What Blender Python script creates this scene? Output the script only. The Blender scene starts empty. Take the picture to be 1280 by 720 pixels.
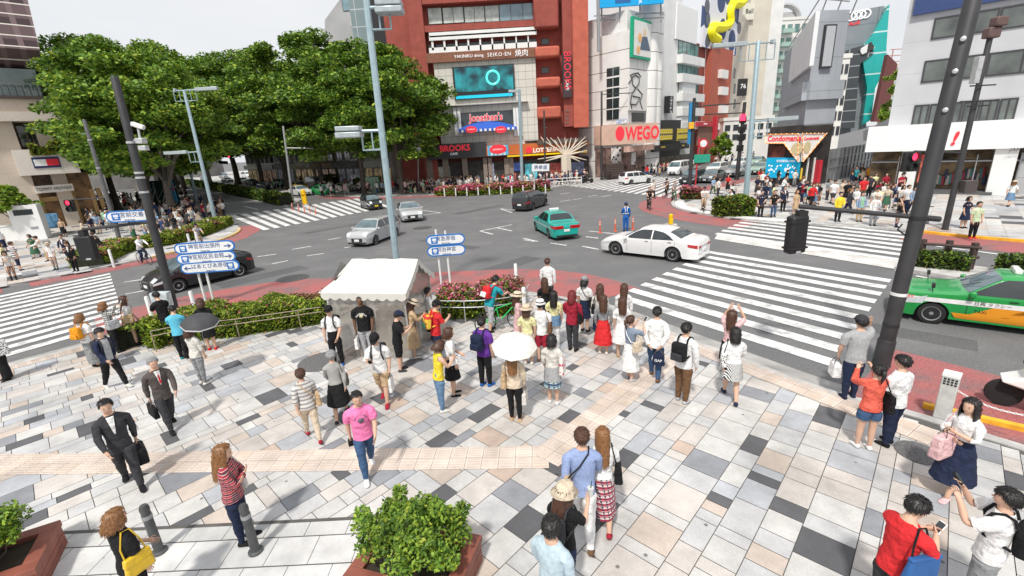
import bpy, bmesh, math, random
import numpy as np
from mathutils import Vector, Matrix, Euler
random.seed(7); rng = np.random.default_rng(7)
R = math.radians
sc = bpy.context.scene
COL = sc.collection
FPX, PITCH, ROLL, SW = 573.2, 0.30272, -0.058906, 0.10     # focal length in px of a 1280 frame; pavement level
CAMH = 5.397 + SW
_cp, _sp, _cr, _sr = math.cos(PITCH), math.sin(PITCH), math.cos(ROLL), math.sin(ROLL)
CF = Vector((0, _cp, -_sp)); _U = Vector((0, _sp, _cp)); _R = Vector((1, 0, 0))
CR = _R * _cr + _U * _sr; CU = -_R * _sr + _U * _cr
CO = Vector((0, 0, CAMH))
def ray(x, y): return CR * ((x - 640) / FPX) - CU * ((y - 360) / FPX) + CF
def P(x, y, z=SW):                      # a point of the photograph on the level plane z
 d = ray(x, y); return CO + d * ((z - CAMH) / d.z)
def PY(x, y, Y):                        # a point of the photograph at distance Y
 d = ray(x, y); return CO + d * (Y / d.y)
def proj(p):
 v = Vector(p) - CO; d = v.dot(CF); return 640 + FPX * v.dot(CR) / d, 360 - FPX * v.dot(CU) / d
cam_d = bpy.data.cameras.new('camera'); cam = bpy.data.objects.new('camera', cam_d); COL.objects.link(cam)
cam_d.sensor_width = 36; cam_d.lens = FPX / 1280 * 36; cam_d.clip_start = .1; cam_d.clip_end = 3000
m3 = Matrix((CR, CU, -CF)).transposed(); cam.matrix_world = Matrix.Translation(CO) @ m3.to_4x4(); sc.camera = cam
UD = Vector((.69, .724, 0)).normalized()      # along the street to the right
VD = Vector((-UD.y, UD.x, 0))                 # along the tree-lined avenue to the left
_mats = {}
def mat(name, col, rough=.6, metal=0, var=.12, scale=6., bump=0., spec=.5, coat=0, emit=0, alpha=1, trans=0, tl=0, attr=False, bd=.02):
 key = (name,)
 if key in _mats: return _mats[key]
 m = bpy.data.materials.new(name); m.use_nodes = True; nt = m.node_tree; N = nt.nodes; L = nt.links
 b = N['Principled BSDF']; b.inputs['Roughness'].default_value = rough; b.inputs['Metallic'].default_value = metal
 b.inputs['Specular IOR Level'].default_value = spec; b.inputs['Coat Weight'].default_value = coat
 b.inputs['Coat Roughness'].default_value = .06
 tc = N.new('ShaderNodeTexCoord'); n = N.new('ShaderNodeTexNoise'); n.inputs['Scale'].default_value = scale; n.inputs['Detail'].default_value = 5
 L.new(tc.outputs['Object'], n.inputs['Vector'])
 hs = N.new('ShaderNodeHueSaturation')
 mr = N.new('ShaderNodeMapRange'); mr.inputs[1].default_value = .3; mr.inputs[2].default_value = .7
 mr.inputs[3].default_value = 1 - var; mr.inputs[4].default_value = 1 + var
 L.new(n.outputs['Fac'], mr.inputs[0]); L.new(mr.outputs[0], hs.inputs['Value'])
 if attr:
  at = N.new('ShaderNodeAttribute'); at.attribute_name = 'tint'; L.new(at.outputs['Color'], hs.inputs['Color'])
 else: hs.inputs['Color'].default_value = (*col, 1)
 L.new(hs.outputs['Color'], b.inputs['Base Color'])
 if bump:
  bp = N.new('ShaderNodeBump'); bp.inputs['Strength'].default_value = bump; bp.inputs['Distance'].default_value = bd
  L.new(n.outputs['Fac'], bp.inputs['Height']); L.new(bp.outputs[0], b.inputs['Normal'])
 if emit:
  L.new(hs.outputs['Color'], b.inputs['Emission Color']); b.inputs['Emission Strength'].default_value = emit
 if alpha < 1: b.inputs['Alpha'].default_value = alpha
 if trans: b.inputs['Transmission Weight'].default_value = trans
 if tl:
  t = N.new('ShaderNodeBsdfTranslucent'); L.new(hs.outputs['Color'], t.inputs['Color'])
  mx = N.new('ShaderNodeMixShader'); mx.inputs[0].default_value = tl
  L.new(b.outputs[0], mx.inputs[1]); L.new(t.outputs[0], mx.inputs[2]); L.new(mx.outputs[0], N['Material Output'].inputs['Surface'])
 _mats[key] = m; return m
def pattern(name, c1, c2, kind='stripe', scale=14., axis=2, width=.5, c3=None, rough=.85):
 key = (name,)
 if key in _mats: return _mats[key]
 m = bpy.data.materials.new(name); m.use_nodes = True; nt = m.node_tree; N = nt.nodes; L = nt.links
 b = N['Principled BSDF']; b.inputs['Roughness'].default_value = rough
 tc = N.new('ShaderNodeTexCoord'); sx = N.new('ShaderNodeSeparateXYZ'); L.new(tc.outputs['Object'], sx.inputs[0])
 def band(ax, s, w):
  a = N.new('ShaderNodeMath'); a.operation = 'MULTIPLY'; a.inputs[1].default_value = s
  if ax == 3:
   d = N.new('ShaderNodeMath'); d.operation = 'ADD'; L.new(sx.outputs[0], d.inputs[0]); L.new(sx.outputs[1], d.inputs[1]); L.new(d.outputs[0], a.inputs[0])
  else: L.new(sx.outputs[ax], a.inputs[0])
  f = N.new('ShaderNodeMath'); f.operation = 'FRACT'; L.new(a.outputs[0], f.inputs[0])
  g = N.new('ShaderNodeMath'); g.operation = 'LESS_THAN'; g.inputs[1].default_value = w; L.new(f.outputs[0], g.inputs[0]); return g.outputs[0]
 def mix(fac, a, c):
  x = N.new('ShaderNodeMix'); x.data_type = 'RGBA'; L.new(fac, x.inputs[0])
  if isinstance(a, tuple): x.inputs[6].default_value = (*a, 1)
  else: L.new(a, x.inputs[6])
  x.inputs[7].default_value = (*c, 1); return x.outputs[2]
 if kind == 'stripe': out = mix(band(axis, scale, width), c1, c2)
 elif kind == 'plaid':
  out = mix(band(2, scale, .35), c1, c2); out = mix(band(3, scale, .3), out, c3 or c2); out = mix(band(2, scale * 2, .1), out, (.8, .75, .7))
 elif kind == 'blotch':
  v = N.new('ShaderNodeTexVoronoi'); v.inputs['Scale'].default_value = scale; L.new(tc.outputs['Object'], v.inputs['Vector'])
  g = N.new('ShaderNodeMath'); g.operation = 'LESS_THAN'; g.inputs[1].default_value = width; L.new(v.outputs['Distance'], g.inputs[0]); out = mix(g.outputs[0], c1, c2)
 elif kind == 'panel':       # cladding: thin joints on both axes
  out = mix(band(2, scale, width), c1, c2); out = mix(band(3, scale * (c3 or .7), width * .7), out, c2)
  n = N.new('ShaderNodeTexNoise'); n.inputs['Scale'].default_value = .6; n.inputs['Detail'].default_value = 6; L.new(tc.outputs['Object'], n.inputs['Vector'])
  hs = N.new('ShaderNodeHueSaturation'); mr = N.new('ShaderNodeMapRange'); mr.inputs[3].default_value = .8; mr.inputs[4].default_value = 1.12
  L.new(n.outputs['Fac'], mr.inputs[0]); L.new(mr.outputs[0], hs.inputs['Value']); L.new(out, hs.inputs['Color']); out = hs.outputs['Color']
 L.new(out, b.inputs['Base Color']); _mats[key] = m; return m
def glass(name, col, rough=.05):
 return mat(name, col, rough=rough, var=.25, scale=.7, spec=.9, metal=.15)
class MB:
 def __init__(s): s.v = []; s.f = []; s.m = []
 def add(s, V, F, mi=0):
  n = len(s.v); s.v += [tuple(p) for p in V]; s.f += [tuple(i + n for i in f) for f in F]; s.m += [mi] * len(F)
 def box(s, a, b, mi=0, M=None):
  (x0, y0, z0), (x1, y1, z1) = a, b
  V = [(x0, y0, z0), (x1, y0, z0), (x1, y1, z0), (x0, y1, z0), (x0, y0, z1), (x1, y0, z1), (x1, y1, z1), (x0, y1, z1)]
  if M is not None: V = [M @ Vector(p) for p in V]
  s.add(V, [(3, 2, 1, 0), (4, 5, 6, 7), (0, 1, 5, 4), (1, 2, 6, 5), (2, 3, 7, 6), (3, 0, 4, 7)], mi)
 def tube(s, pts, r, n=8, mi=0, cap=True, closed=False):
  pts = [Vector(p) for p in pts]; k = len(pts); rs = r if isinstance(r, (list, tuple)) else [r] * k
  V = []; prev = None
  for i, p in enumerate(pts):
   if closed: t = pts[(i + 1) % k] - pts[i - 1]
   else: t = (pts[min(i + 1, k - 1)] - pts[max(i - 1, 0)])
   t = t.normalized() if t.length > 1e-9 else Vector((0, 0, 1))
   if prev is None:
    a = Vector((0, 0, 1)) if abs(t.z) < .9 else Vector((1, 0, 0)); u = t.cross(a).normalized()
   else: u = (prev - t * prev.dot(t)).normalized()
   prev = u; w = t.cross(u)
   for j in range(n):
    q = 2 * math.pi * j / n; V.append(p + (u * math.cos(q) + w * math.sin(q)) * rs[i])
  F = []
  for i in range(k if closed else k - 1):
   for j in range(n):
    a, b = i * n + j, i * n + (j + 1) % n; c, d = ((i + 1) % k) * n + (j + 1) % n, ((i + 1) % k) * n + j; F.append((a, b, c, d))
  if cap and not closed: F.append(tuple(range(n))[::-1]); F.append(tuple((k - 1) * n + j for j in range(n)))
  s.add(V, F, mi)
 def lathe(s, prof, n=16, mi=0, M=None):
  V = []; F = []
  for r, z in prof:
   for j in range(n):
    q = 2 * math.pi * j / n; V.append(Vector((r * math.cos(q), r * math.sin(q), z)))
  for i in range(len(prof) - 1):
   for j in range(n): F.append((i * n + j, i * n + (j + 1) % n, (i + 1) * n + (j + 1) % n, (i + 1) * n + j))
  F.append(tuple(range(n))[::-1]); F.append(tuple((len(prof) - 1) * n + j for j in range(n)))
  if M is not None: V = [M @ p for p in V]
  s.add(V, F, mi)
 def prism(s, poly, z0, z1, mi=0, mside=None):
  n = len(poly); A = sum(poly[i][0] * poly[(i + 1) % n][1] - poly[(i + 1) % n][0] * poly[i][1] for i in range(n))
  if A < 0: poly = poly[::-1]
  s.add([(p[0], p[1], z1) for p in poly], [tuple(range(n))], mi)
  V = [(p[0], p[1], z0) for p in poly] + [(p[0], p[1], z1) for p in poly]
  s.add(V, [(i, (i + 1) % n, n + (i + 1) % n, n + i) for i in range(n)], mi if mside is None else mside)
 def build(s, name, mats, parent=None, world=False, bevel=0, smooth=35, sub=0, tint=None):
  me = bpy.data.meshes.new(name); me.from_pydata(s.v, [], s.f); me.update()
  for q in (mats if isinstance(mats, (list, tuple)) else [mats]): me.materials.append(q)
  if len(me.polygons) == len(s.m): me.polygons.foreach_set('material_index', s.m)
  if tint is not None:
   ca = me.color_attributes.new('tint', 'FLOAT_COLOR', 'CORNER'); arr = np.ones((len(me.loops), 4), np.float32)
   k = 0
   for i, f in enumerate(s.f):
    arr[k:k + len(f), :3] = tint[i]; k += len(f)
   ca.data.foreach_set('color', arr.ravel())
  if smooth:
   me.polygons.foreach_set('use_smooth', [True] * len(me.polygons)); me.set_sharp_from_angle(angle=R(smooth))
  o = bpy.data.objects.new(name, me); COL.objects.link(o)
  if bevel:
   md = o.modifiers.new('b', 'BEVEL'); md.width = bevel; md.segments = 2; md.limit_method = 'ANGLE'; md.angle_limit = R(50)
  if sub:
   md = o.modifiers.new('s', 'SUBSURF'); md.levels = md.render_levels = sub
  if parent is not None:
   o.parent = parent
   if world: o.matrix_parent_inverse = parent_matrix(parent).inverted()
  return o
def parent_matrix(o):
 M = Matrix.LocRotScale(o.location, o.rotation_euler, o.scale)
 return parent_matrix(o.parent) @ o.matrix_parent_inverse @ M if o.parent else M
def tag(o, label, cat, group=None, kind=None):
 o['label'] = label; o['category'] = cat
 if group: o['group'] = group
 if kind: o['kind'] = kind
 return o
def thing(name, label, cat, loc=(0, 0, 0), rz=0, group=None, parent=None):
 o = bpy.data.objects.new(name, None); COL.objects.link(o); o.location = loc; o.rotation_euler = (0, 0, rz); o.empty_display_size = .2
 return tag(o, label, cat, group)
def struct(name, mb, mats, **k):
 o = mb.build(name, mats, **k); o['kind'] = 'structure'; return o
def kids(o): return list(o.children)
def copy_tree(o, parent=None):
 c = o.copy(); COL.objects.link(c)
 if parent is not None: c.parent = parent
 for ch in kids(o): copy_tree(ch, c)
 return c
def apply_mods(objs):
 dg = bpy.context.evaluated_depsgraph_get()
 for o in objs:
  if o.type == 'MESH' and o.modifiers:
   me = bpy.data.meshes.new_from_object(o.evaluated_get(dg)); o.modifiers.clear(); o.data = me
TEXTS = []
def text(s, size, m, parent, M, name='lettering', ext=.01, align='CENTER', sx=1., shear=0, bold=0, spacing=1, local=False):
 c = bpy.data.curves.new(name, 'FONT'); c.body = s; c.size = size; c.extrude = ext; c.align_x = align; c.align_y = 'CENTER'; c.materials.append(m); c.shear = shear
 c.offset = bold * size; c.space_character = spacing; c.resolution_u = 2
 o = bpy.data.objects.new(name, c); COL.objects.link(o); TEXTS.append(o)
 M = M @ Matrix.Diagonal((sx, 1, 1, 1)); o.parent = parent; o.matrix_basis = M
 if not local: o.matrix_parent_inverse = parent_matrix(parent).inverted()
 return o
class Fac:
 """a vertical facade from ground point A (left as seen) to B (right); s runs along it, d outwards"""
 def __init__(s, A, B, z0=0):
  s.A = Vector((A[0], A[1], z0)); s.B = Vector((B[0], B[1], z0)); s.len = (s.B - s.A).length
  s.t = (s.B - s.A).normalized(); s.n = Vector((s.t.y, -s.t.x, 0))
  s.M = Matrix((s.t, s.n, (0, 0, 1))).transposed().to_4x4(); s.M.translation = s.A
 def px(s, x, y, d=0):
  r = ray(x, y); t = (s.A + s.n * d - CO).dot(s.n) / r.dot(s.n); p = CO + r * t - s.A; return p.dot(s.t), p.z
 def w(s, a, z, d=0): return s.A + s.t * a + s.n * d + Vector((0, 0, z))
 def box(s, mb, s0, s1, z0, z1, d0, d1, mi=0): mb.box((min(s0, s1), d0, min(z0, z1)), (max(s0, s1), d1, max(z0, z1)), mi, s.M)
 def pbox(s, mb, x0, y0, x1, y1, d0, d1, mi=0):
  a, b = s.px(x0, y0, d1), s.px(x1, y1, d1); s.box(mb, a[0], b[0], a[1], b[1], d0, d1, mi)
 def tm(s, a, z, d, tilt=0):          # matrix for lettering lying on the facade
  M = Matrix((s.t, (0, 0, 1), s.n)).transposed().to_4x4(); M.translation = s.w(a, z, d)
  return M @ Matrix.Rotation(R(tilt), 4, 'Z')
# ================================================================== ground
def road_mat(name, c, wear, wc, sc1=.5, speck=.35):
 m = bpy.data.materials.new(name); m.use_nodes = True; nt = m.node_tree; N = nt.nodes; L = nt.links; b = N['Principled BSDF']
 b.inputs['Roughness'].default_value = .85
 tc = N.new('ShaderNodeTexCoord')
 def noise(s, d=6, r=.6, vec=None):
  n = N.new('ShaderNodeTexNoise'); n.inputs['Scale'].default_value = s; n.inputs['Detail'].default_value = d; n.inputs['Roughness'].default_value = r
  L.new(vec or tc.outputs['Object'], n.inputs['Vector']); return n.outputs['Fac']
 def rmp(src, a, b_, c_, d):
  q = N.new('ShaderNodeMapRange'); q.inputs[1].default_value = a; q.inputs[2].default_value = b_; q.inputs[3].default_value = c_; q.inputs[4].default_value = d
  L.new(src, q.inputs[0]); return q.outputs[0]
 mp = N.new('ShaderNodeMapping'); mp.inputs['Rotation'].default_value = (0, 0, R(-46)); mp.inputs['Scale'].default_value = (.25, 2.2, 1); L.new(tc.outputs['Object'], mp.inputs['Vector'])
 mx = N.new('ShaderNodeMix'); mx.data_type = 'RGBA'; mx.inputs[6].default_value = (*c, 1); mx.inputs[7].default_value = (*wc, 1)
 w = N.new('ShaderNodeMath'); w.operation = 'MULTIPLY'; L.new(rmp(noise(sc1, 8, .65), .42, .68, 0, 1), w.inputs[0]); L.new(rmp(noise(.5, 5, .6, mp.outputs[0]), .35, .65, wear * .4, wear * 1.6), w.inputs[1])
 L.new(w.outputs[0], mx.inputs[0])
 hs = N.new('ShaderNodeHueSaturation'); L.new(mx.outputs[2], hs.inputs['Color']); L.new(rmp(noise(22, 3, .8), .3, .7, 1 - speck, 1 + speck), hs.inputs['Value'])
 L.new(hs.outputs[0], b.inputs['Base Color'])
 bp = N.new('ShaderNodeBump'); bp.inputs['Strength'].default_value = .25; bp.inputs['Distance'].default_value = .01; L.new(noise(60, 2), bp.inputs['Height']); L.new(bp.outputs[0], b.inputs['Normal'])
 return m
M_asph = road_mat('asphalt', (.135, .136, .14), .5, (.20, .20, .20))
M_red = road_mat('red_lane', (.37, .115, .112), 1.0, (.20, .13, .13), .9)
M_white = road_mat('road_paint', (.76, .76, .75), .85, (.34, .34, .34), 2.6, .14)
M_kerb = mat('kerb_stone', (.46, .45, .44), .85, var=.25, scale=3, bump=.2)
M_conc = mat('gutter_concrete', (.34, .335, .325), .9, var=.3, scale=1.2, bump=.2)
M_yel = mat('yellow_paint', (.8, .42, .03), .7, var=.2, scale=5)
def flat(name, polys, m, z, th=.0):
 b = MB()
 for p in polys:
  p = [(q[0], q[1]) for q in p]
  n = len(p); A = sum(p[i][0] * p[(i + 1) % n][1] - p[(i + 1) % n][0] * p[i][1] for i in range(n))
  if A < 0: p = p[::-1]
  b.add([(x, y, z) for x, y in p], [tuple(range(n))])
 return struct(name, b, m, smooth=0)
g = MB(); g.add([(-900, -300, 0), (900, -300, 0), (900, 1500, 0), (-900, 1500, 0)], [(0, 1, 2, 3)]); struct('road', g, M_asph, smooth=0)
def px(l, z=0): return [tuple(P(x, y, z)[:2]) for x, y in l]
def arc(pts, n=6):                       # Catmull-Rom through ground points
 pts = [Vector((p[0], p[1], 0)) for p in pts]; o = []
 for i in range(len(pts) - 1):
  a, b, c, d = pts[max(i - 1, 0)], pts[i], pts[i + 1], pts[min(i + 2, len(pts) - 1)]
  for k in range(n):
   t = k / n; o.append(.5 * ((2 * b) + (c - a) * t + (2 * a - 5 * b + 4 * c - d) * t * t + (3 * b - a - 3 * c + d) * t ** 3))
 o.append(pts[-1]); return [(p.x, p.y) for p in o]
KERB = arc([(14, -1.5), (9.9, 4.7), (7.7, 7.6), (6.6, 8.7), (4.7, 11.8), (2.9, 14.6), (1.0, 16.3), (-2.6, 16.6), (-6.5, 16.9), (-10.4, 16.7), (-12.6, 15.6), (-14.2, 13.6), (-15.6, 12.0), (-22, 5.3), (-30, -3)], 5)
def strip(line, w0, w1):                 # a band beside a polyline (offsets to the left of travel)
 V = [Vector((x, y, 0)) for x, y in line]; a = []; b = []
 for i, p in enumerate(V):
  t = (V[min(i + 1, len(V) - 1)] - V[max(i - 1, 0)]).normalized(); n = Vector((-t.y, t.x, 0)); a.append(p + n * w0); b.append(p + n * w1)
 return a, b
def strip_mesh(mb, line, w0, w1, z0, z1=None, mi=0):
 a, b = strip(line, w0, w1); k = len(a)
 if z1 is None:
  up = [(p.x, p.y, z0) for p in a] + [(p.x, p.y, z0) for p in b]
  q = [(i, i + 1, k + i + 1, k + i) for i in range(k - 1)]
  e = (a[1] - a[0]).cross(b[0] - a[0]).z
  mb.add(up, q if e > 0 else [f[::-1] for f in q], mi)
 else:
  V = [(p.x, p.y, z0) for p in a] + [(p.x, p.y, z0) for p in b] + [(p.x, p.y, z1) for p in a] + [(p.x, p.y, z1) for p in b]; F = []
  for i in range(k - 1):
   F += [(2 * k + i, 2 * k + i + 1, 3 * k + i + 1, 3 * k + i), (i, i + 1, 2 * k + i + 1, 2 * k + i), (k + i, k + i + 1, 3 * k + i + 1, 3 * k + i)]
  F += [(0, k, 3 * k, 2 * k), (k - 1, 2 * k - 1, 4 * k - 1, 3 * k - 1)]
  mb.add(V, F, mi)
b = MB(); strip_mesh(b, KERB, -.02, .18, -.05, SW + .012); struct('plaza_kerb', b, M_kerb, smooth=0)
b = MB(); strip_mesh(b, KERB, -.62, -.02, .004); struct('plaza_gutter', b, M_conc, smooth=0)
b = MB(); b.prism([p for p in KERB] + [(-30, -9), (14, -9)], -.05, SW - .012); struct('plaza_base', b, mat('joint_mortar', (.10, .095, .09), .95, var=.2), smooth=0)
def inpoly(x, y, poly):
 c = False; n = len(poly); j = n - 1
 for i in range(n):
  xi, yi = poly[i]; xj, yj = poly[j]
  if (yi > y) != (yj > y) and x < (xj - xi) * (y - yi) / (yj - yi) + xi: c = not c
  j = i
 return c
STONES = [((.555, .545, .53), .30), ((.49, .49, .495), .20), ((.54, .505, .475), .18), ((.54, .465, .405), .08), ((.42, .435, .465), .08), ((.105, .106, .114), .085), ((.50, .395, .33), .02), ((.26, .27, .295), .055)]
def stone(r):
 a = 0
 for c, w in STONES:
  a += w
  if r < a: return c
 return STONES[0][0]
def clip(poly, a, b_):                   # keep the part of a convex polygon left of the line a->b
 o = []; n = len(poly)
 d = lambda p: (b_[0] - a[0]) * (p[1] - a[1]) - (b_[1] - a[1]) * (p[0] - a[0])
 for i in range(n):
  p, q = poly[i], poly[(i + 1) % n]; dp, dq = d(p), d(q)
  if dp >= 0: o.append(p)
  if dp * dq < 0: t = dp / (dp - dq); o.append((p[0] + (q[0] - p[0]) * t, p[1] + (q[1] - p[1]) * t))
 return o
def slabs(name, inside, org, u, urange, vrange, seed, widths=(.28, .45, .45, .6, .6, .9), lens=(.3, .45, .6, .6, .75, .9, .9, 1.2), z=SW, gap=.006, clips=(), th=.012):
 rd = random.Random(seed); v = Vector((-u.y, u.x, 0)); mb = MB(); tints = []; b0 = vrange[0]; last = (1, 1, 1)
 while b0 < vrange[1]:
  w = rd.choice(widths); a0 = urange[0] - rd.random()
  while a0 < urange[1]:
   l = rd.choice(lens); c = org + u * (a0 + l / 2) + v * (b0 + w / 2)
   q = [org + u * (a0 + gap) + v * (b0 + gap), org + u * (a0 + l - gap) + v * (b0 + gap), org + u * (a0 + l - gap) + v * (b0 + w - gap), org + u * (a0 + gap) + v * (b0 + w - gap)]
   if inside(c.x, c.y):
    poly = [(p.x, p.y) for p in q]
    for A, B in clips: poly = clip(poly, A, B) if len(poly) > 2 else poly
    if len(poly) > 2:
     col = stone(rd.random())
     if col[0] < .2 and last[0] < .35: col = stone(rd.random() * .6)
     last = col; k = 1 + rd.uniform(-.06, .06)
     mb.add([(p[0], p[1], z) for p in poly], [tuple(range(len(poly)))]); tints.append(tuple(x * k for x in col))
   a0 += l
  b0 += w
 struct(name, mb, M_slab, smooth=0, tint=tints)
def slab_mat():
 m = mat('granite_slab', (1, 1, 1), .72, var=.09, scale=3.2, bump=.08, attr=True); nt = m.node_tree; N = nt.nodes; L = nt.links; b = N['Principled BSDF']
 src = b.inputs['Base Color'].links[0].from_socket; tc = N.new('ShaderNodeTexCoord')
 def mul(src, fac_src, lo, hi, a, c):
  r = N.new('ShaderNodeMapRange'); r.inputs[1].default_value = lo; r.inputs[2].default_value = hi; r.inputs[3].default_value = a; r.inputs[4].default_value = c; L.new(fac_src, r.inputs[0])
  h = N.new('ShaderNodeHueSaturation'); L.new(src, h.inputs['Color']); L.new(r.outputs[0], h.inputs['Value']); return h.outputs[0]
 n1 = N.new('ShaderNodeTexNoise'); n1.inputs['Scale'].default_value = .55; n1.inputs['Detail'].default_value = 9; n1.inputs['Roughness'].default_value = .7; L.new(tc.outputs['Object'], n1.inputs['Vector'])
 n2 = N.new('ShaderNodeTexNoise'); n2.inputs['Scale'].default_value = 95; n2.inputs['Detail'].default_value = 2; L.new(tc.outputs['Object'], n2.inputs['Vector'])
 v = N.new('ShaderNodeTexVoronoi'); v.inputs['Scale'].default_value = 1.7; L.new(tc.outputs['Object'], v.inputs['Vector'])
 o = mul(src, n1.outputs['Fac'], .36, .60, .74, 1.06); o = mul(o, n2.outputs['Fac'], .3, .7, .88, 1.1); o = mul(o, v.outputs['Distance'], .035, .06, .35, 1)
 L.new(o, b.inputs['Base Color']); return m
M_slab = slab_mat()
KIN = KERB + [(-30, -9), (14, -9)]
NEAR0 = (-16, 7.80)
T0, T1 = (-16, 8.43), (.62, 7.28)        # tactile band (far edge) towards the crossing
Tn = (T1[0] - T0[0], T1[1] - T0[1])
def kin_in(x, y):
 return inpoly(x, y, KINI)
_a, _b = strip(KERB, .2, .2); KINI = [(p.x, p.y) for p in _a] + [(-30, -9), (14, -9)]
slabs('plaza_paving', kin_in, Vector((0, 0, 0)), UD, (-24, 22), (-12, 24), 3, widths=(.22, .33, .33, .45, .45, .62), lens=(.22, .33, .33, .45, .45, .55, .55, .7), gap=.0055)
def tiles(name, a, d, L, n_across, w, m, z, tl=.3):
 mb = MB(); d = Vector((d[0], d[1], 0)).normalized(); n = Vector((-d.y, d.x, 0)); a = Vector((a[0], a[1], 0)); t = [(.16, .14, .13)]; rd = random.Random(5)
 zb = Vector((0, 0, z - .002)); e = int(L / tl) * tl; mb.add([a + zb, a + d * e + zb, a + d * e + n * w * n_across + zb, a + n * w * n_across + zb], [(0, 1, 2, 3)])
 for i in range(int(L / tl)):
  for j in range(n_across):
   q = a + d * (i * tl + .004) + n * (j * w + .004); e1 = d * (tl - .008); e2 = n * (w - .008)
   mb.add([q + Vector((0, 0, z)), q + e1 + Vector((0, 0, z)), q + e1 + e2 + Vector((0, 0, z)), q + e2 + Vector((0, 0, z))], [(0, 1, 2, 3)])
   k = rd.uniform(.93, 1.06); t.append((.70 * k, .60 * k, .53 * k) if rd.random() < .85 else (.66, .55, .46))
   for s in range(4):           # raised bars of the tactile tile
    o = q + n * (w * (.13 + s * .23)); hb = Vector((0, 0, z + .005))
    mb.add([o + d * .03 + hb, o + d * (tl - .04) + hb, o + d * (tl - .04) + n * .028 + hb, o + d * .03 + n * .028 + hb], [(0, 1, 2, 3)]); t.append((.62 * k, .52 * k, .45 * k))
 struct(name, mb, M_slab, smooth=0, tint=t)
_td = Vector((Tn[0], Tn[1], 0)).normalized()
tiles('tactile_paving', NEAR0, _td, 16.6, 2, .31, None, SW + .004)
tiles('tactile_paving_diagonal', (.62, 6.68), UD, 5.1, 2, .31, None, SW + .0065)
tiles('tactile_paving_crossing', (7.6, 7.0), Vector((-.52, .85, 0)), 8.6, 2, .31, None, SW + .009)
tiles('tactile_paving_left', (-15.6, 11.2), Vector((.69, .73, 0)), 3.6, 2, .31, None, SW + .005)
b = MB(); t = []; rd = random.Random(2); Mz = SW + .006
for j, (y0, y1) in enumerate([(5.48, 5.74), (4.98, 5.46), (4.5, 4.96), (4.0, 4.48), (3.5, 3.98)]):
 x = -12 + (j % 2) * .25
 while x < -1.75:
  w = .62; k = rd.uniform(.93, 1.03); c = (.63, .63, .625) if j else (.54, .54, .53)
  sl = lambda xx: -.012 * xx - .03
  b.add([(x + .005, y0 + sl(x), Mz), (x + w - .005, y0 + sl(x + w), Mz), (x + w - .005, y1 + sl(x + w), Mz), (x + .005, y1 + sl(x), Mz)], [(0, 1, 2, 3)]); t.append(tuple(k * q for q in c)); x += w
struct('flagstones', b, M_slab, smooth=0, tint=t)
b = MB(); b.add([(-12, 3.4, SW + .003), (-1.72, 3.4, SW + .003), (-1.72, 5.80, SW + .003), (-12, 5.93, SW + .003)], [(0, 1, 2, 3)]); struct('flagstone_bed', b, mat('joint_mortar', (.1, .095, .09)), smooth=0)
b = MB()
for cx, cy, r in [(P(402, 452).x, P(402, 452).y, .62), (P(1148, 566).x, P(1148, 566).y, .33)]:
 b.lathe([(r, SW + .004), (r, SW + .012), (r * .9, SW + .016)], 28, 0, Matrix.Translation((cx, cy, 0)))
struct('manhole_cover', b, mat('cast_iron_cover', (.13, .125, .13), .7, var=.5, scale=26, bump=.6))
def offs(line, d):
 a, _ = strip(line, d, d); return [(p.x, p.y) for p in a]
seg = arc([(13.2, 3.2), (10.4, 6.6), (8.3, 9.5)], 5); b = MB(); strip_mesh(b, seg, -1.6, 1.75, .008); struct('red_lane', b, M_red, smooth=0)
b = MB(); line = arc([(3.0, 15.5), (2.0, 17.2), (.3, 18.3), (-2.6, 18.6), (-6.5, 18.8), (-10.4, 18.7), (-12.8, 17.6), (-15, 15.6)], 6); strip_mesh(b, line, -2.1, 1.0, .008); struct('red_lane', b, M_red, smooth=0)
FARK = arc([(-62, 103), (-40, 80.5), (-25, 66.5), (-17, 60.5), (-9, 58.4), (0, 57.2), (4.5, 57.6), (8.0, 61.0), (18.4, 71.5), (34.7, 88), (66, 121)], 5)
RIGK = arc([(60, 86), (42, 67), (30, 54.6), (20, 45.6), (15.2, 41.2), (13.2, 36.5), (13.8, 32.2), (15.8, 28.3), (20.4, 24.0), (23, 20), (34, 8)], 5)
LEFK = arc([(-46, 3), (-30, 18.8), (-26, 22.8), (-23.4, 26.2), (-21.7, 29.6), (-21.0, 33.2), (-21.6, 36.8), (-23.7, 40.2), (-30, 46.6), (-60, 78), (-90, 110)], 5)
for nm, K, w, rg in (('far', FARK, 2.4, [(10, 31)]), ('right', RIGK, 2.6, [(10, 36), (42, 51)]), ('left', LEFK, 1.5, [(4, 11), (11, 36)])):
 b = MB(); [strip_mesh(b, K[i0:i1], -w, -.05, .008) for i0, i1 in rg]
 struct('red_lane', b, M_red, smooth=0)
def pavement(nm, K, extra, seed, urange, vrange, w=(.45, .6, .9), l=(.6, .9, 1.2, 1.8)):
 b = MB(); strip_mesh(b, K, -.02, .2, -.05, SW + .012); struct(nm + '_kerb', b, M_kerb, smooth=0)
 b = MB(); b.prism(K + extra, -.05, SW - .012); struct(nm, b, mat('far_pavement', (.42, .41, .395), .85, var=.2, scale=.8), smooth=0)
pavement('far_pavement', FARK, [(120, 260), (-200, 260)], 1, None, None)
pavement('right_pavement', RIGK, [(120, -10), (200, 160)], 1, None, None)
pavement('left_pavement', LEFK, [(-220, 180), (-200, -20)], 1, None, None)
_r, _ = strip(RIGK, .25, .25); RIN = [(p.x, p.y) for p in _r] + [(120, -10), (200, 160)]
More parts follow.
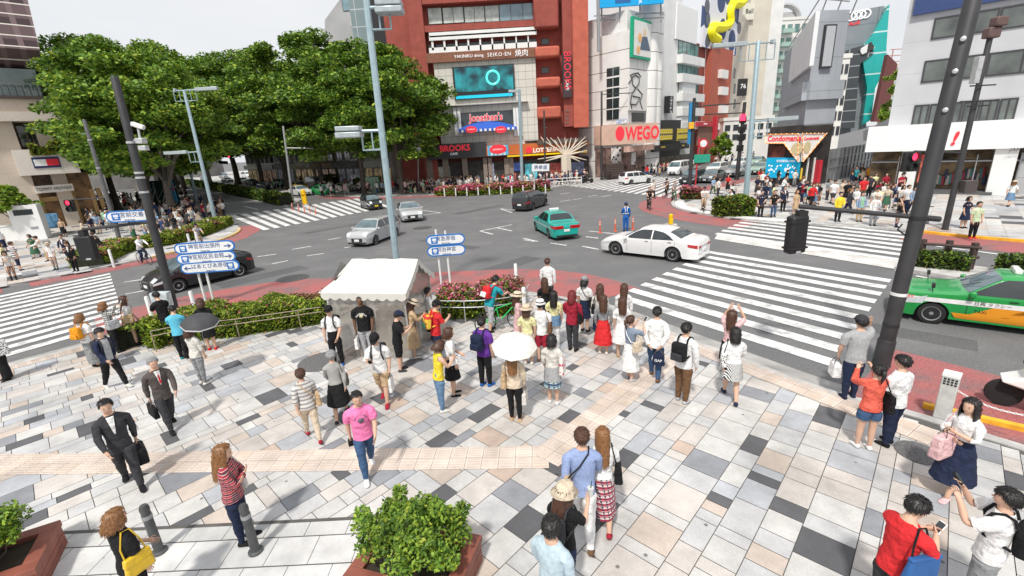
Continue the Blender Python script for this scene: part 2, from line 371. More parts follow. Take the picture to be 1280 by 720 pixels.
_r, _ = strip(LEFK, .25, .25); LIN = [(p.x, p.y) for p in _r] + [(-220, 180), (-200, -20)]
slabs('right_pavement_slabs', lambda x, y: inpoly(x, y, RIN) and x < 42 and 8 < y < 56, Vector((0, 0, 0)), UD, (-10, 70), (-34, 26), 5, (.6, .75, .9), (.6, .9, 1.2, 1.5))
slabs('left_pavement_slabs', lambda x, y: inpoly(x, y, LIN) and x > -60 and 8 < y < 62, Vector((0, 0, 0)), VD, (-10, 90), (-66, 45), 6, (.6, .75, .9), (.6, .9, 1.2, 1.5))
b = MB(); strip_mesh(b, RIGK[22:38], .25, 1.0, SW + .004); struct('kerb_band', b, mat('pale_band', (.74, .73, .70), .8), smooth=0)
b = MB(); strip_mesh(b, [tuple(P(1153, 511, 0)[:2]), tuple(P(1280, 541, 0)[:2]), tuple(P(1500, 600, 0)[:2])], .0, .13, -.02, SW + .004); struct('yellow_kerb', b, M_yel, smooth=0)
b = MB(); strip_mesh(b, LEFK[18:34], -.03, .19, -.02, SW + .02); struct('yellow_kerb', b, mat('faded_yellow', (.62, .45, .2), .8, var=.3), smooth=0)
b = MB(); strip_mesh(b, RIGK[41:], -.03, .19, -.02, SW + .02); struct('yellow_kerb', b, M_yel, smooth=0)
def zebra(c0, c1, d, n0, n1, z=.006, w=.45, gap=.45):
 """stripes between edge lines c0->c1 (points a walker follows on both sides)"""
 a0, a1, b0, b1 = [Vector((q[0], q[1], 0)) for q in (*c0, *c1)]; L = (a1 - a0).length; n = int(L / (w + gap)); mb = MB()
 for i in range(n):
  t0 = i / n; t1 = t0 + w / (w + gap) / n
  q = [a0.lerp(a1, t0), b0.lerp(b1, t0), b0.lerp(b1, t1), a0.lerp(a1, t1)]
  if (q[1] - q[0]).cross(q[2] - q[0]).z < 0: q = q[::-1]
  mb.add([(p.x, p.y, z) for p in q], [(0, 1, 2, 3)])
 return mb
Z0 = .013
zb = zebra((P(768, 372, 0), P(893, 312, 0)), (P(1037, 458, 0), P(1117, 346, 0)), 0, 0, 0, Z0, .42, .42); struct('crosswalk_stripes', zb, M_white, smooth=0)
zb = zebra((P(893, 293, 0), P(941, 270, 0)), (P(1127, 327, 0), P(1152, 291, 0)), 0, 0, 0, Z0); struct('crosswalk_stripes', zb, M_white, smooth=0)
zb = zebra((P(-60, 466, 0), P(-60, 380, 0)), (P(157, 403, 0), P(137, 340, 0)), 0, 0, 0, Z0); struct('crosswalk_stripes', zb, M_white, smooth=0)
zb = zebra((P(286, 270, 0), P(460, 246, 0)), (P(330, 288, 0), P(492, 258, 0)), 0, 0, 0, Z0, .6, .5)
struct('crosswalk_stripes', zb, M_white, smooth=0)
zb = zebra((P(706, 232, 0), P(842, 248, 0)), (P(790, 218, 0), P(880, 226, 0)), 0, 0, 0, Z0, .6, .55); struct('crosswalk_stripes', zb, M_white, smooth=0)
b = MB()
def dash(x0, y0, x1, y1, w=.15, z=Z0):
 a, c = P(x0, y0, 0), P(x1, y1, 0); t = (c - a).normalized(); n = Vector((-t.y, t.x, 0)) * w / 2
 b.add([(q.x, q.y, z) for q in (a - n, c - n, c + n, a + n)], [(0, 1, 2, 3)])
for d in [(322, 321, 345, 318), (365, 312, 389, 308), (384, 320, 405, 317), (410, 300, 427, 297), (430, 310, 444, 308), (340, 330, 360, 326), (155, 353, 182, 349), (157, 368, 184, 363),
   (622, 285, 640, 289), (654, 298, 672, 302), (688, 304, 708, 307), (728, 308, 748, 312), (732, 296, 748, 298), (736, 289, 800, 296), (700, 243, 712, 241), (716, 250, 728, 248), (735, 246, 746, 244), (752, 246, 764, 244), (700, 252, 713, 250),
   (600, 289, 640, 281), (600, 289, 616, 293), (520, 270, 552, 266), (520, 262, 550, 266), (625, 261, 645, 263), (625, 261, 640, 266), (655, 300, 668, 302),
   (270, 252, 287, 255), (305, 258, 323, 262), (240, 246, 256, 248), (355, 258, 395, 262), (1145, 345, 1280, 372), (1170, 308, 1280, 322), (250, 240, 360, 257)]: dash(*d)
struct('lane_markings', b, M_white, smooth=0)
b = MB()
for cx, cy, r in [(528, 285, .7), (366, 348, .75), (1068, 300, .4)]:
 q = P(cx, cy, 0); b.lathe([(r, .003), (r, .007), (r * .92, .009)], 24, 0, Matrix.Translation((q.x, q.y, 0)))
struct('manhole_cover', b, mat('road_iron', (.07, .07, .072), .75, var=.4, scale=20, bump=.5))
b = MB(); t_ = random.Random(8)
for x, y, l_, w_ in [(640, 330, 3.2, 1.1), (560, 305, 5, .7), (330, 345, 4, 1.2), (860, 262, 4, .8), (600, 262, 6, 1.0), (420, 285, 5, .8), (1150, 420, 2.2, .8), (700, 276, 4, .6)]:
 q = P(x, y, 0); d = UD if t_.random() < .5 else VD; n = Vector((-d.y, d.x, 0)); V = [q + d * a * l_ / 2 + n * c_ * w_ / 2 for a, c_ in ((-1, -1), (1, -1), (1, 1), (-1, 1))]; b.add([(v.x, v.y, .0025) for v in V], [(0, 1, 2, 3)])
struct('road_patch', b, road_mat('asphalt_patch', (.095, .096, .1), .4, (.14, .14, .14)), smooth=0)
isl = [P(1117, 338, 0), P(1290, 366, 0), P(1600, 420, 0), P(1600, 390, 0), P(1290, 345, 0), P(1130, 326, 0)]
b = MB(); b.prism([(q.x, q.y) for q in isl], -.05, .14); struct('median_island', b, M_kerb, smooth=0)
b = MB(); q = [P(893, 299, 0), P(1120, 337, 0), P(1130, 328, 0), P(897, 293, 0)]; b.add([(p.x, p.y, .018) for p in q], [(0, 1, 2, 3)]); struct('median_refuge', b, mat('refuge_paving', (.60, .585, .56), .85, var=.25, scale=1.5), smooth=0)
q = [P(369, 256, 0), P(240, 233, 0), P(240, 229, 0), P(378, 250, 0)]
b = MB(); b.prism([(p.x, p.y) for p in q], -.05, .15); struct('median_island', b, M_kerb, smooth=0)
# ================================================================== buildings
def MT(n, c, **k): return mat(n, c, **k)
M_glassd = glass('dark_glass', (.035, .045, .05)); M_glassg = glass('green_glass', (.16, .30, .28)); M_glassb = glass('blue_glass', (.22, .33, .38)); M_curt = mat('curtained_window', (.50, .58, .54), .2, var=.3, scale=1.2)
M_teal = glass('teal_glass', (.03, .36, .34)); M_wht = mat('white_cladding', (.78, .78, .77), .5, var=.06, scale=.6); M_blk = mat('black_metal', (.02, .02, .022), .45, var=.3)
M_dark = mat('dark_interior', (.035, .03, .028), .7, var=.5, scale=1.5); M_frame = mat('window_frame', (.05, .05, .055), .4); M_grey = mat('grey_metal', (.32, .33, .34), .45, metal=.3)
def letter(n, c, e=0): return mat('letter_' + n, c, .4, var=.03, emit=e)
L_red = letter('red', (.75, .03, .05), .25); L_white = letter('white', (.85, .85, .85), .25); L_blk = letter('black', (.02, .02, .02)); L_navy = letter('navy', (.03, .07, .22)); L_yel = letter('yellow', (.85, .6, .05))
def building(nm, label, F, cat='building', group=None): return thing(nm, label, cat, F.w(F.len / 2, 0), 0, group)
def part(o, nm, mb, m, **k): return mb.build(nm, m, o, world=True, smooth=k.pop('smooth', 30), **k)
def window(F, o, s0, s1, z0, z1, d, mg, nx=2, nz=1, fr=.06, label=None, sill=True, mframe=None):
 """one window: frame (part), its pane and sill (sub-parts)"""
 if s0 > s1: s0, s1 = s1, s0
 if z0 > z1: z0, z1 = z1, z0
 b = MB(); F.box(b, s0, s1, z0, z0 + fr, d, d + .07); F.box(b, s0, s1, z1 - fr, z1, d, d + .07)
 for i in range(nx + 1):
  s = s0 + (s1 - s0) * i / nx; a = s - fr / 2; a = max(s0, min(a, s1 - fr)); F.box(b, a, a + fr, z0 + fr, z1 - fr, d, d + .066)
 for i in range(1, nz):
  z = z0 + (z1 - z0) * i / nz; F.box(b, s0 + fr, s1 - fr, z, z + fr * .8, d, d + .06)
 f = part(o, 'window', b, mframe or M_frame)
 b = MB(); F.box(b, s0 + fr / 2, s1 - fr / 2, z0 + fr / 2, z1 - fr / 2, d - .02, d + .035); p = b.build('pane', mg, f, world=True, smooth=0)
 if sill: b = MB(); F.box(b, s0 - .05, s1 + .05, z0 - .12, z0 - .003, d - .02, d + .14); b.build('sill', M_wht, f, world=True, smooth=0)
 return f
def pwin(F, o, x0, y0, x1, y1, d, mg, **k):
 a, c = F.px(x0, y0, d), F.px(x1, y1, d); return window(F, o, a[0], c[0], a[1], c[1], d, mg, **k)
def ptext(F, o, s, x, y, hpx, m, d, nm='lettering', tilt=0, **k):
 a = F.px(x, y, d); c = F.px(x, y - hpx, d); return text(s, abs(c[1] - a[1]) * 1.35, m, o, F.tm(a[0], a[1], d, tilt), nm, **k)
F = Fac((-15.4, 69.5), (11.2, 69.5)); o = building('restaurant_building', 'red brick building with restaurant signs and video screen facing the junction', F)
M_rb = mat('red_brick', (.31, .07, .052), .8, var=.15, scale=1.1, bump=.1); M_rb_lit = mat('sunlit_red_brick', (.50, .12, .075), .75, var=.12, scale=1.2)  # second brick is the first with sunlight put into its colour
M_tile = pattern('pale_tile', (.66, .64, .58), (.25, .24, .22), 'panel', 1.0, width=.05, c3=1.0)
H = F.px(600, -60)[1] + 6
b = MB(); F.box(b, .2, F.len - .2, 0, H, -14, -1.0); part(o, 'wall', b, M_rb)
b = MB(); x0 = F.px(515, 60)[0]; x1 = F.px(533, 60)[0]; F.box(b, x0, x1, 0, H, -1.2, .5); part(o, 'pier', b, M_rb)
b = MB(); x0, x1 = F.px(541, 70)[0], F.px(669, 70)[0]; zt = F.px(600, 72)[1]; F.box(b, x0, x1, 4, zt, -1.2, .1); part(o, 'tiled_wall', b, M_tile)
z0, z1 = F.px(600, 37)[1], F.px(600, 29)[1]
b = MB(); F.box(b, x0 - .8, x1 + .3, z0, z1, -1.2, .35); F.box(b, x0 - .8, x1 + .3, F.px(600, 2)[1], H, -1.2, .3); part(o, 'spandrel', b, M_rb)
b = MB(); F.box(b, x0 - .8, x1 + .3, F.px(600, 76)[1], F.px(600, 64)[1], .1, .6); part(o, 'sign_band', b, mat('rust_band', (.22, .09, .05), .6, var=.3))
for (xa, xb, ya, yb, mg, nx) in [(536, 553, 31, 9, M_curt, 1), (553, 580, 30, 8, M_curt, 2), (580, 606, 29, 7, M_curt, 2), (606, 624, 28, 6, M_curt, 1), (624, 668, 27, 3, M_glassb, 3)]:
 pwin(F, o, xa, ya, xb, yb, -.9, mg, nx=nx, nz=1, sill=False)
pwin(F, o, 536, 64, 670, 48, -.9, M_glassd, nx=6, sill=False)
b = MB()
for y in (45, 41): F.pbox(b, 536, y, 671, y - 2, .3, .5)
for x in range(540, 672, 15): F.pbox(b, x, 63, x + .8, 44, .3, .36)
F.pbox(b, 536, 60, 671, 59.2, .3, .36); part(o, 'railing', b, M_wht)
ptext(F, o, 'YAKINIKU dining', 586, 70, 4.2, L_white, .72); ptext(F, o, 'SEIKO·EN', 624, 68, 5, L_white, .72, spacing=1.2); ptext(F, o, '焼肉', 652, 66.5, 7, L_white, .72)
b = MB(); F.pbox(b, 568.5, 125, 642, 79.5, .1, .45); sc_ = part(o, 'video_screen', b, M_blk)
def screen_mat():
 m = bpy.data.materials.new('screen_picture'); m.use_nodes = True; nt = m.node_tree; N = nt.nodes; L = nt.links; b = N['Principled BSDF']
 tc = N.new('ShaderNodeTexCoord'); n = N.new('ShaderNodeTexNoise'); n.inputs['Scale'].default_value = .5; n.inputs['Detail'].default_value = 4; L.new(tc.outputs['Object'], n.inputs['Vector'])
 c = N.new('ShaderNodeValToRGB'); e = c.color_ramp.elements; e[0].position = .38; e[0].color = (.0, .012, .02, 1); e[1].position = .68; e[1].color = (.02, .45, .48, 1); L.new(n.outputs['Fac'], c.inputs[0])
 L.new(c.outputs[0], b.inputs['Emission Color']); b.inputs['Emission Strength'].default_value = .8; b.inputs['Base Color'].default_value = (.01, .02, .03, 1); b.inputs['Roughness'].default_value = .2; return m
b = MB(); F.pbox(b, 570, 115.5, 640.5, 81, .45, .47); b.build('picture', screen_mat(), sc_, world=True, smooth=0)
b = MB(); F.pbox(b, 570, 124, 640.5, 116, .45, .475); b.build('ticker', mat('ticker_blue', (.01, .42, .58), .3, emit=.6), sc_, world=True, smooth=0)
a, z = F.px(616, 97, .5); b = MB(); Q = F.tm(a, z, .48) ; b.tube([Q @ Vector((.85 * math.cos(t * .3), .85 * math.sin(t * .3), 0)) for t in range(21)], .16, 6, closed=True); b.build('emblem', mat('ring_cyan', (.1, .75, .65), .3, emit=.7), sc_, world=True)
b = MB(); F.pbox(b, 556, 133, 660, 126, .1, .9); part(o, 'ledge', b, mat('ledge_grey', (.42, .41, .40), .7))
b = MB(); F.pbox(b, 574, 166, 646, 137, .1, .16); part(o, 'shop_window', b, M_glassd)
b = MB()
for x in (569, 573, 643, 646, 650): F.pbox(b, x, 170, x + 1.6, 134, .1, .45)
part(o, 'mullion', b, M_wht)
a0, zA = F.px(571, 166, 1.4); a1, _ = F.px(646, 166, 1.4); zB = F.px(608, 156, 1.4)[1]; zC = F.px(608, 153, .2)[1]
aw = MB(); n = 26
for i in range(n):
 s0, s1 = a0 + (a1 - a0) * i / n, a0 + (a1 - a0) * (i + 1) / n; u0, u1 = i / n * 2 - 1, (i + 1) / n * 2 - 1; h0, h1 = .9 * (1 - u0 * u0), .9 * (1 - u1 * u1)
 aw.add([F.w(s0, zB - .5, 1.5), F.w(s1, zB - .5, 1.5), F.w(s1, zB - .4 + h1, .2), F.w(s0, zB - .4 + h0, .2)], [(0, 1, 2, 3)], 1)
 aw.add([F.w(s0, zA, 1.5), F.w(s1, zA, 1.5), F.w(s1, zB - .5, 1.5), F.w(s0, zB - .5, 1.5)], [(0, 1, 2, 3)], i % 2)
part(o, 'awning', aw, [mat('awning_white', (.8, .8, .8), .7), mat('awning_blue', (.02, .10, .50), .7)])
for x in (589, 626):
 a, z = F.px(x, 162, 1.55); b = MB(); b.lathe([(.62, 0), (.62, .05)], 18, 0, F.tm(a, z, 1.54) @ Matrix.Diagonal((1.3, .75, 1, 1))); q = part(o, 'badge', b, L_red); ptext(F, o, "Jonathan's", x, 161.5, 1.8, L_white, 1.62)
ptext(F, o, "Jonathan's", 607.5, 147, 9.5, L_white, .30, bold=.045, sx=.86); ptext(F, o, "Jonathan's", 607.5, 147, 9.5, L_red, .36, bold=.014, sx=.86)
b = MB(); F.pbox(b, 597, 152.5, 618, 149.5, .16, .24); part(o, 'sign_underline', b, mat('sky_strip', (.25, .6, .75), .5))
b = MB(); F.pbox(b, 535, 200, 607, 177, .1, 1.3); part(o, 'cafe_fascia', b, mat('charcoal_fascia', (.035, .036, .04), .45, var=.15))
ptext(F, o, 'BROOKS', 568.5, 185.5, 8, L_red, 1.36, bold=.03, sx=.95); ptext(F, o, 'CAFE', 567.5, 192.5, 3.2, L_white, 1.36)
b = MB(); F.pbox(b, 607, 195, 736, 175, .1, 1.25); part(o, 'orange_fascia', b, mat('orange_panel', (.52, .13, .03), .5, var=.12, scale=.8))
b = MB(); F.pbox(b, 634, 194.5, 734, 190.5, 1.2, 1.6); part(o, 'yellow_band', b, mat('yellow_band', (.85, .55, .0), .4, emit=.1))
b = MB(); F.pbox(b, 610, 195, 635, 181, 1.25, 1.45); part(o, 'blue_sign', b, pattern('blue_stripes', (.10, .42, .65), (.6, .75, .8), 'stripe', 1.6, axis=0, width=.35))
a, z = F.px(622.5, 186.5, 1.5); b = MB(); b.lathe([(1.0, 0), (1.0, .06)], 20, 0, F.tm(a, z, 1.46) @ Matrix.Diagonal((1.2, .62, 1, 1))); part(o, 'badge', b, L_red); ptext(F, o, "Jonathan's", 622.5, 186.5, 2.6, L_white, 1.56, sx=.9)
ptext(F, o, '2F･3F 営業中', 622.5, 192.7, 2.4, L_white, 1.5)
ptext(F, o, 'LOTTERIA', 682, 187.5, 5.4, L_white, 1.3, bold=.02); a, z = F.px(661, 187.5, 1.3); b = MB(); b.lathe([(.45, 0), (.45, .08)], 16, 0, F.tm(a, z, 1.27)); part(o, 'round_mark', b, L_red)
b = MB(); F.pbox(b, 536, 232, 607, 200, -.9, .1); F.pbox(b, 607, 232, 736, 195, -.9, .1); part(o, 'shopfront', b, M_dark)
for x in (536, 556, 580, 606, 611, 632, 638): b = MB(); F.pbox(b, x, 234, x + 3.5, 197, .1, .6); part(o, 'column', b, mat('brown_stone', (.24, .19, .16), .6, var=.2))
for i, (x0, x1, y0, y1, c) in enumerate([(540, 562, 226, 208, (.25, .24, .22)), (613, 617, 226, 204, (.4, .45, .6)), (640, 652, 214, 203, (.05, .10, .35)), (641, 645, 226, 216, (.5, .1, .1)), (657, 671, 224, 204, (.10, .45, .55)), (688, 702, 226, 203, (.30, .06, .05)), (713, 730, 218, 202, (.10, .12, .2))]):
 b = MB(); F.pbox(b, x0, y0, x1, y1, .1, .2); part(o, 'poster', b, mat('poster%d' % i, c, .4, var=.5, scale=2.2, emit=.15))
b = MB(); F.pbox(b, 672, 181, 736, 171.5, 1.25, 1.5); F.pbox(b, 705, 190, 736, 181.02, 1.25, 1.5); part(o, 'brown_board', b, mat('brown_roof', (.10, .07, .06)), smooth=0)
tr = MB()
def br(p, q, r0, r1): tr.tube([F.w(*F.px(*p, d=1.5), 1.55), F.w(*F.px((p[0] + q[0]) / 2 + .6, (p[1] + q[1]) / 2, d=1.6), 1.75), F.w(*F.px(*q, d=1.7), 1.7)], [r0, (r0 + r1) / 2, r1], 6)
br((707, 232), (707, 193), .85, .75)
for q in [(680, 176), (688, 172), (697, 171), (706, 172), (714, 172), (722, 174), (732, 171), (734, 179), (672, 199), (680, 202), (734, 188), (733, 200), (725, 202)]: br((707, 194), q, .18, .05)
for p, q in [((690, 184), (683, 172)), ((697, 182), (693, 175)), ((716, 183), (720, 172)), ((719, 186), (728, 178)), ((680, 178), (676, 171)), ((705, 184), (709, 174)), ((722, 182), (733, 176))]: br(p, q, .13, .05)
part(o, 'tree_sculpture', tr, mat('cream_sculpture', (.66, .58, .48), .6, var=.05))
b = MB(); F.pbox(b, 656, 176, 735, 172, .1, 1.1); part(o, 'roof_edge', b, mat('brown_roof', (.10, .07, .06), .6))
sa = F.px(670, 60)[0]; sb = F.px(703, 60)[0]; sc0 = F.px(715, 60)[0]; sd_ = F.px(734, 60)[0]
b = MB(); F.box(b, sb, sc0, 7.5, H, -1.2, .5); part(o, 'pier', b, M_rb)
b = MB(); F.box(b, sc0, sd_, 7.3, H, -1.2, .9); part(o, 'sunlit_pier', b, M_rb_lit)  # sunlit face painted with the brighter brick
for y0, y1 in ((34, -30), (71, 57), (109, 96), (148, 133)):
 z0, z1 = F.px(680, y0, 1.4)[1], F.px(680, y1, 1.4)[1]; b = MB(); F.box(b, sa - .2, sb - .5, z0, z1, -1.1, 1.1); part(o, 'balcony', b, M_rb_lit if y0 > 40 else M_rb, bevel=.25)
for y0 in (57, 93, 130): pwin(F, o, 677, y0 - 1, 686, y0 - 9, -.95, M_glassd, nx=1, sill=False)
b = MB(); F.pbox(b, 704, 122, 714, 66, .5, 1.1); part(o, 'vertical_sign', b, mat('sign_maroon', (.05, .03, .035), .5))
text('BROOKS', 1.35, L_red, o, F.tm(*F.px(709, 88, 1.2), 1.13, -90), sx=.9); text('CAFE', .6, L_white, o, F.tm(*F.px(709, 106, 1.2), 1.13, -90))
b = MB()
for y in (137, 142, 147, 152): F.pbox(b, 706.5, y + 3, 711, y, .5, .56)
part(o, 'vent', b, mat('vent_brown', (.2, .09, .07), .6))
C = Vector((17.3, 66.8, 0)); A = Vector((7.5, 77.5, 0)); B = C + UD * 8.6
M_ws = pattern('white_joint_tile', (.80, .79, .77), (.14, .10, .09), 'panel', .42, width=.035, c3=.9)
Fl = Fac(A, C); Fr = Fac(C, B); o = thing('clothing_store', 'white tiled clothing store with large red letters on beige board', 'building', C)
Hh = Fr.px(800, -40)[1]
b = MB(); b.prism([(A.x, A.y), (C.x, C.y), (B.x, B.y), (B.x - 9, B.y + 9), (A.x + 2, A.y + 8)], 0, Hh * .72, 0); part(o, 'wall', b, M_ws, smooth=0)
b = MB(); z0 = Fr.px(800, 60)[1]
for s in (6.2, 7.6): b.lathe([(1.35, 0), (1.35, Hh * .85), (1.2, Hh * .87)], 20, 0, Matrix.Translation(Fr.w(s, 0, -.4)))
part(o, 'round_tower', b, M_ws)
Fw = Fac(PY(744, 226, 65.6)[:2], PY(823, 220, 65.0)[:2]); b = MB(); Fw.pbox(b, 752, 182, 822, 153, .05, .5); q = part(o, 'sign_board', b, mat('beige_board', (.56, .37, .29), .7, var=.15, scale=.8))
b = MB(); Fl.pbox(b, 742, 182, 786, 154, .02, .45); part(o, 'sign_board', b, mat('beige_board', (.6, .4, .3)))
ptext(Fw, o, 'WEGO', 803, 167, 17, L_red, .53, bold=.03, sx=.62); a, z = Fw.px(775, 167, .55); b = MB(); b.lathe([(.85, 0), (.85, .05)], 18, 0, Fw.tm(a, z, .5) @ Matrix.Diagonal((.7, 1.1, 1, 1))); part(o, 'sign_figure', b, L_red)
b = MB(); Fl.pbox(b, 758, 150, 774, 83, .03, .1); part(o, 'dark_window', b, M_glassd)
b = MB()
for y in (96, 109, 122, 136): Fl.pbox(b, 758, y + .6, 774, y, .1, .16)
Fl.pbox(b, 765.5, 150, 766.3, 83, .1, .16); part(o, 'mullion', b, M_wht)
def board(F_, o, x0, y0, x1, y1, d0, d1, m, nm='poster_board', frame=None):
 b = MB(); F_.pbox(b, x0, y0, x1, y1, d0, d1); p = part(o, nm, b, frame or m)
 if frame is not None: b = MB(); F_.pbox(b, x0 + 2.5, y0 - 2.5, x1 - 2.5, y1 + 2.5, d1, d1 + .03); b.build('poster', m, p, world=True, smooth=0)
 return p
M_art = mat('poster_white', (.80, .79, .76), .5, var=.05, scale=2); M_gf = mat('green_frame', (.0, .38, .20), .5)
board(Fr, o, 790, 71, 817, 28, .1, .45, M_art, frame=M_gf)
b = MB()                                    # generic stand-in: a pale head over a dark triangular robe
def disc(F_, x, y, r, d, sxy=(1, 1)): a, z = F_.px(x, y, d); b.lathe([(r, 0), (r, .02)], 14, 0, F_.tm(a, z, d) @ Matrix.Diagonal((*sxy, 1, 1)))
disc(Fr, 806, 41, .45, .5, (.8, 1.1)); q = part(o, 'poster_figure', b, mat('poster_skin', (.8, .6, .4), .6))
b = MB(); p1, p2, p3, p4 = [Fr.w(*Fr.px(x, y, .5), .5) for x, y in ((803, 46), (800, 62), (813, 64), (809, 46))]; b.add([p1, p2, p3, p4], [(0, 1, 2, 3)]); part(o, 'poster_robe', b, mat('poster_navy', (.10, .14, .2), .6), smooth=0)
b = MB(); disc(Fr, 800, 47, .55, .5); disc(Fr, 798, 62, .5, .5); part(o, 'poster_figure', b, mat('poster_gold', (.85, .5, .2), .6))
board(Fr, o, 785.5, 138, 816, 91, .08, .2, M_art)
b = MB()                                    # line drawing of a seated figure
for pts in [[(790, 97), (795, 94), (799, 97), (799, 104), (795, 110), (791, 106), (790, 97)], [(786, 104), (790, 99), (788, 94), (793, 92), (798, 91), (801, 96)], [(795, 110), (790, 117), (788, 128), (790, 136)], [(797, 111), (803, 118), (800, 127), (803, 136)], [(791, 120), (800, 122), (795, 131), (788, 130)]]:
 b.tube([Fr.w(*Fr.px(x, y, .24), .215) for x, y in pts], .085, 5)
part(o, 'line_drawing', b, L_blk)
b = MB(); Fr.pbox(b, 790, 152, 815, 141, .02, .1); part(o, 'dark_window', b, M_glassd)
b = MB(); Fr.pbox(b, 786, 224, 822, 186, .03, .1); Fl.pbox(b, 744, 226, 786, 184, .03, .1); part(o, 'shopfront', b, mat('shop_glow', (.20, .13, .11), .5, var=.8, scale=.9))
b = MB(); Fr.pbox(b, 787, 190, 818, 180, .5, 1.4); part(o, 'canopy', b, mat('pink_canopy', (.52, .34, .28), .8, var=.3, scale=1.5))
b = MB(); Fl.pbox(b, 764, 206, 776, 184, .1, .3); Fr.pbox(b, 790, 206, 795, 190, .1, .25); part(o, 'shop_poster', b, pattern('bw_poster', (.8, .78, .76), (.05, .04, .04), 'blotch', 1.6, width=.3))
b = MB(); z0 = Fr.px(800, 10)[1]; Fm = Fac((8.5, 69), (24.5, 68.0)); Fm.pbox(b, 748, 10, 832, -60, 0, .4)
rb = part(o, 'billboard', b, mat('billboard_blue', (.0, .33, .68), .4, emit=.1)); b = MB(); Fm.pbox(b, 769, 4, 789, -30, .4, .45); b.build('panel', mat('billboard_navy', (.02, .12, .35), .4), rb, world=True, smooth=0); ptext(Fm, o, 'JR.', 801, 2, 4, L_white, .43)
b = MB()
for x in (752, 775, 800, 826): b.tube([Fm.w(*Fm.px(x, 28, -.5), -.5), Fm.w(*Fm.px(x, -20, -.5), -.5)], .12, 6)
for y in (16, 22): b.tube([Fm.w(*Fm.px(742, y + 4, -1), -1), Fm.w(*Fm.px(830, y, -1), -1)], .08, 5)
b.tube([Fm.w(*Fm.px(748.5, 65, .5), .5), Fm.w(*Fm.px(747.5, -5, .5), .5)], .22, 8); part(o, 'steel_frame', b, M_grey)
b = MB(); b.prism([(A.x + 1, A.y + 1), (C.x, C.y + 1.2), (C.x + 3, C.y + 4), (A.x + 4, A.y + 6)], Hh * .7, Hh * .82); part(o, 'penthouse', b, M_wht, smooth=0)
def street_block(nm, label, t0, t1, hy, m, dep=9, off=0., xref=None):
 F = Fac(C + UD * t0 - VD * off, C + UD * t1 - VD * off); o = building(nm, label, F); zt = F.px(xref, hy)[1]
 b = MB(); F.box(b, 0.02, F.len - .02, 0, zt, -dep, 0); part(o, 'wall', b, m, smooth=0); return F, o, zt
F, o, zt = street_block('fashion_shop', 'black two storey shop front with yellow patterned windows beside the beige board', 8.7, 16.6, 150, M_blk, 4, .3, 845)
for xa, xb in ((823, 841), (847, 860)):
 b = MB(); F.pbox(b, xa, 176, xb, 160, .02, .2); part(o, 'patterned_window', b, pattern('yellow_lattice', (.78, .6, .03), (.06, .05, .01), 'plaid', 1.1, c3=(.5, .4, .02)))
b = MB(); F.pbox(b, 817, 190, 862, 178, .02, .9); part(o, 'fascia', b, M_blk)
ptext(F, o, 'GALERIE BOUTIQUE', 829, 184, 1.4, L_yel, .95, sx=.7); ptext(F, o, 'VANQUISH', 854, 182, 1.4, L_yel, .95, sx=.7)
b = MB(); F.pbox(b, 820, 214, 862, 192, .02, .1); part(o, 'shop_window', b, mat('shop_glow2', (.10, .08, .06), .4, var=.8, scale=1.1))
F, o, zt = street_block('balcony_block', 'white block with glazed floors and white balcony bands above the black shop', 9.6, 17.2, -30, M_wht, 10, -.6, 860)
for y0, y1 in ((71, 57), (94, 78), (117, 99), (135, 119), (152, 141)):
 pwin(F, o, 847, y0, 873, y1, .02, M_glassg, nx=5, sill=False); z = F.px(860, y0)[1]
 b = MB(); a0, a1 = F.px(846, y0)[0], F.px(874, y0)[0]; F.box(b, a0, a1, z - 1.3, z - .05, .02, 1.0); part(o, 'balcony', b, M_wht, smooth=0)
b = MB(); F.pbox(b, 845, 48, 873, 14, .05, .3); part(o, 'blank_board', b, mat('blank_white', (.82, .82, .82), .6, var=.02))
b = MB(); F.pbox(b, 836, 141, 842, 120, .1, .9); part(o, 'vertical_sign', b, M_blk); text('ハラジュク', .8, L_white, o, F.tm(*F.px(839, 130, .95), .93, -90), sx=.7)
F, o, zt = street_block('cafe_shop', 'small cafe with red sign board and pale corrugated front', 17.0, 22.0, 100, mat('corrugated_white', (.70, .72, .72), .5, var=.1), 8, .2, 885)
b = MB(); F.pbox(b, 872, 158, 892, 152, .1, .6); part(o, 'sign_board', b, mat('sign_red', (.55, .03, .05), .5)); ptext(F, o, 'MAMEYA CAFE', 882, 155, 1.8, L_white, .66, sx=.75)
b = MB(); F.pbox(b, 872, 182, 892, 158, .05, .3); part(o, 'shopfront', b, mat('brown_brick', (.23, .12, .09), .8, var=.3))
b = MB(); F.pbox(b, 894, 176, 898.5, 145, .2, .9); part(o, 'vertical_sign', b, mat('sign_red', (.55, .03, .05)))
F, o, zt = street_block('brown_block', 'red brown tiled block with small white balconies and a wavy yellow billboard on its roof', 18.0, 31.0, 62, mat('brown_tile', (.26, .065, .05), .8, var=.15, scale=1.), 11, -2.0, 900)
b = MB(); a0 = F.px(906, 100)[0]; F.box(b, a0, F.len, 0, zt * .995, .02, 1.2); part(o, 'projecting_bay', b, mat('rust_tile', (.42, .11, .07), .75, var=.12))
for y in (92, 113, 136, 157):
 b = MB(); F.pbox(b, 902, y + 5, 911, y - 4, .9, 1.9); part(o, 'balcony', b, M_wht, smooth=0)
for y in (98, 117, 136): pwin(F, o, 916.5, y, 919.5, y - 12, 1.22, M_glassd, nx=1, sill=False)
for x, y in ((898, 75), (896, 96)): pwin(F, o, x - 2, y + 4, x + 2.5, y - 4, .03, M_curt, nx=1, sill=False)
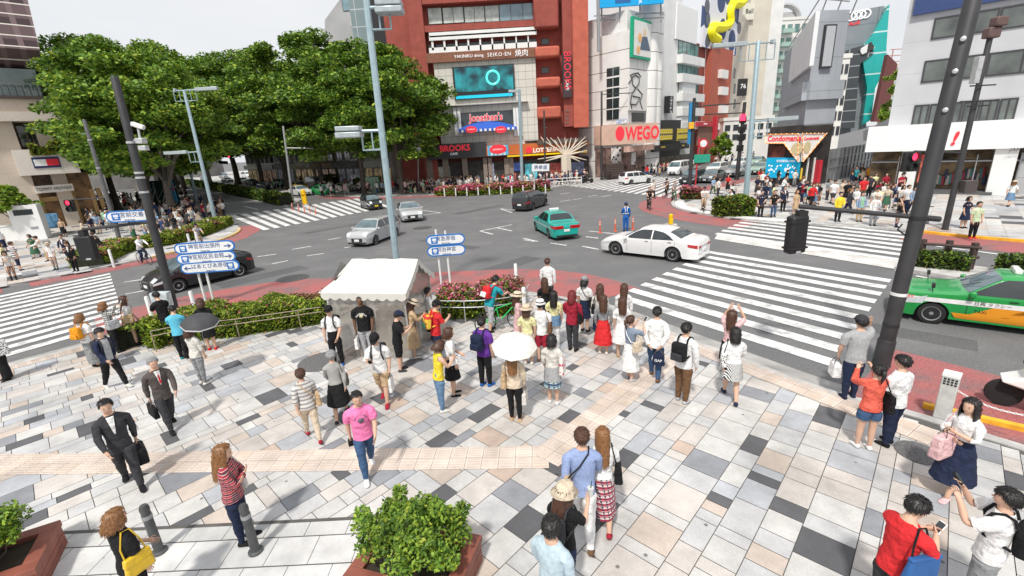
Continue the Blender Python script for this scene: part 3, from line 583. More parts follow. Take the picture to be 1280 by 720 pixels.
z1 = F.px(900, -60, 1.0)[1]; b = MB(); F.pbox(b, 878, 58, 930, -60, .3, .8); bb = part(o, 'billboard', b, pattern('art_blotches', (.74, .75, .82), (.06, .09, .20), 'blotch', .26, width=.52))
b = MB(); pts = [(897, 50), (890, 45), (888, 39), (892, 34), (904, 34), (912, 28), (912, 14), (916, 5), (926, 4), (933, -6)]
b.tube([F.w(*F.px(x, y, 1), 1.0) for x, y in arc(pts, 4)], .85, 8); b.build('wavy_band', mat('lemon_yellow', (.85, .78, .0), .5, emit=.05), bb, world=True)
b = MB()
for x, y, r in ((884, 8, 1.1), (885, 24, 1), (885, 50, 1.05), (919, 20, 1.), (924, 35, 1.1), (897, 41, .9)): disc(F, x, y, r, .83)
b.build('dot', mat('art_dark', (.10, .11, .14), .5), bb, world=True)
def block(nm, label, x0, x1, Y, yt, m, dep=10, rows=0, cols=0, mg=None, skew=0, ybase=215, group=None, wy=None):
 A = PY(x0, ybase, Y); B = PY(x1, ybase, Y + skew); F = Fac((A.x, A.y), (B.x, B.y)); o = building(nm, label, F, group=group); zt = F.px((x0 + x1) / 2, yt)[1]
 b = MB(); F.box(b, 0, F.len, 0, zt, -dep, 0); part(o, 'wall', b, m, smooth=0)
 b = MB(); F.box(b, -.15, F.len + .15, zt + .003, zt + .6, -dep - .1, .15); part(o, 'parapet', b, m, smooth=0)
 for r in range(rows):
  for c in range(cols):
   w = F.len / cols; z = 3.5 + (zt - 4) * r / rows; h = (zt - 4) / rows
   window(F, o, w * (c + .18), w * (c + .82), z + h * .25, z + h * .85, .02, mg or M_glassd, nx=2, sill=False)
 return F, o, zt
M_beige = mat('beige_render', (.60, .56, .48), .8, var=.08, scale=.4); M_off = mat('offwhite_render', (.74, .73, .70), .8, var=.07, scale=.4); M_greyc = mat('grey_concrete', (.42, .42, .43), .8, var=.12, scale=.3)
F, o, zt = block('office_block', 'tall beige block with a framed sign high on its side, beside the wavy billboard', 920, 944, 104, -60, M_beige, 14)
b = MB(); F.pbox(b, 928, 25, 944, 3, .1, .6); part(o, 'framed_sign', b, mat('sign_cream', (.7, .68, .6), .6)); ptext(F, o, 'Ball', 937, 14, 6, L_blk, .65)
b = MB(); F.pbox(b, 922, 120, 935, 98, .1, .6); part(o, 'black_sign', b, M_blk); ptext(F, o, '76', 929, 108, 6, L_white, .65)
F, o, zt = block('office_block', 'narrow white tower with a dark oval window standing behind the street lamp', 940, 958, 112, -60, M_wht, 14); b = MB(); F.pbox(b, 950.5, 45, 955, 29, .02, .2); part(o, 'slit_window', b, M_glassd)
F, o, zt = block('apartment_tower', 'pale apartment tower with arched roof and tiers of green balconies', 955, 988, 122, 26, M_off, 14, 9, 4, M_glassg)
b = MB(); q = F.px(981, 26); b.tube([F.w(q[0] + 3.6 * math.cos(t * math.pi / 10), q[1] + 3.4 * math.sin(t * math.pi / 10), -.5) for t in range(11)], .6, 6); F.box(b, q[0] - 3, q[0] + 3, q[1], q[1] + 1.9, -1, -.6); part(o, 'arched_roof', b, M_greyc)
for r in range(9):
 b = MB(); z = 4 + (zt - 4) * r / 9; F.box(b, .4, F.len * .45, z, z + .9, .1, 1.4); part(o, 'balcony', b, mat('balcony_green', (.35, .5, .45), .3), smooth=0)
block('shop_block', 'low white shops in the street behind the parked cars', 900, 960, 92, 150, M_off, 8, 2, 6, M_glassd)
C = Vector((28.4, 45.4, 0)); A = Vector((33.6, 56.5, 0)); B = Vector((31.5, 45.8, 0)); Fl = Fac(A, C); Fr = Fac(C, B)
M_met = pattern('grey_panels', (.40, .43, .47), (.25, .27, .30), 'panel', .35, width=.02, c3=2.2); M_lite = mat('pale_board', (.74, .76, .78), .5, var=.05, scale=.4)
o = thing('corner_tower', 'grey metal corner tower with blank boards above an orange edged wedge sign', 'building', C)
zt = Fr.px(1021, 13)[1]
Al = Fl.w(Fl.px(985, 33)[0], 0)
b = MB(); b.prism([(Al.x, Al.y), (C.x, C.y), (B.x, B.y), (B.x + 4, B.y + 7), (Al.x + 4, Al.y + 3)], 5.6, zt); part(o, 'wall', b, M_met, smooth=0)
b = MB(); z0 = Fl.px(1011, 122)[1]; Fl.pbox(b, 985, 104, 1020, 14, .02, .35); part(o, 'blank_board', b, M_lite, smooth=0)
b = MB(); Fr.pbox(b, 1026, 85, 1047, 30, .02, .3); q = part(o, 'board_frame', b, M_frame); b = MB(); Fr.pbox(b, 1027.5, 83, 1045.5, 32, .3, .34); b.build('board', mat('blank_grey', (.50, .53, .56), .5, var=.06), q, world=True, smooth=0)
b = MB(); zc, zd = Fr.px(1015, 125)[1], Fr.px(1015, 102)[1]
Fl.box(b, Fl.px(985, 110)[0], Fl.len + .2, zc, zd, .02, .5); Fr.box(b, -.2, Fr.len + .1, zc, zd, .02, .5); part(o, 'setback_band', b, M_met, smooth=0)
b = MB(); b.tube([Fl.w(Fl.px(985, 33)[0], zt + .6, -.2), Vector((C.x, C.y, zt + .9)), Fr.w(Fr.len, zt + .7, -.2)], .06, 5)
for s in (.5, 2, 3.5): b.tube([Fr.w(s, zt - .2, -.2), Fr.w(s, zt + 1.0, .3)], .06, 5)
part(o, 'roof_rail', b, M_grey)
Aw = PY(956, 222, 48.2); Aw.z = 0; Fl2 = Fac(Aw, C)
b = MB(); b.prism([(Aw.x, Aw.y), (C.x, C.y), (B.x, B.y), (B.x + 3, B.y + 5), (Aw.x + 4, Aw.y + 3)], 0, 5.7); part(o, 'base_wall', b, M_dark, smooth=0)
def wedge(F_, pts, d, m, nm):
 b = MB(); V = [F_.w(*F_.px(x, y, d), d) for x, y in pts]; W = [p + F_.n * .25 for p in V]; n = len(V)
 b.add(V + W, [tuple(range(n, 2 * n))] + [(i, (i + 1) % n, n + (i + 1) % n, n + i) for i in range(n)]); return part(o, nm, b, m, smooth=0), W
for F_, pts, tx in ((Fl2, [(959, 168), (1000, 167), (1000, 202), (982, 179), (959, 179)], None), (Fr, [(1000, 167), (1030, 167), (1001, 202)], None)):
 q, W = wedge(F_, pts, .35, mat('sign_cream2', (.82, .81, .79), .5), 'sign_board'); b = MB(); k = len(W); b.tube([w + F_.n * .06 for w in W], .045, 6, closed=True); b.build('orange_edge', mat('orange_edge', (.9, .28, .02), .5, emit=.15), q, world=True)
 b = MB()
 for i in range(k):
  for t in range(6): b.lathe([(.03, 0), (.035, .05), (.02, .06)], 6, 0, Matrix.Translation(W[i].lerp(W[(i + 1) % k], t / 6) + F_.n * .08))
 b.build('light_bulbs', mat('bulb', (1, .85, .5), .3, emit=1.2), q, world=True)
ptext(Fl2, o, 'Condomania', 980, 173.3, 7.2, L_red, .63, bold=.025, sx=.88, tilt=-1); ptext(Fr, o, 'Condomania', 1014.5, 173, 4.4, L_red, .63, bold=.015, sx=.72)
b = MB(); disc(Fl2, 996, 186, .55, .64); part(o, 'round_mark', b, mat('sign_tan', (.6, .5, .3), .5)); b = MB(); disc(Fr, 1009, 184, .45, .64, (.8, 1.2)); part(o, 'round_mark', b, mat('sign_tan', (.6, .5, .3)))
b = MB(); Fl2.pbox(b, 956, 222, 1000, 197, .05, .3); q = part(o, 'blue_shutter', b, mat('poster_blue', (.0, .42, .72), .5, var=.1, scale=1.5)); ptext(Fl2, o, '表参道駅前にOPEN', 982, 201.5, 2.6, L_white, .33, sx=.8)
b = MB()
for i in range(26): rx, ry = random.uniform(959, 998), random.uniform(206, 219); b.box((-.09, -.06, 0), (.1, .06, .01), 0, Fl2.tm(*Fl2.px(rx, ry, .3), .305, random.uniform(0, 90)))
b.build('speckles', L_white, q, world=True, smooth=0)
b = MB(); Fl2.pbox(b, 960, 197, 982, 182, .02, .1); part(o, 'shop_window', b, mat('shop_red_glow', (.12, .03, .02), .4, var=.9, scale=1.3))
b = MB(); Fr.pbox(b, 1008, 228, 1011, 197, .05, .2); Fr.pbox(b, 1016, 228, 1019, 197, .05, .2); part(o, 'door_jamb', b, M_wht); b = MB(); Fr.pbox(b, 1021, 230, 1029, 200, .1, .7); part(o, 'vending_machine', b, mat('sign_red', (.55, .03, .05)))
b = MB(); Fl2.pbox(b, 999, 229, 1003, 210, .4, .5); part(o, 'yellow_banner', b, L_yel)
F = Fac(PY(1034, 215, 96)[:2], PY(1112, 215, 92)[:2]); o = building('glass_showroom', 'angular dark grey and teal glass showroom tower with four ring emblem', F)
def poly(F_, o, pts, d, m, nm, th=.4):
 b = MB(); V = [F_.w(*F_.px(x, y, d), d) for x, y in pts]; W = [p - F_.n * th for p in V]; n = len(V)
 b.add(V + W, [tuple(range(n)), tuple(range(n, 2 * n))[::-1]] + [(i, n + i, n + (i + 1) % n, (i + 1) % n) for i in range(n)]); return part(o, nm, b, m, smooth=0)
poly(F, o, [(1054, 16), (1106, 7), (1089, 50), (1080, 60), (1083, 160), (1044, 170), (1044, 60)], -1.5, pattern('slate_panels', (.24, .27, .30), (.16, .18, .20), 'panel', .3, width=.04, c3=1.), 'wall', 8)
poly(F, o, [(1112, 5), (1108, 60), (1109, 82), (1094, 110), (1089, 150), (1078, 156), (1084, 110), (1076, 60), (1090, 45)], .3, pattern('teal_panes', (.02, .40, .38), (.55, .72, .72), 'panel', .28, width=.07, c3=1.4, rough=.1), 'glass_front', 3)
poly(F, o, [(1060, 62), (1088, 54), (1092, 66), (1075, 80), (1068, 160), (1044, 160), (1050, 80)], .6, pattern('dark_lattice', (.06, .07, .08), (.35, .38, .4), 'panel', .5, width=.08, c3=1.2), 'lattice_front', 1.5)
poly(F, o, [(1074, 62), (1089, 52), (1094, 60), (1078, 68)], .9, pattern('bw_louvres', (.05, .05, .05), (.7, .72, .72), 'stripe', .9, axis=3, width=.5), 'louvre', .4)
b = MB()
for i in range(4):
 a, z = F.px(1064.5 + i * 6.3, 20.0 - i * 1.2, -1); Q = F.tm(a, z, -1.4); b.tube([Q @ Vector((.72 * math.cos(t * .42), .72 * math.sin(t * .42), 0)) for t in range(15)], .13, 6, closed=True)
part(o, 'ring_emblem', b, L_white); ptext(F, o, 'Audi', 1068, 29, 5, L_red, -1.4, tilt=5, bold=.02)
block('office_block', 'small white office with square windows below the teal showroom', 1024, 1042, 74, 74, M_off, 8, 5, 3, M_glassd)
F, o, zt = block('beige_house', 'beige building with roof steelwork between glass showroom and white shop', 1092, 1122, 88, 86, M_beige, 1.2, 3, 2, M_curt)
b = MB()
for s in (.5, 2.5, 5, 7.5): b.tube([F.w(s, zt, -1), F.w(s, zt + 3.2, -1)], .09, 5)
for h in (1.2, 2.2, 3.2): b.tube([F.w(0, zt + h, -1), F.w(8, zt + h, -1)], .07, 5)
part(o, 'roof_frame', b, mat('frame_rust', (.45, .2, .18), .6))
poly(F, o, [(1110, 68), (1122, 80), (1108, 152), (1092, 152)], 1.5, mat('maroon_wall', (.13, .04, .04), .6), 'side_wall', .8)
A = P(1033, 228); B = P(1122, 205); F = Fac(A[:2], B[:2]); b = MB(); n = 44
zt = F.px(1040, 191)[1]
o = thing('site_hoarding', 'grey corrugated steel hoarding along the side street', 'fence', F.w(F.len / 2, 0))
for i in range(n):
 s = F.len * i / n; F.box(b, s, s + F.len / n - .02, 0, 3.3, (i % 2) * .08 - .1, (i % 2) * .08)
part(o, 'corrugated_sheet', b, mat('galvanised', (.27, .28, .29), .5, metal=.3, var=.3, scale=.7), smooth=0)
b = MB(); F.box(b, 0, F.len, 1.5, 1.58, .09, .13); F.box(b, 0, F.len, 2.4, 2.48, .09, .13); part(o, 'rail', b, M_grey, smooth=0)
F = Fac(PY(1075, 178, 52)[:2], PY(1129, 178, 47)[:2]); o = building('shoe_shop', 'white wedge shaped shop board with blue lettering above the hoarding', F)
poly(F, o, [(1079, 176), (1079, 164), (1130, 139), (1130, 205), (1112, 205), (1112, 177)], 0, M_wht, 'sign_wall', 3); ptext(F, o, 'BIRKENSTOCK', 1108, 166.5, 6.4, L_navy, .04, bold=.03, sx=.88, tilt=1)
Bp = Vector((34.7, 33.3, 0)); A = Bp + VD * 7.2; B = Bp - VD * 16; F = Fac(A, B); o = building('white_shop', 'white office building with ribbon windows above a clothes shop at the right edge', F)
M_pan = pattern('pale_concrete', (.55, .56, .59), (.42, .43, .46), 'panel', .45, width=.015, c3=1.2)
z1 = F.px(1200, 187)[1]; zb = F.px(1200, 158)[1]; zt = F.px(1200, -20)[1]
off = Fac(A + UD * .9 + VD * -.9, B + UD * .9); Fo = off
b = MB(); zc = Fo.px(1200, 160)[1]
Fo.box(b, 0, Fo.len, z1, zt + 6, -10, 0); part(o, 'wall', b, M_pan, smooth=0)
for y0, y1, ye0, ye1 in ((158, 132, 156, 128), (104, 77, 93, 66), (50, 24, 29, 0)):
 a0, z0 = Fo.px(1138 + (158 - y0) * .23, y0); z2 = Fo.px(1138 + (158 - y0) * .23, y1)[1]; a1 = Fo.px(1266, ye0)[0] if y0 == 158 else Fo.len - .3
 k = 6; st = (a1 - a0) / k
 for i in range(k): window(Fo, o, a0 + st * i + .02, a0 + st * (i + 1) - .02, z0, z2, .01, mat('office_glass', (.10, .115, .11), .08, var=.5, scale=.8, spec=.9), nx=2, sill=False, fr=.1)
b = MB(); zz = Fo.px(1160, 17)[1]; Fo.box(b, .3, Fo.len, zz, zz + 5, .02, .3); part(o, 'blue_board', b, mat('navy_board', (.03, .06, .18), .5))
b = MB(); F.box(b, -.2, F.len, z1, zb + .3, -2, .25); part(o, 'white_fascia', b, mat('fascia_white', (.84, .84, .84), .35, var=.02))
ptext(F, o, '!', 1192, 174, 17, L_red, .3, bold=.03, shear=.2); ptext(F, o, 'JAMS.ES', 1276, 187, 4.5, L_blk, .3, shear=.2)
for xa, xb in ((1120, 1141), (1233, 1262)): a0, a1 = F.px(xa, 235)[0], F.px(xb, 235)[0]; b = MB(); F.box(b, a0, a1, .1, z1 - .003, -1.2, 0); part(o, 'white_pier', b, M_wht, smooth=0)
b = MB(); F.box(b, .1, F.len, .1, z1, -3.5, -2.2); part(o, 'shop_back', b, mat('shop_warm', (.26, .18, .10), .6, var=.9, scale=.9))
b = MB(); F.pbox(b, 1262, 250, 1330, 190, -1.2, -.4); part(o, 'stone_wall', b, pattern('grey_flags', (.42, .43, .44), (.25, .25, .26), 'panel', .8, width=.03, c3=.6), smooth=0)
b = MB(); F.pbox(b, 1146, 228, 1158, 193, -.5, -.35); q = part(o, 'shop_poster', b, mat('poster_red', (.52, .12, .08), .5, var=.5, scale=1.2, emit=.1)); ptext(F, o, 'LACOSTE', 1155, 196, 4, L_red, -.3)
b = MB(); F.box(b, .2, F.px(1240, 240)[0], .1, .28, -2.2, .35); part(o, 'step', b, mat('dark_step', (.10, .10, .105), .7), smooth=0)
b = MB()
for i in range(22):
 a0 = F.px(1165 + i * 3.2, 225)[0]; zz = random.uniform(.5, 1.2); b.tube([F.w(a0, zz, -2.0), F.w(a0, zz + .7, -1.95)], [.14, .09], 6, mi=i % 4)
part(o, 'clothes_display', b, [mat('display_cloth_a', (.35, .05, .07), .8), mat('display_cloth_b', (.06, .07, .12), .8), mat('display_cloth_c', (.5, .45, .4), .8), mat('display_cloth_d', (.10, .25, .25), .8)])
b = MB(); F.box(b, .3, F.len * .75, 2.4, 2.5, -1.9, -.4)
for s in np.arange(2, F.len * .7, 2.2): F.box(b, s, s + .06, .28, z1 - .4, -.35, -.3)
part(o, 'shop_mullion', b, M_grey, smooth=0)
A = Vector((-57.5, 33.5, 0)); B = Vector((-44.6, 47.1, 0)); F = Fac(A, B); o = building('flag_store', 'sandstone store with white balcony panel and red white blue flag emblem', F)
M_sand = pattern('sandstone', (.58, .50, .42), (.48, .41, .34), 'panel', .9, width=.03, c3=.7)
ztop = F.px(40, 124)[1]
L0, L1, L2 = F.px(20, 150)[0], F.px(24, 230)[0], F.len
b = MB(); z = F.px(40, 152)[1]; F.box(b, -14, F.px(28, 190)[0], 0, z, -6, 0); F.box(b, F.px(66, 170)[0], L2, 0, z, -6, -.4); F.box(b, -14, L2, F.px(40, 170)[1] + 2, z - .01, -6, -1.6); F.box(b, -14, L2 - .1, 0, z - .02, -7, -2.5); part(o, 'wall', b, M_sand, smooth=0)
b = MB(); F.box(b, -14, F.px(76, 145, .8)[0], z + .003, F.px(40, 140, .8)[1], -7, .8); part(o, 'cornice', b, mat('pale_stone', (.62, .55, .49), .7, var=.06), smooth=0)
b = MB(); F.box(b, -14, F.px(66, 135)[0], F.px(40, 140, .8)[1] + .003, ztop, -7, .1); part(o, 'parapet', b, M_sand, smooth=0)
b = MB(); F.box(b, -14, F.px(68, 125)[0], ztop + .003, ztop + .25, -7, .4); part(o, 'dark_ledge', b, mat('ledge_brown', (.09, .065, .06), .6), smooth=0)
a0, a1 = F.px(20, 205, 1.0)[0], F.px(98, 205, 1.0)[0]; z0 = F.px(60, 218, 1.0)[1]; z1 = F.px(60, 186, 1.0)[1]
b = MB(); F.box(b, a0, a1, z0, z1, -.5, 1.0); bp_ = part(o, 'balcony_panel', b, mat('panel_cream', (.74, .68, .62), .6, var=.04), smooth=0)
fl = F.px(58, 203, 1.0); b = MB(); F.box(b, fl[0] - .95, fl[0] + .95, fl[1] - .5, fl[1] + .5, 1.0, 1.06, 0); F.box(b, fl[0] - .85, fl[0], fl[1] - .3, fl[1] + .3, 1.06, 1.09, 1); F.box(b, fl[0], fl[0] + .85, fl[1] - .3, fl[1] + .3, 1.06, 1.09, 2)
part(o, 'flag_emblem', b, [mat('flag_navy', (.02, .03, .12), .5), mat('flag_white', (.85, .85, .85), .5), mat('flag_red', (.75, .02, .04), .5)], smooth=0)
CREEP = (F.w(a0 + (a1 - a0) * .28, 0, .35), F.w(a1 - .1, 0, .35), z1)
for x0_, x1_ in ((28, 36), (38, 48), (50, 60)): pwin(F, o, x0_, 184, x1_, 157, -1.55, M_glassd, nx=1, sill=False, mframe=mat('bronze', (.2, .12, .07), .5))
b = MB(); zs0, zs1 = F.px(70, 240, .4)[1], F.px(70, 231, .4)[1]; sa0, sa1 = F.px(42, 235, .4)[0], F.px(92, 235, .4)[0]; F.box(b, sa0, sa1, zs0, zs1, -1.8, .4); part(o, 'shop_sign', b, mat('panel_cream', (.7, .6, .5)), smooth=0)
text('TOMMY HILFIGER', (zs1 - zs0) * .62, L_blk, o, F.tm((sa0 + sa1) / 2, (zs0 + zs1) / 2, .43), sx=.72, spacing=1.1)
b = MB(); F.box(b, sa0 + .2, sa1 + 1.6, .1, z0, -2.45, -1.6); part(o, 'shopfront', b, mat('bronze_shopfront', (.28, .15, .06), .4, var=.9, scale=1.1))
b = MB()
for s in (sa0, sa0 + 2.2, sa0 + 4.6, sa1 - .3, sa1 + 1.2): F.box(b, s, s + .35, .1, zs0, -1.6, -1.1)
F.box(b, sa0, sa1, zs0 - .9, zs0 - .45, -1.6, -.9); part(o, 'bronze_frame', b, mat('bronze_gold', (.45, .28, .12), .4, metal=.4), smooth=0)
b = MB(); F.box(b, -14, F.px(52, 110)[0], ztop + .25, F.px(40, 94)[1] + .6, -5, -.7); part(o, 'glazed_storey', b, glass('storey_glass', (.12, .17, .16)), smooth=0)
b = MB()
for x in range(-20, 60, 9): b.tube([F.w(F.px(x, 122)[0], ztop + .2, .2), F.w(F.px(x, 122)[0], ztop + 1.3, .2)], .04, 5)
b.tube([F.w(-14, ztop + 1.3, .2), F.w(F.px(60, 120)[0], ztop + 1.3, .2)], .05, 5); part(o, 'railing', b, M_grey)
e0 = F.w(*F.px(50, 63, 1.5), 1.5); e1 = F.w(*F.px(48, 95, -2), -2); e2 = F.w(*F.px(30, -60, -1.5), -1.5); l = F.t * -26
sh = pattern('copper_shingles', (.14, .09, .095), (.06, .036, .04), 'plaid', .55, c3=(.20, .135, .14), rough=.4)
b = MB(); V = [e0, e0 + l, e2 + l + Vector((0, 0, 8)), e2 + Vector((0, 0, 8)), e1, e1 + l]
bk = F.n * -9; V += [e2 + Vector((0, 0, 8)) + bk, e2 + l + Vector((0, 0, 8)) + bk, e1 + bk, e1 + l + bk, e0 + bk]
b.add(V, [(1, 0, 3, 2), (0, 1, 5, 4), (4, 5, 9, 8), (0, 4, 8, 10), (3, 0, 10, 6), (2, 3, 6, 7)]); part(o, 'shingle_mass', b, sh, smooth=0)
F = Fac(PY(406, 215, 92)[:2], PY(482, 215, 92)[:2]); o = building('concrete_building', 'grey concrete building with sloping top rising behind the trees', F)
poly(F, o, [(406, 25), (430, -8), (470, -30), (470, 230), (406, 230)], 0, M_greyc, 'wall', 14)
poly(F, o, [(438, -40), (462, -40), (462, 36), (438, 33)], .8, mat('concrete_light', (.52, .52, .53), .8), 'projecting_bay', 1)
pwin(F, o, 429, 14, 437, -2, .02, M_glassb, nx=1, sill=False); pwin(F, o, 440, 10, 450, -4, .85, M_glassb, nx=1, sill=False)
F = Fac(PY(466, 215, 84)[:2], PY(518, 215, 84)[:2]); o = building('glass_office', 'blue green glass curtain walled block beside red brick pier', F)
zt = F.px(490, -60)[1]; b = MB(); F.box(b, 0, F.len, 0, zt, -10, 0); part(o, 'glass_wall', b, pattern('curtain_wall', (.24, .32, .34), (.55, .6, .62), 'panel', .4, width=.06, c3=1.1, rough=.12), smooth=0)
b = MB(); F.pbox(b, 491, 230, 497, -60, .02, .4); part(o, 'dark_rib', b, M_blk, smooth=0)
for i in range(7):
 A = Vector((-17.5, 74.5, 0)) + VD * (i * 9.2); B = A + VD * 8.9; F = Fac(B, A); lab = ['white fronted boutique with bare shop window between the brick pier and trees', 'grey slatted boutique with lit blue sign under avenue trees', 'brown shop with warm lamps under the avenue trees', 'shop with cream awning under the avenue trees', 'dark glazed shop deep under the avenue trees', 'grey shop behind the queue of taxis on the avenue', 'farthest pale shop along the avenue'][i]
 o = building('avenue_shop', lab, F, group='shops behind the avenue trees'); h = [11, 10, 12, 9, 13, 12, 14][i]
 b = MB(); F.box(b, 0, F.len, 0, h, -8, 0); part(o, 'wall', b, [M_off, M_greyc, mat('brown_front', (.2, .13, .1), .7), M_beige, M_greyc, M_off, M_beige][i], smooth=0)
 for k in range(3): window(F, o, .5 + k * 2.8, 2.9 + k * 2.8, .4, 3.1, .03, mat('shop_lit%d' % (i % 3), [(.30, .22, .12), (.10, .10, .12), (.18, .12, .08)][i % 3], .3, var=.9, scale=1.3, emit=.25), nx=2, sill=False)
 for k in range(3): window(F, o, .7 + k * 2.8, 2.7 + k * 2.8, 4.6, 6.9, .03, M_glassd, nx=2)
 b = MB(); F.box(b, .1, F.len - .1, 3.3, 4.2, .02, .8); part(o, 'fascia', b, [M_wht, M_blk, mat('fascia_tan', (.4, .28, .18), .6), M_off, M_blk, M_grey, M_off][i], smooth=0)
 if i == 3:
  b = MB(); b.add([F.w(1, 3.2, 2.2), F.w(7, 3.2, 2.2), F.w(6.5, 4.4, .1), F.w(1.5, 4.4, .1)], [(0, 1, 2, 3)]); part(o, 'awning', b, mat('awning_cream', (.72, .64, .52), .8), smooth=0)
for i in range(5):
 A = Vector((-50, 52, 0)) + VD * (i * 12); B = A + VD * 11.6; F = Fac(A, B); F = Fac(B - UD * 0, A) if F.n.dot(Vector((1, -.3, 0))) < 0 else F
 o = building('avenue_house', ['dark glazed shop behind the queue on the left pavement', 'brown shop behind the waiting crowd on the left', 'grey block hidden by the left hand trees', 'beige block far along the left pavement', 'farthest block of the left pavement'][i], F, group='shops behind the left trees'); b = MB(); F.box(b, 0, F.len, 0, 10 + i, -8, 0); part(o, 'wall', b, [M_dark, mat('brown_front', (.2, .13, .1)), M_greyc, M_beige, M_off][i], smooth=0)
 for k in range(4): window(F, o, .5 + k * 2.7, 2.8 + k * 2.7, .5, 3.2, .03, M_glassd if k % 2 else mat('shop_lit0', (.3, .22, .12)), nx=2, sill=False)
M_shade = mat('far_shade_grey', (.16, .155, .15), .8, var=.3, scale=.3)  # dark tone for blocks added to close the bright gap beneath the far trees
block('added_end_block', 'added dim block darkening the bright far end of the avenue', 150, 262, 190, 175, M_shade, 10, 3, 10, M_glassd); block('added_end_block', 'added dark block filling the bright gap behind the left trees', 40, 190, 125, 150, M_shade, 10, 3, 8, M_glassd)
# ================================================================== foliage
def leaf_mat(n, c, tl=.25): return mat(n, c, .55, var=.3, scale=1.5, tl=tl, spec=.35)
M_leaf = [leaf_mat('leaf_dark', (.055, .12, .02)), leaf_mat('leaf_mid', (.13, .245, .03)), leaf_mat('leaf_light', (.26, .39, .046)), leaf_mat('leaf_yellow', (.36, .43, .045))]
M_bark = mat('bark', (.10, .085, .07), .9, var=.35, scale=4, bump=.5)
def leaves(cent, size, mats_w, up=.5, seed=1, asp=.55):
 """leaf-shaped quads at the given points; returns arrays for from_pydata"""
 g = np.random.default_rng(seed); n = len(cent); nrm = g.normal(size=(n, 3)); nrm[:, 2] = np.abs(nrm[:, 2]) + up * 2; nrm /= np.linalg.norm(nrm, axis=1)[:, None]
 a = g.normal(size=(n, 3)); a -= nrm * (a * nrm).sum(1)[:, None]; a /= np.linalg.norm(a, axis=1)[:, None]; b = np.cross(nrm, a)
 s = size * g.uniform(.6, 1.3, n)[:, None]; a = a * s; b = b * s * asp
 V = np.stack([cent - a, cent - b * 1.0 + a * .1, cent + a, cent + b * 1.0 + a * .1], 1).reshape(-1, 3)
 F = np.arange(4 * n).reshape(-1, 4); mi = g.choice(len(mats_w), n, p=np.array(mats_w) / sum(mats_w)); return V, F, mi
def leaf_mesh(name, V, F, mi, mats, parent=None, kind=None):
 me = bpy.data.meshes.new(name); me.from_pydata(V.tolist(), [], F.tolist())
 for m in mats: me.materials.append(m)
 me.polygons.foreach_set('material_index', mi.astype(np.int32)); me.update()
 o = bpy.data.objects.new(name, me); COL.objects.link(o)
 if parent: o.parent = parent
 if kind: o['kind'] = kind
 return o
def make_tree(label, loc, Hh, rad, seed, trunk=.35, low=.22, group=None, nclump=90, per=330, lsize=.225, nm='zelkova_tree', mats_w=(.3, .4, .24, .06), flat=.42):
 rd = random.Random(seed); g = np.random.default_rng(seed); o = thing(nm, label, 'tree', loc, rd.uniform(0, 6), group)
 b = MB(); th = Hh * .26; b.tube([(0, 0, -.1), (.05, 0, .5), (.1, .05, th * .6), (0, .1, th)], [trunk * 1.5, trunk * 1.05, trunk * .9, trunk * .8], 10)
 tips = []; zc = Hh * (low + 1) / 2; rz = Hh * (1 - low) / 2
 for i in range(nclump):
  while True:
   p = g.normal(size=3); p /= np.linalg.norm(p)
   if p[2] > -.75: break
  k = g.uniform(.45, 1.0) ** .6; q = np.array([p[0] * rad * k, p[1] * rad * k, zc + p[2] * rz * k]); q[:2] *= 1 + .12 * math.sin(3 * math.atan2(p[1], p[0]) + seed); tips.append(q)
 for i in range(11):
  q = tips[i * (len(tips) // 11)]; a = Vector((0, .05, th * rd.uniform(.75, 1))); q = Vector(q); m = a.lerp(q, .45) + Vector((0, 0, Hh * .08))
  b.tube([a, a.lerp(m, .5) + Vector((rd.uniform(-.3, .3), rd.uniform(-.3, .3), .3)), m, q], [trunk * .55, trunk * .42, trunk * .28, .05], 6)
 b.build('trunk', M_bark, o)
 C = []
 for q in tips:
  cr_ = rad * g.uniform(.16, .30); n = int(per * (cr_ / (rad * .23)) ** 1.5); d = g.normal(size=(n, 3)); d /= np.linalg.norm(d, axis=1)[:, None]; r = g.uniform(.15, 1, n)[:, None] ** .55
  c = d * r * cr_; c[:, 2] *= flat; c[:, 2] -= .18 * (c[:, 0] ** 2 + c[:, 1] ** 2) / cr_; C.append(c + q)
 V, F, mi = leaves(np.concatenate(C), lsize, mats_w, .35, seed); leaf_mesh('crown', V, F, mi, M_leaf, o); return o
def dup(o, loc, rz, s, label):
 c = copy_tree(o); c.location = loc; c.rotation_euler = (0, 0, rz); c.scale = (s, s, s); c['label'] = label; return c
TG = 'zelkova trees along the avenue'
tA = make_tree('big zelkova at the junction end of the far row, beside the restaurant building', PY(503, 240, 62), 17.6, 7.4, 3, low=.14, group=TG, nclump=120)
tB = make_tree('leafy zelkova behind the traffic camera pole, nearest of the left row', PY(217, 262, 46) * 1, 15.2, 6.6, 5, group=TG, nclump=125, mats_w=(.2, .38, .33, .09), lsize=.20)
tC = make_tree('tall dense zelkova at the left end beside the sandstone store', PY(150, 265, 58), 20.5, 7.6, 9, low=.14, group=TG, nclump=120)
for t in (tA, tB, tC): t.location.z = SW
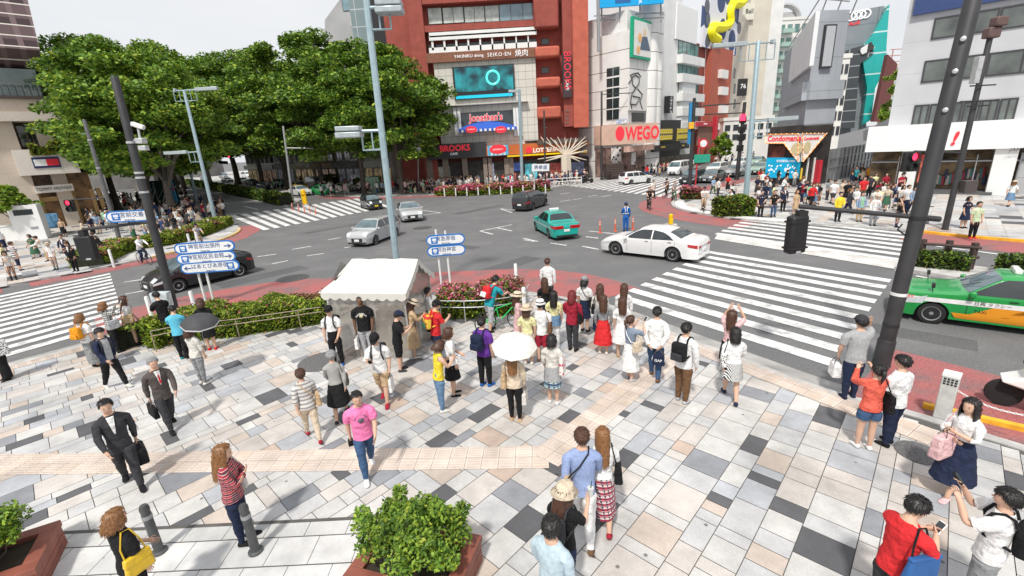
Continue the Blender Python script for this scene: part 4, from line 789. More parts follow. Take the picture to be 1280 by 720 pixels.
for i, (o, x, Y, s, lab) in enumerate([(tA, 455, 66, 1.08, 'zelkova left of the tall grey-blue lamp post, second in the far row'), (tC, 405, 76, 1.16, 'zelkova behind the queueing taxis, third in the far row'), (tA, 362, 84, 1.25, 'zelkova whose trunk rises behind the white taxi in the far row'), (tC, 330, 98, 1.25, 'zelkova above the parked vans in the far row'), (tB, 300, 112, 1.8, 'zelkova beyond the avenue signal gantry'), (tA, 266, 128, 1.6, 'most distant zelkova closing the end of the avenue'),
  (tC, 185, 50, .86, 'zelkova between the two dark poles, second in the left row'), (tA, 205, 72, 1.15, 'zelkova deep in the left row above the dense crowd'), (tB, 222, 90, 1.7, 'zelkova far down the left row beside the carriageway'), (tC, 232, 110, 1.45, 'last visible zelkova of the left row'), (tB, 110, 66, 1.3, 'zelkova behind the balcony corner of the sandstone store')]):
 p = PY(x, 240, Y); dup(o, (p.x, p.y, SW), i * 1.9, s, lab)
o = make_tree('small round street tree with bright leaves by the cafe', PY(901, 195, 78), 5.2, 1.7, 21, .12, .25, None, 40, 90, .2, 'street_tree', (.1, .35, .4, .15), .8); o.location.z = SW
o = make_tree('bright green tree beyond the shoe shop board', PY(1112, 172, 74), 13.5, 2.6, 22, .15, .3, None, 50, 90, .25, 'street_tree', (.1, .35, .4, .15), .8); o.location.z = SW
o = make_tree('young tree above the white kiosk by the sandstone store', P(30, 300), 4.6, 1.5, 25, .1, .35, None, 40, 90, .17, 'street_tree', (.1, .3, .4, .2), .8)
o = make_tree('dark bush tree at the left edge behind the kiosk', P(2, 290), 4.4, 1.6, 26, .1, .2, None, 36, 90, .2, 'street_tree', (.5, .4, .1, 0), .8)
M_hl = [leaf_mat('hedge_dark', (.022, .045, .012)), leaf_mat('hedge_green', (.12, .21, .022)), leaf_mat('hedge_lime', (.27, .34, .03)), leaf_mat('hedge_bronze', (.24, .13, .05)), leaf_mat('azalea_pink', (.60, .10, .20)), leaf_mat('azalea_pale', (.70, .32, .36))]
M_twig = mat('hedge_core', (.018, .022, .010), .95, var=.4)
def inset(poly, d):
 n = len(poly); cx = sum(p[0] for p in poly) / n; cy = sum(p[1] for p in poly) / n
 return [(p[0] + (cx - p[0]) * d / max(.01, math.hypot(p[0] - cx, p[1] - cy)), p[1] + (cy - p[1]) * d / max(.01, math.hypot(p[0] - cx, p[1] - cy))) for p in poly]
def hedge(label, line, width, h, zbase, mw, seed, lsize=.055, dens=900, nm='hedge', flower=None, wobble=.12, cat='hedge', group=None, left=True):
 """hedge along a polyline, growing to one side of it"""
 a, c = strip(line, 0, width if left else -width); poly = [(p.x, p.y) for p in a] + [(p.x, p.y) for p in reversed(c)]
 cx = sum(p[0] for p in poly) / len(poly); cy = sum(p[1] for p in poly) / len(poly)
 o = thing(nm, label, cat, (cx, cy, 0), 0, group)
 core, _c = strip(line, .12 if left else -.12, width - .12); ci = (width - .12) if left else -(width - .12)
 p1, p2 = strip(line, .13 * (1 if left else -1), ci); b = MB(); b.prism([(p.x, p.y) for p in p1] + [(p.x, p.y) for p in reversed(p2)], zbase, zbase + h - .13); part(o, 'branches', b, M_twig, smooth=0)
 g = np.random.default_rng(seed); pts = []; col = []; flow = []
 L = [Vector((x, y, 0)) for x, y in line]; tot = sum((L[i + 1] - L[i]).length for i in range(len(L) - 1)); n = int(tot * (width + 2 * h) * dens)
 for k in range(n):
  t = g.uniform(0, tot); i = 0
  while t > (L[i + 1] - L[i]).length and i < len(L) - 2: t -= (L[i + 1] - L[i]).length; i += 1
  f = min(1, t / max(1e-6, (L[i + 1] - L[i]).length)); P0 = a[i].lerp(a[i + 1], f); P1 = c[i].lerp(c[i + 1], f)
  u = g.uniform(0, width + 2 * h); hh = h * (1 + wobble * math.sin(P0.x * 2.3 + P0.y * 3.1 + seed) + .5 * wobble * math.sin(P0.x * 7 + seed))
  if u < h: s, z = 0., u / h * hh
  elif u < h + width: s, z = (u - h) / width, hh
  else: s, z = 1., (u - h - width) / h * hh
  e = min(s, 1 - s) * width; rnd = max(0, .22 - e); z2 = min(z, hh - rnd * rnd * 2.2) + g.normal() * .035; q = P0.lerp(P1, s)
  q = q + Vector((g.normal() * .04, g.normal() * .04, 0)); pts.append((q.x - cx, q.y - cy, zbase + max(.02, z2))); flow.append((z / h, q.x, q.y))
 pts = np.array(pts); V, F, mi = leaves(pts, lsize, mw[:4], .25, seed)
 if flower:
  for k, (zz, x, y) in enumerate(flow):
   if zz > flower[1] and g.random() < flower[0] * (.5 + .5 * math.sin(x * 1.3 + seed) * math.sin(y * 1.1) + .35): mi[k] = 4 if g.random() < .6 else 5
   elif zz > .7 and math.sin(x * .9 + seed) + math.sin(y * 1.7) > 1.0 and mi[k] in (1, 2): mi[k] = 3
 leaf_mesh('foliage', V, F, mi, M_hl, o); return o
hl = arc([P(183, 432), P(196, 437), P(215, 430), P(300, 420), P(408, 404)], 5)
hedge('lime green hedge running from the crouching pair to the white tent', [(x, y) for x, y in hl], 1.25, .85, SW, (.10, .35, .52, .03), 1, flower=(.05, .9))
hl = arc([P(548, 398), P(600, 398), P(645, 391), P(655, 378)], 5)
hedge('hedge with pink azalea blossom right of the white tent', hl, 1.15, .95, SW, (.22, .4, .25, .13), 2, flower=(.55, .74))
hedge('low kerbside hedge with pink end on the left corner beside the cyclist', arc([P(134, 330), P(170, 313), P(230, 303), P(270, 290), P(292, 280)], 4), 1.7, .75, SW, (.10, .33, .5, .07), 3, lsize=.09, dens=330, flower=(.10, .9))
hedge('long pink azalea bed in front of the cafe across the junction', arc([P(543, 244), P(580, 244), P(640, 241), P(688, 238)], 4), 2.0, 1.0, SW, (.15, .38, .38, .09), 4, lsize=.16, dens=130, flower=(.75, .5))
hedge('round shrub bed by the lamp post on the right corner', arc([P(889, 268), P(905, 271), P(944, 270)], 4), 1.5, 1.15, SW, (.3, .42, .2, .08), 5, lsize=.09, dens=330)
hedge('small red leaved bed by the blue pole on the island tip', arc([P(853, 250), P(878, 249)], 3), 1.2, .95, SW, (.3, .1, .05, .55), 6, lsize=.12, dens=200, flower=(.8, .6))
hedge('clipped dark hedge on the median beside the brown fence', [P(1138, 334)[:2], P(1211, 341)[:2]], .75, .55, .12, (.5, .4, .08, .02), 7, lsize=.06, dens=600)
hedge('second clipped dark hedge on the median at the right edge', [P(1240, 340)[:2], P(1330, 352)[:2]], .75, .55, .12, (.5, .4, .08, .02), 8, lsize=.06, dens=600)
hedge('long clipped median hedge in front of the queueing cars', [P(366, 254)[:2], P(300, 241)[:2], P(236, 229)[:2]], 1.6, 1.1, .12, (.5, .4, .08, .02), 9, lsize=.2, dens=60)
hedge('dark round hedge beside the green cabinet across the junction', [P(443, 238)[:2], P(462, 239)[:2]], 2.2, 1.9, SW, (.4, .45, .12, .03), 10, lsize=.16, dens=110)
hedge('dark hedge behind the silver hatchback on the avenue', [P(402, 233)[:2], P(414, 233)[:2]], 2.2, 1.7, SW, (.5, .4, .08, .02), 11, lsize=.16, dens=110)
hedge('trailing yellow green creeper over the cream balcony panel', [tuple(CREEP[0].xy), tuple(CREEP[1].xy)], .9, .9, CREEP[2] - .55, (.05, .3, .5, .15), 12, lsize=.16, dens=130, nm='hanging_creeper', cat='plant', left=False, wobble=.3)
M_brk = mat('brown_brick_glazed', (.24, .075, .05), .55, var=.25, scale=3, bump=.15)
def planter(label, c, ang, L, W, h, seed, br, bl):
 o = thing('brick_planter', label, 'planter', (c[0], c[1], SW), ang)
 b = MB(); t = .17
 def rim(z0, z1, e):
  b.box((-L / 2 - e, -W / 2 - e, z0), (L / 2 + e, -W / 2 + t, z1)); b.box((-L / 2 - e, W / 2 - t, z0), (L / 2 + e, W / 2 + e, z1)); b.box((-L / 2 - e, -W / 2 + t + .002, z0), (-L / 2 + t, W / 2 - t - .002, z1)); b.box((L / 2 - t, -W / 2 + t + .002, z0), (L / 2 + e, W / 2 - t - .002, z1))
 n = int(h / .085)
 for i in range(n): rim(i * h / n, (i + 1) * h / n - .008, 0 if i < n - 1 else .015)
 b.build('brick_box', M_brk, o, bevel=.006)
 b = MB(); b.box((-L / 2 + t, -W / 2 + t, 0), (L / 2 - t, W / 2 - t, h - .08)); b.build('soil', mat('soil', (.04, .03, .02), .95), o)
 g = np.random.default_rng(seed); C = []
 b = MB(); sh = thing('box_bush', bl, 'shrub', (c[0], c[1], SW + h - .1), ang)
 for i in range(95):
  q = g.normal(size=3) * np.array([.23 * (L / 1.4), .24 * (W / 1.0), .19]); q[2] = abs(q[2]) + .22 + .28 * math.exp(-(q[0] ** 2 + q[1] ** 2) / .25)
  q[0] = np.clip(q[0], -L / 2 - .05, L / 2 + .05); q[1] = np.clip(q[1], -W / 2 - .05, W / 2 + .05)
  b.tube([(q[0] * .3, q[1] * .3, 0), (q[0] * .8, q[1] * .8, q[2] * .5), tuple(q + np.array([0, 0, .08]))], [.012, .008, .004], 4)
  m = 190; d = g.normal(size=(m, 3)); d /= np.linalg.norm(d, axis=1)[:, None]; C.append(q + d * (g.uniform(.1, 1, m)[:, None] ** .5) * np.array([.15, .15, .13]) * g.uniform(.7, 1.3))
 b.build('stems', M_bark, sh); V, F, mi = leaves(np.concatenate(C), .031, (.16, .40, .36, .08), .3, seed); leaf_mesh('foliage', V, F, mi, M_leaf, sh)
c = P(520, 715); planter('red brown brick planter box at the bottom centre', (c.x + .05, c.y - .12), R(-18), 1.45, 1.0, .42, 31, 1, 'bright green box bush growing in the bottom centre planter')
c = P(-10, 742); planter('red brown brick planter box in the bottom left corner', (c.x - .15, c.y + .05), R(28), 1.5, .95, .42, 32, 1, 'bright green box bush growing in the bottom left planter')
# ================================================================== vehicles
def lerp_tab(tab, x):
 if x <= tab[0][0]: return tab[0][1]
 for (a, b), (c, d) in zip(tab, tab[1:]):
  if x <= c:
   t = (x - a) / max(1e-6, c - a); return b + (d - b) * t
 return tab[-1][1]
def smooth_tab(tab, n=6):
 xs = [p[0] for p in tab]; o = []
 for i in range(len(tab) - 1):
  a, b, c, d = tab[max(i - 1, 0)], tab[i], tab[i + 1], tab[min(i + 2, len(tab) - 1)]
  m1 = (c[1] - a[1]) / max(.05, c[0] - a[0]); m2 = (d[1] - b[1]) / max(.05, d[0] - b[0]); h = c[0] - b[0]; dl = (c[1] - b[1]) / max(1e-6, h)
  m1 = max(-3 * abs(dl), min(3 * abs(dl), m1)); m2 = max(-3 * abs(dl), min(3 * abs(dl), m2))
  if m1 * dl < 0: m1 = 0
  if m2 * dl < 0: m2 = 0
  for k in range(n):
   t = k / n; o.append((b[0] + h * t, (2 * t ** 3 - 3 * t * t + 1) * b[1] + (t ** 3 - 2 * t * t + t) * h * m1 + (-2 * t ** 3 + 3 * t * t) * c[1] + (t ** 3 - t * t) * h * m2))
 o.append(tab[-1]); return o
def paint(n, c, metal=0): return mat('paint_' + n, c, .32, metal=metal, var=.03, coat=.8, spec=.5)
M_tyre = mat('tyre_rubber', (.015, .015, .016), .85); M_rim = mat('alloy_rim', (.55, .56, .57), .3, metal=.8); M_cgl = mat('car_glass', (.02, .027, .03), .04, spec=1.0, var=.3, scale=2); M_cgw = mat('windscreen_glass', (.10, .15, .17), .05, spec=1.0, var=.5, scale=1.5)
M_trim = mat('black_trim', (.02, .02, .021), .5); M_chr = mat('chrome', (.6, .6, .6), .15, metal=1); M_lamp = mat('head_lamp', (.62, .66, .68), .08, spec=1.0, coat=1); M_tail = mat('tail_lamp', (.45, .008, .012), .12, coat=1); M_plate = mat('number_plate', (.75, .76, .75), .5); M_ply = mat('yellow_plate', (.85, .65, .02), .5)
M_seat = mat('cabin_dark', (.03, .035, .04), .8)
SPEC = {
 'sedan': dict(L=4.85, W=1.84, H=1.45, wb=2.85, fo=.90, wr=.34, top=[(-2.42, .80), (-2.38, .98), (-2.1, 1.06), (-1.72, 1.09), (-1.15, 1.34), (-.6, 1.44), (-.1, 1.45), (.35, 1.40), (1.15, 1.0), (1.75, .93), (2.2, .80), (2.40, .62)], belt=[(-2.4, .85), (-1.5, .97), (0, .93), (1.2, .86), (2.4, .62)],
 ws=(.40, 1.10), rw=(-1.68, -1.12), sw=[([(-1.38, 1.0), (-.35, .965)], [(-1.12, 1.18), (-.85, 1.30), (-.35, 1.37)]), ([(-.29, .963), (.85, .945)], [(-.29, 1.375), (.2, 1.36), (.5, 1.25), (.85, 1.03)])]),
 'taxi': dict(L=4.70, W=1.70, H=1.50, wb=2.78, fo=.86, wr=.31, top=[(-2.34, .78), (-2.30, .98), (-1.75, 1.03), (-1.5, 1.05), (-1.08, 1.40), (-.7, 1.48), (-.1, 1.50), (.22, 1.47), (.95, 1.01), (1.7, .95), (2.22, .86), (2.34, .62)], belt=[(-2.4, .90), (-1.5, .95), (0, .95), (1.0, .92), (2.4, .78)],
 ws=(.28, .90), rw=(-1.45, -1.05), sw=[([(-1.18, 1.0), (-.28, .99)], [(-.98, 1.36), (-.7, 1.40), (-.28, 1.42)]), ([(-.22, .99), (.76, .98)], [(-.22, 1.42), (.18, 1.40), (.4, 1.27), (.76, 1.03)])]),
 'hatch': dict(L=4.48, W=1.75, H=1.49, wb=2.70, fo=.92, wr=.32, top=[(-2.22, .72), (-2.18, 1.02), (-2.0, 1.14), (-1.3, 1.36), (-.5, 1.47), (.05, 1.49), (.5, 1.42), (1.45, 1.02), (1.9, .88), (2.2, .66)], belt=[(-2.3, .98), (-1.4, 1.0), (0, .94), (1.3, .87), (2.25, .60)],
 ws=(.52, 1.42), rw=(-1.95, -1.35), sw=[([(-1.55, 1.04), (-.35, .985)], [(-1.35, 1.17), (-1.0, 1.28), (-.35, 1.38)]), ([(-.29, .98), (1.05, .935)], [(-.29, 1.385), (.2, 1.39), (.5, 1.30), (1.05, 1.02)])]),
 'wagon': dict(L=4.20, W=1.69, H=1.52, wb=2.55, fo=.80, wr=.30, top=[(-2.09, .70), (-2.06, 1.0), (-1.98, 1.38), (-1.75, 1.49), (-.9, 1.52), (.2, 1.51), (.45, 1.46), (1.12, 1.02), (1.75, .93), (2.02, .82), (2.1, .60)], belt=[(-2.1, .95), (-1, .96), (0, .95), (1.1, .90), (2.1, .72)],
 ws=(.48, 1.08), rw=(-2.06, -1.82), sw=[([(-1.85, 1.0), (-.95, 1.0)], [(-1.75, 1.40), (-.95, 1.43)]), ([(-.89, 1.0), (-.1, .99)], [(-.89, 1.43), (-.1, 1.43)]), ([(-.04, .99), (.92, .97)], [(-.04, 1.43), (.4, 1.40), (.6, 1.28), (.92, 1.03)])]),
 'van': dict(L=4.60, W=1.72, H=1.62, wb=2.72, fo=.88, wr=.32, top=[(-2.28, .72), (-2.26, 1.0), (-2.08, 1.40), (-1.8, 1.58), (-.9, 1.62), (.2, 1.60), (.6, 1.52), (1.45, 1.05), (1.9, .90), (2.22, .82), (2.3, .60)], belt=[(-2.3, 1.0), (-1, 1.0), (0, .97), (1.3, .92), (2.3, .70)],
 ws=(.62, 1.42), rw=(-2.22, -1.9), sw=[([(-1.95, 1.07), (-.95, 1.04)], [(-1.8, 1.42), (-.95, 1.50)]), ([(-.89, 1.04), (.0, 1.02)], [(-.89, 1.50), (.0, 1.50)]), ([(.06, 1.02), (1.12, .99)], [(.06, 1.50), (.5, 1.46), (.75, 1.34), (1.12, 1.06)])]),
 'kei': dict(L=3.40, W=1.48, H=1.52, wb=2.40, fo=.58, wr=.27, top=[(-1.69, .70), (-1.67, 1.0), (-1.5, 1.38), (-1.3, 1.49), (-.6, 1.52), (.2, 1.50), (.5, 1.43), (1.05, 1.0), (1.45, .90), (1.62, .80), (1.7, .6)], belt=[(-1.7, .92), (0, .93), (1.0, .88), (1.7, .68)],
 ws=(.52, 1.02), rw=(-1.64, -1.4), sw=[([(-1.4, 1.0), (-.3, .98)], [(-1.3, 1.38), (-.3, 1.43)]), ([(-.24, .98), (.85, .95)], [(-.24, 1.43), (.3, 1.41), (.55, 1.28), (.85, 1.02)])]),
 'bigvan': dict(L=4.80, W=1.76, H=2.0, wb=2.6, fo=.95, wr=.32, top=[(-2.38, .75), (-2.36, 1.1), (-2.30, 1.85), (-2.1, 1.97), (0, 2.0), (1.0, 1.98), (1.3, 1.86), (1.95, 1.15), (2.25, .92), (2.38, .62)], belt=[(-2.4, 1.12), (0, 1.12), (1.7, 1.08), (2.4, .72)],
 ws=(1.34, 1.92), rw=(-2.355, -2.305), sw=[([(-2.2, 1.2), (-.8, 1.2)], [(-2.15, 1.82), (-.8, 1.84)]), ([(-.7, 1.2), (.55, 1.2)], [(-.7, 1.84), (.55, 1.84)]), ([(.65, 1.2), (1.66, 1.2)], [(.65, 1.84), (1.15, 1.82), (1.66, 1.28)])]),
}
def wheel_mesh(o, x, y, r, sgn, rim=5, dark=False, w=.20):
 M = Matrix.Translation((x, y, r)) @ Matrix.Rotation(R(90) * -sgn, 4, 'X')
 b = MB(); b.lathe([(r * .64, -w), (r * .93, -w), (r, -w * .8), (r, -.03), (r * .95, -.0), (r * .70, .008), (r * .66, -.012)], 26, 0, M); t = b.build('wheel', M_tyre, o)
 b = MB(); b.lathe([(r * .66, -.06), (r * .67, -.006), (r * .60, -.012), (r * .56, -.05), (.02, -.06)], 22, 0, M)
 for k in range(rim):
  q = 2 * math.pi * k / rim; T = M @ Matrix.Rotation(q, 4, 'Z'); b.box((.03, -r * (.30 if rim < 6 else .12) * .5, -.05), (r * .60, r * (.30 if rim < 6 else .12) * .5, -.014), 0, T)
 b.lathe([(r * .17, -.05), (r * .16, -.008), (.01, -.006)], 10, 0, M); b.build('rim', M_trim if dark else M_rim, t)
def car(kind, label, loc, ang, body, group=None, nm='parked_car', cat='car', plate=M_plate, rim=5, dets=True, dark_rim=False):
 s = SPEC[kind]; L, W, H = s['L'], s['W'], s['H']; top = smooth_tab(s['top']); belt = s['belt']; r = s['wr']; xf = L / 2 - s['fo']; xr = xf - s['wb']
 o = thing(nm, label, cat, loc, ang, group); zb = .2
 def plan(x):
  e = L / 2 - abs(x); k = .62 if x > 0 else .5; return W / 2 * (1 - .20 * max(0, (k - e) / k) ** 2.2)
 def zt(x): return lerp_tab(top, x)
 def zbl(x): return min(lerp_tab(belt, x), zt(x) - .035)
 def hw(x, z):
  w = plan(x); b_ = lerp_tab(belt, x)
  if z <= b_: return w * (1 - .07 * ((b_ - z) / b_) ** 2 - (.03 if z < .32 else 0))
  return w * (1 - (.34 if kind not in ('bigvan',) else .14) * ((z - b_) / (H - b_)) ** 1.25 * (H - b_) / .55)
 def zbot(x):
  z = zb
  for c in (xf, xr):
   R_ = r * 1.17; d = abs(x - c)
   if d < R_: z = max(z, r + math.sqrt(R_ * R_ - d * d))
  return z
 xs = sorted(set([round(v, 4) for v in np.linspace(-L / 2, L / 2, 60)] + [round(c + q * r * 1.17, 4) for c in (xf, xr) for q in (-1, -.98, -.85, -.6, -.3, 0, .3, .6, .85, .98, 1)]))
 drop = lambda x: .05 + .03 * min(1, max(0, zt(x) - zbl(x)) / .4)
 def surf(x, f): return zt(x) - drop(x) * f ** 4
 V = []; FR = [0, .3, .55, .75, .9, 1.0]
 for x in xs:
  z0 = min(zbot(x), zbl(x) - .06); zl = zbl(x); ze = surf(x, 1); ze = max(ze, zl + .001); we = hw(x, ze); ring = [(x, 0, z0 + .02)]
  ring.append((x, hw(x, z0) * .86, z0))
  for t in (0, .12, .4, .7, .9, 1.0): z = z0 + (zl - z0) * t; ring.append((x, hw(x, z), z))
  for t in (.33, .66): z = zl + (ze - zl) * t; ring.append((x, hw(x, z), z))
  for f in FR[::-1]: ring.append((x, we * f, surf(x, f)))
  V.append(ring)
 n = len(V[0]); b = MB(); vs = []; F = []
 for ring in V: vs += ring + [(p[0], -p[1], p[2]) for p in ring[1:-1]]
 m = n + n - 2; idx = list(range(n)) + list(range(m - 1, n - 1, -1))
 for i in range(len(xs) - 1):
  for j in range(m):
   a, c = idx[j], idx[(j + 1) % m]; F.append((i * m + a, i * m + c, (i + 1) * m + c, (i + 1) * m + a))
 F.append(tuple(idx)[::-1]); F.append(tuple((len(xs) - 1) * m + k for k in idx)); b.add(vs, F); bd = b.build('body', body, o, smooth=38)
 def side(lo, up, sg, m_, nm_, off=.006, parent=o, nx=8, nz=3):
  bb = MB(); x0, x1 = lo[0][0], lo[-1][0]; VV = []; u0, u1 = up[0][0], up[-1][0]
  for i in range(nx + 1):
   t = i / nx; xl = x0 + (x1 - x0) * t; xu = u0 + (u1 - u0) * t
   for k in range(nz + 1):
    q = k / nz; x = xl + (xu - xl) * q; z = lerp_tab(lo, xl) * (1 - q) + lerp_tab(up, xu) * q; VV.append((x, sg * (hw(x, z) + off), z))
  FF = [(i * (nz + 1) + k, (i + 1) * (nz + 1) + k, (i + 1) * (nz + 1) + k + 1, i * (nz + 1) + k + 1) for i in range(nx) for k in range(nz)]
  bb.add(VV, [f if sg < 0 else f[::-1] for f in FF]); return bb.build(nm_, m_, parent, smooth=50)
 def topp(x0, x1, f0, f1, m_, nm_, off=.007, parent=o, nx=6, ny=8, skew=0):
  bb = MB(); VV = []
  for i in range(nx + 1):
   for k in range(ny + 1):
    f = f0 + (f1 - f0) * k / ny; x = x0 + (x1 - x0) * i / nx; x += skew * abs(f) ** 2; e = .02; dz = (zt(x + e) - zt(x - e)) / (2 * e); nn = math.hypot(1, dz); we = hw(x, max(surf(x, 1), zbl(x) + .001)); VV.append((x - dz / nn * off, we * f, surf(x, abs(f)) + off / nn))
  bb.add(VV, [(i * (ny + 1) + k, (i + 1) * (ny + 1) + k, (i + 1) * (ny + 1) + k + 1, i * (ny + 1) + k + 1) for i in range(nx) for k in range(ny)]); return bb.build(nm_, m_, parent, smooth=50)
 topp(s['ws'][0], s['ws'][1], -.93, .93, M_cgw, 'windscreen', skew=-.05)
 if kind != 'bigvan': topp(s['rw'][0], s['rw'][1], -.88, .88, M_cgl, 'rear_window', skew=.03)
 for sg in (1, -1):
  for lo, up in s['sw']: side(lo, up, sg, M_cgl, 'side_window')
 for x in (xf, xr):
  for sg in (1, -1): wheel_mesh(o, x, sg * (W / 2 - .035), r, sg, rim, dark_rim)
 b = MB()                                  # under-tray and arches
 b.box((-L / 2 + .25, -W / 2 + .22, .17), (L / 2 - .25, W / 2 - .22, .5)); b.build('chassis', M_trim, o, smooth=0)
 if not dets: return o
 xe = L / 2; we = plan(xe)
 def nose(y0, y1, z0, z1, m_, nm_, front=True, th=.02):
  bb = MB(); x = xe if front else -xe; bb.box((x - .05 if front else x - th, y0, z0), (x + th if front else x + .05, y1, z1)); return bb.build(nm_, m_, o, bevel=.008)
 ztf = zt(xe)
 nose(-we * .55, we * .55, .34, min(.60, ztf - .05), M_trim, 'grille'); nose(-.17, .17, .36, .50, plate, 'number_plate', th=.03)
 nose(-we * .95, we * .95, .22, .32, M_trim, 'bumper_strip', th=.012); nose(-we * .95, we * .95, .22, .34, M_trim if kind != 'sedan' else body, 'bumper_strip', False, .02); nose(-.17, .17, .52 if kind != 'sedan' else .50, .66 if kind != 'sedan' else .62, plate, 'number_plate', False, .03)
 xb = xe - .02; zf = zt(xe - .35)
 for sg in (1, -1):
  side([(xe - .62, min(.70, zbl(xe - .6) - .03) - .10), (xb, .52)], [(xe - .70, zbl(xe - .7) - .02), (xb, max(.58, zbl(xb) - .015))], sg, M_lamp, 'headlight', .009)
  topp(xe - .24, xe - .03, sg * .60, sg * .97, M_lamp, 'headlight', .008, ny=4)
  zr = zt(-xe + .06); side([(-xe + .03, .68), (-xe + .42, .76)], [(-xe + .03, min(.92, zbl(-xe + .03) - .01)), (-xe + .42, .88)], sg, M_tail, 'tail_light', .010)
  bb = MB(); y0, y1 = sorted((sg * we * .55, sg * we * .97)); bb.box((-xe - .012, y0, .68), (-xe + .05, y1, min(.88, zt(-xe) - .01))); bb.build('tail_light', M_tail, o, bevel=.01)
  bb = MB(); xm = s['ws'][1] - .12; zz = zbl(xm) + .07; yy = sg * (hw(xm, zz) + .11); bb.box((xm - .07, yy - .10, zz - .06), (xm + .05, yy + .07, zz + .08)); bb.build('wing_mirror', body, o, bevel=.025)
  for lo, up in s['sw'][-2:]:
   xh = lo[0][0] + .12; zz = lo[0][1] - .12; side([(xh, zz), (xh + .17, zz)], [(xh, zz + .03), (xh + .17, zz + .03)], sg, M_chr if kind == 'sedan' else M_trim, 'door_handle', .022, nx=2, nz=1)
   xs_ = lo[0][0] - .03; side([(xs_ - .006, .30), (xs_ + .006, .30)], [(xs_ - .006, lo[0][1]), (xs_ + .006, lo[0][1])], sg, M_trim, 'door_seam', .004, nx=1, nz=6)
  xs_ = s['sw'][-1][0][-1][0] + .06; side([(xs_ - .006, .30), (xs_ + .006, .30)], [(xs_ - .006, .9), (xs_ + .006, .9)], sg, M_trim, 'door_seam', .004, nx=1, nz=6)
 o['_'] = 0; del o['_']
 return o, side, topp, hw, nose
def g2(x, y): p = P(x, y, 0); return (p.x, p.y, 0)
def heading(a, c): p, q = P(*a, 0), P(*c, 0); return math.atan2(q.y - p.y, q.x - p.x)
def mid(a, c, off, ang): p, q = P(*a, 0), P(*c, 0); m = (p + q) / 2; return (m.x - math.sin(ang) * off, m.y + math.cos(ang) * off, 0)
P_white = paint('white', (.80, .80, .80)); P_black = paint('black', (.010, .011, .013)); P_silver = paint('silver', (.50, .51, .52), .3); P_teal = paint('teal', (.0, .36, .30)); P_green = paint('green', (.01, .30, .06)); P_grey = paint('grey', (.16, .17, .18), .3); P_navy = paint('navy', (.02, .03, .06)); P_lgreen = paint('pale_green', (.30, .45, .36)); P_red = paint('red', (.32, .02, .03)); P_pearl = paint('pearl_beige', (.55, .53, .48)); P_yel = paint('yellow', (.72, .55, .03)); P_org = paint('orange', (.78, .30, .01))
WH = (P(768, 319, 0) + P(843, 326, 0)) / 2; a = math.atan2(P(768, 319, 0).y - P(843, 326, 0).y, P(768, 319, 0).x - P(843, 326, 0).x)
def place_by_wheels(kind, fw, rw, sgn, label, body, wb_scale=None, **k):
 """front and rear wheel contact points seen on one flank; sgn +1 when the seen flank is the car's left"""
 s = SPEC[kind]; p, q = P(*fw, 0), P(*rw, 0); ang = math.atan2(p.y - q.y, p.x - q.x); L = s['L']; xf = L / 2 - s['fo']; xm = xf - s['wb'] / 2
 m = (p + q) / 2; d = Vector((math.cos(ang), math.sin(ang), 0)); n = Vector((-d.y, d.x, 0)); c = m - d * xm - n * (s['W'] / 2 - .1) * sgn
 return car(kind, label, (c.x, c.y, 0), ang, body, **k)
r1 = place_by_wheels('sedan', (768, 318.5), (843, 327.5), 1, 'glossy white saloon turning over the start of the wide zebra crossing', P_white, nm='moving_car', rim=12)
r2 = place_by_wheels('hatch', (222, 366), (303, 345), 1, 'black hatchback with silver wheels passing behind the blue direction signs', P_black, nm='moving_car')
r3 = place_by_wheels('wagon', (467, 307), (497, 295), 1, 'silver estate van with dark bumpers approaching the lamp post', P_silver, nm='moving_car')
r4 = place_by_wheels('taxi', (668, 287), (690, 300), 1, 'turquoise taxi with dark roof lamp driving away across the junction', P_teal, nm='taxi', cat='taxi')
c = g2(505, 277); r5 = car('sedan', 'white saloon following the silver estate van, half hidden by the lamp post', (c[0] + .2, c[1] + 1.6, 0), heading((495, 262), (507, 279)) , P_silver, nm='moving_car')
r6 = place_by_wheels('kei', (468, 265), (447, 259), -1, 'small black car with yellow plate beside the red posts', P_black, nm='moving_car', plate=M_ply)
r7 = car('van', 'black people carrier driving away beyond the turquoise taxi', mid((664, 262), (690, 258), 1.0, R(70)), R(62), P_black, nm='moving_car')
r8 = place_by_wheels('wagon', (807, 229), (792, 230.5), -1, 'white estate car crossing the far zebra by the clothing store', P_white, nm='moving_car')
p = P(1161, 404, 0); ang = math.atan2(VD.y, VD.x) + R(6); s = SPEC['taxi']; d = Vector((math.cos(ang), math.sin(ang), 0)); n = Vector((-d.y, d.x, 0)); c = p - d * (s['L'] / 2 - s['fo']) - n * (s['W'] / 2 - .08)
r9 = car('taxi', 'green and orange taxi with white lettered stripe at the right edge', (c.x, c.y, 0), ang, P_green, nm='taxi', cat='taxi', rim=10)
o, side, topp, hw, nose = r9
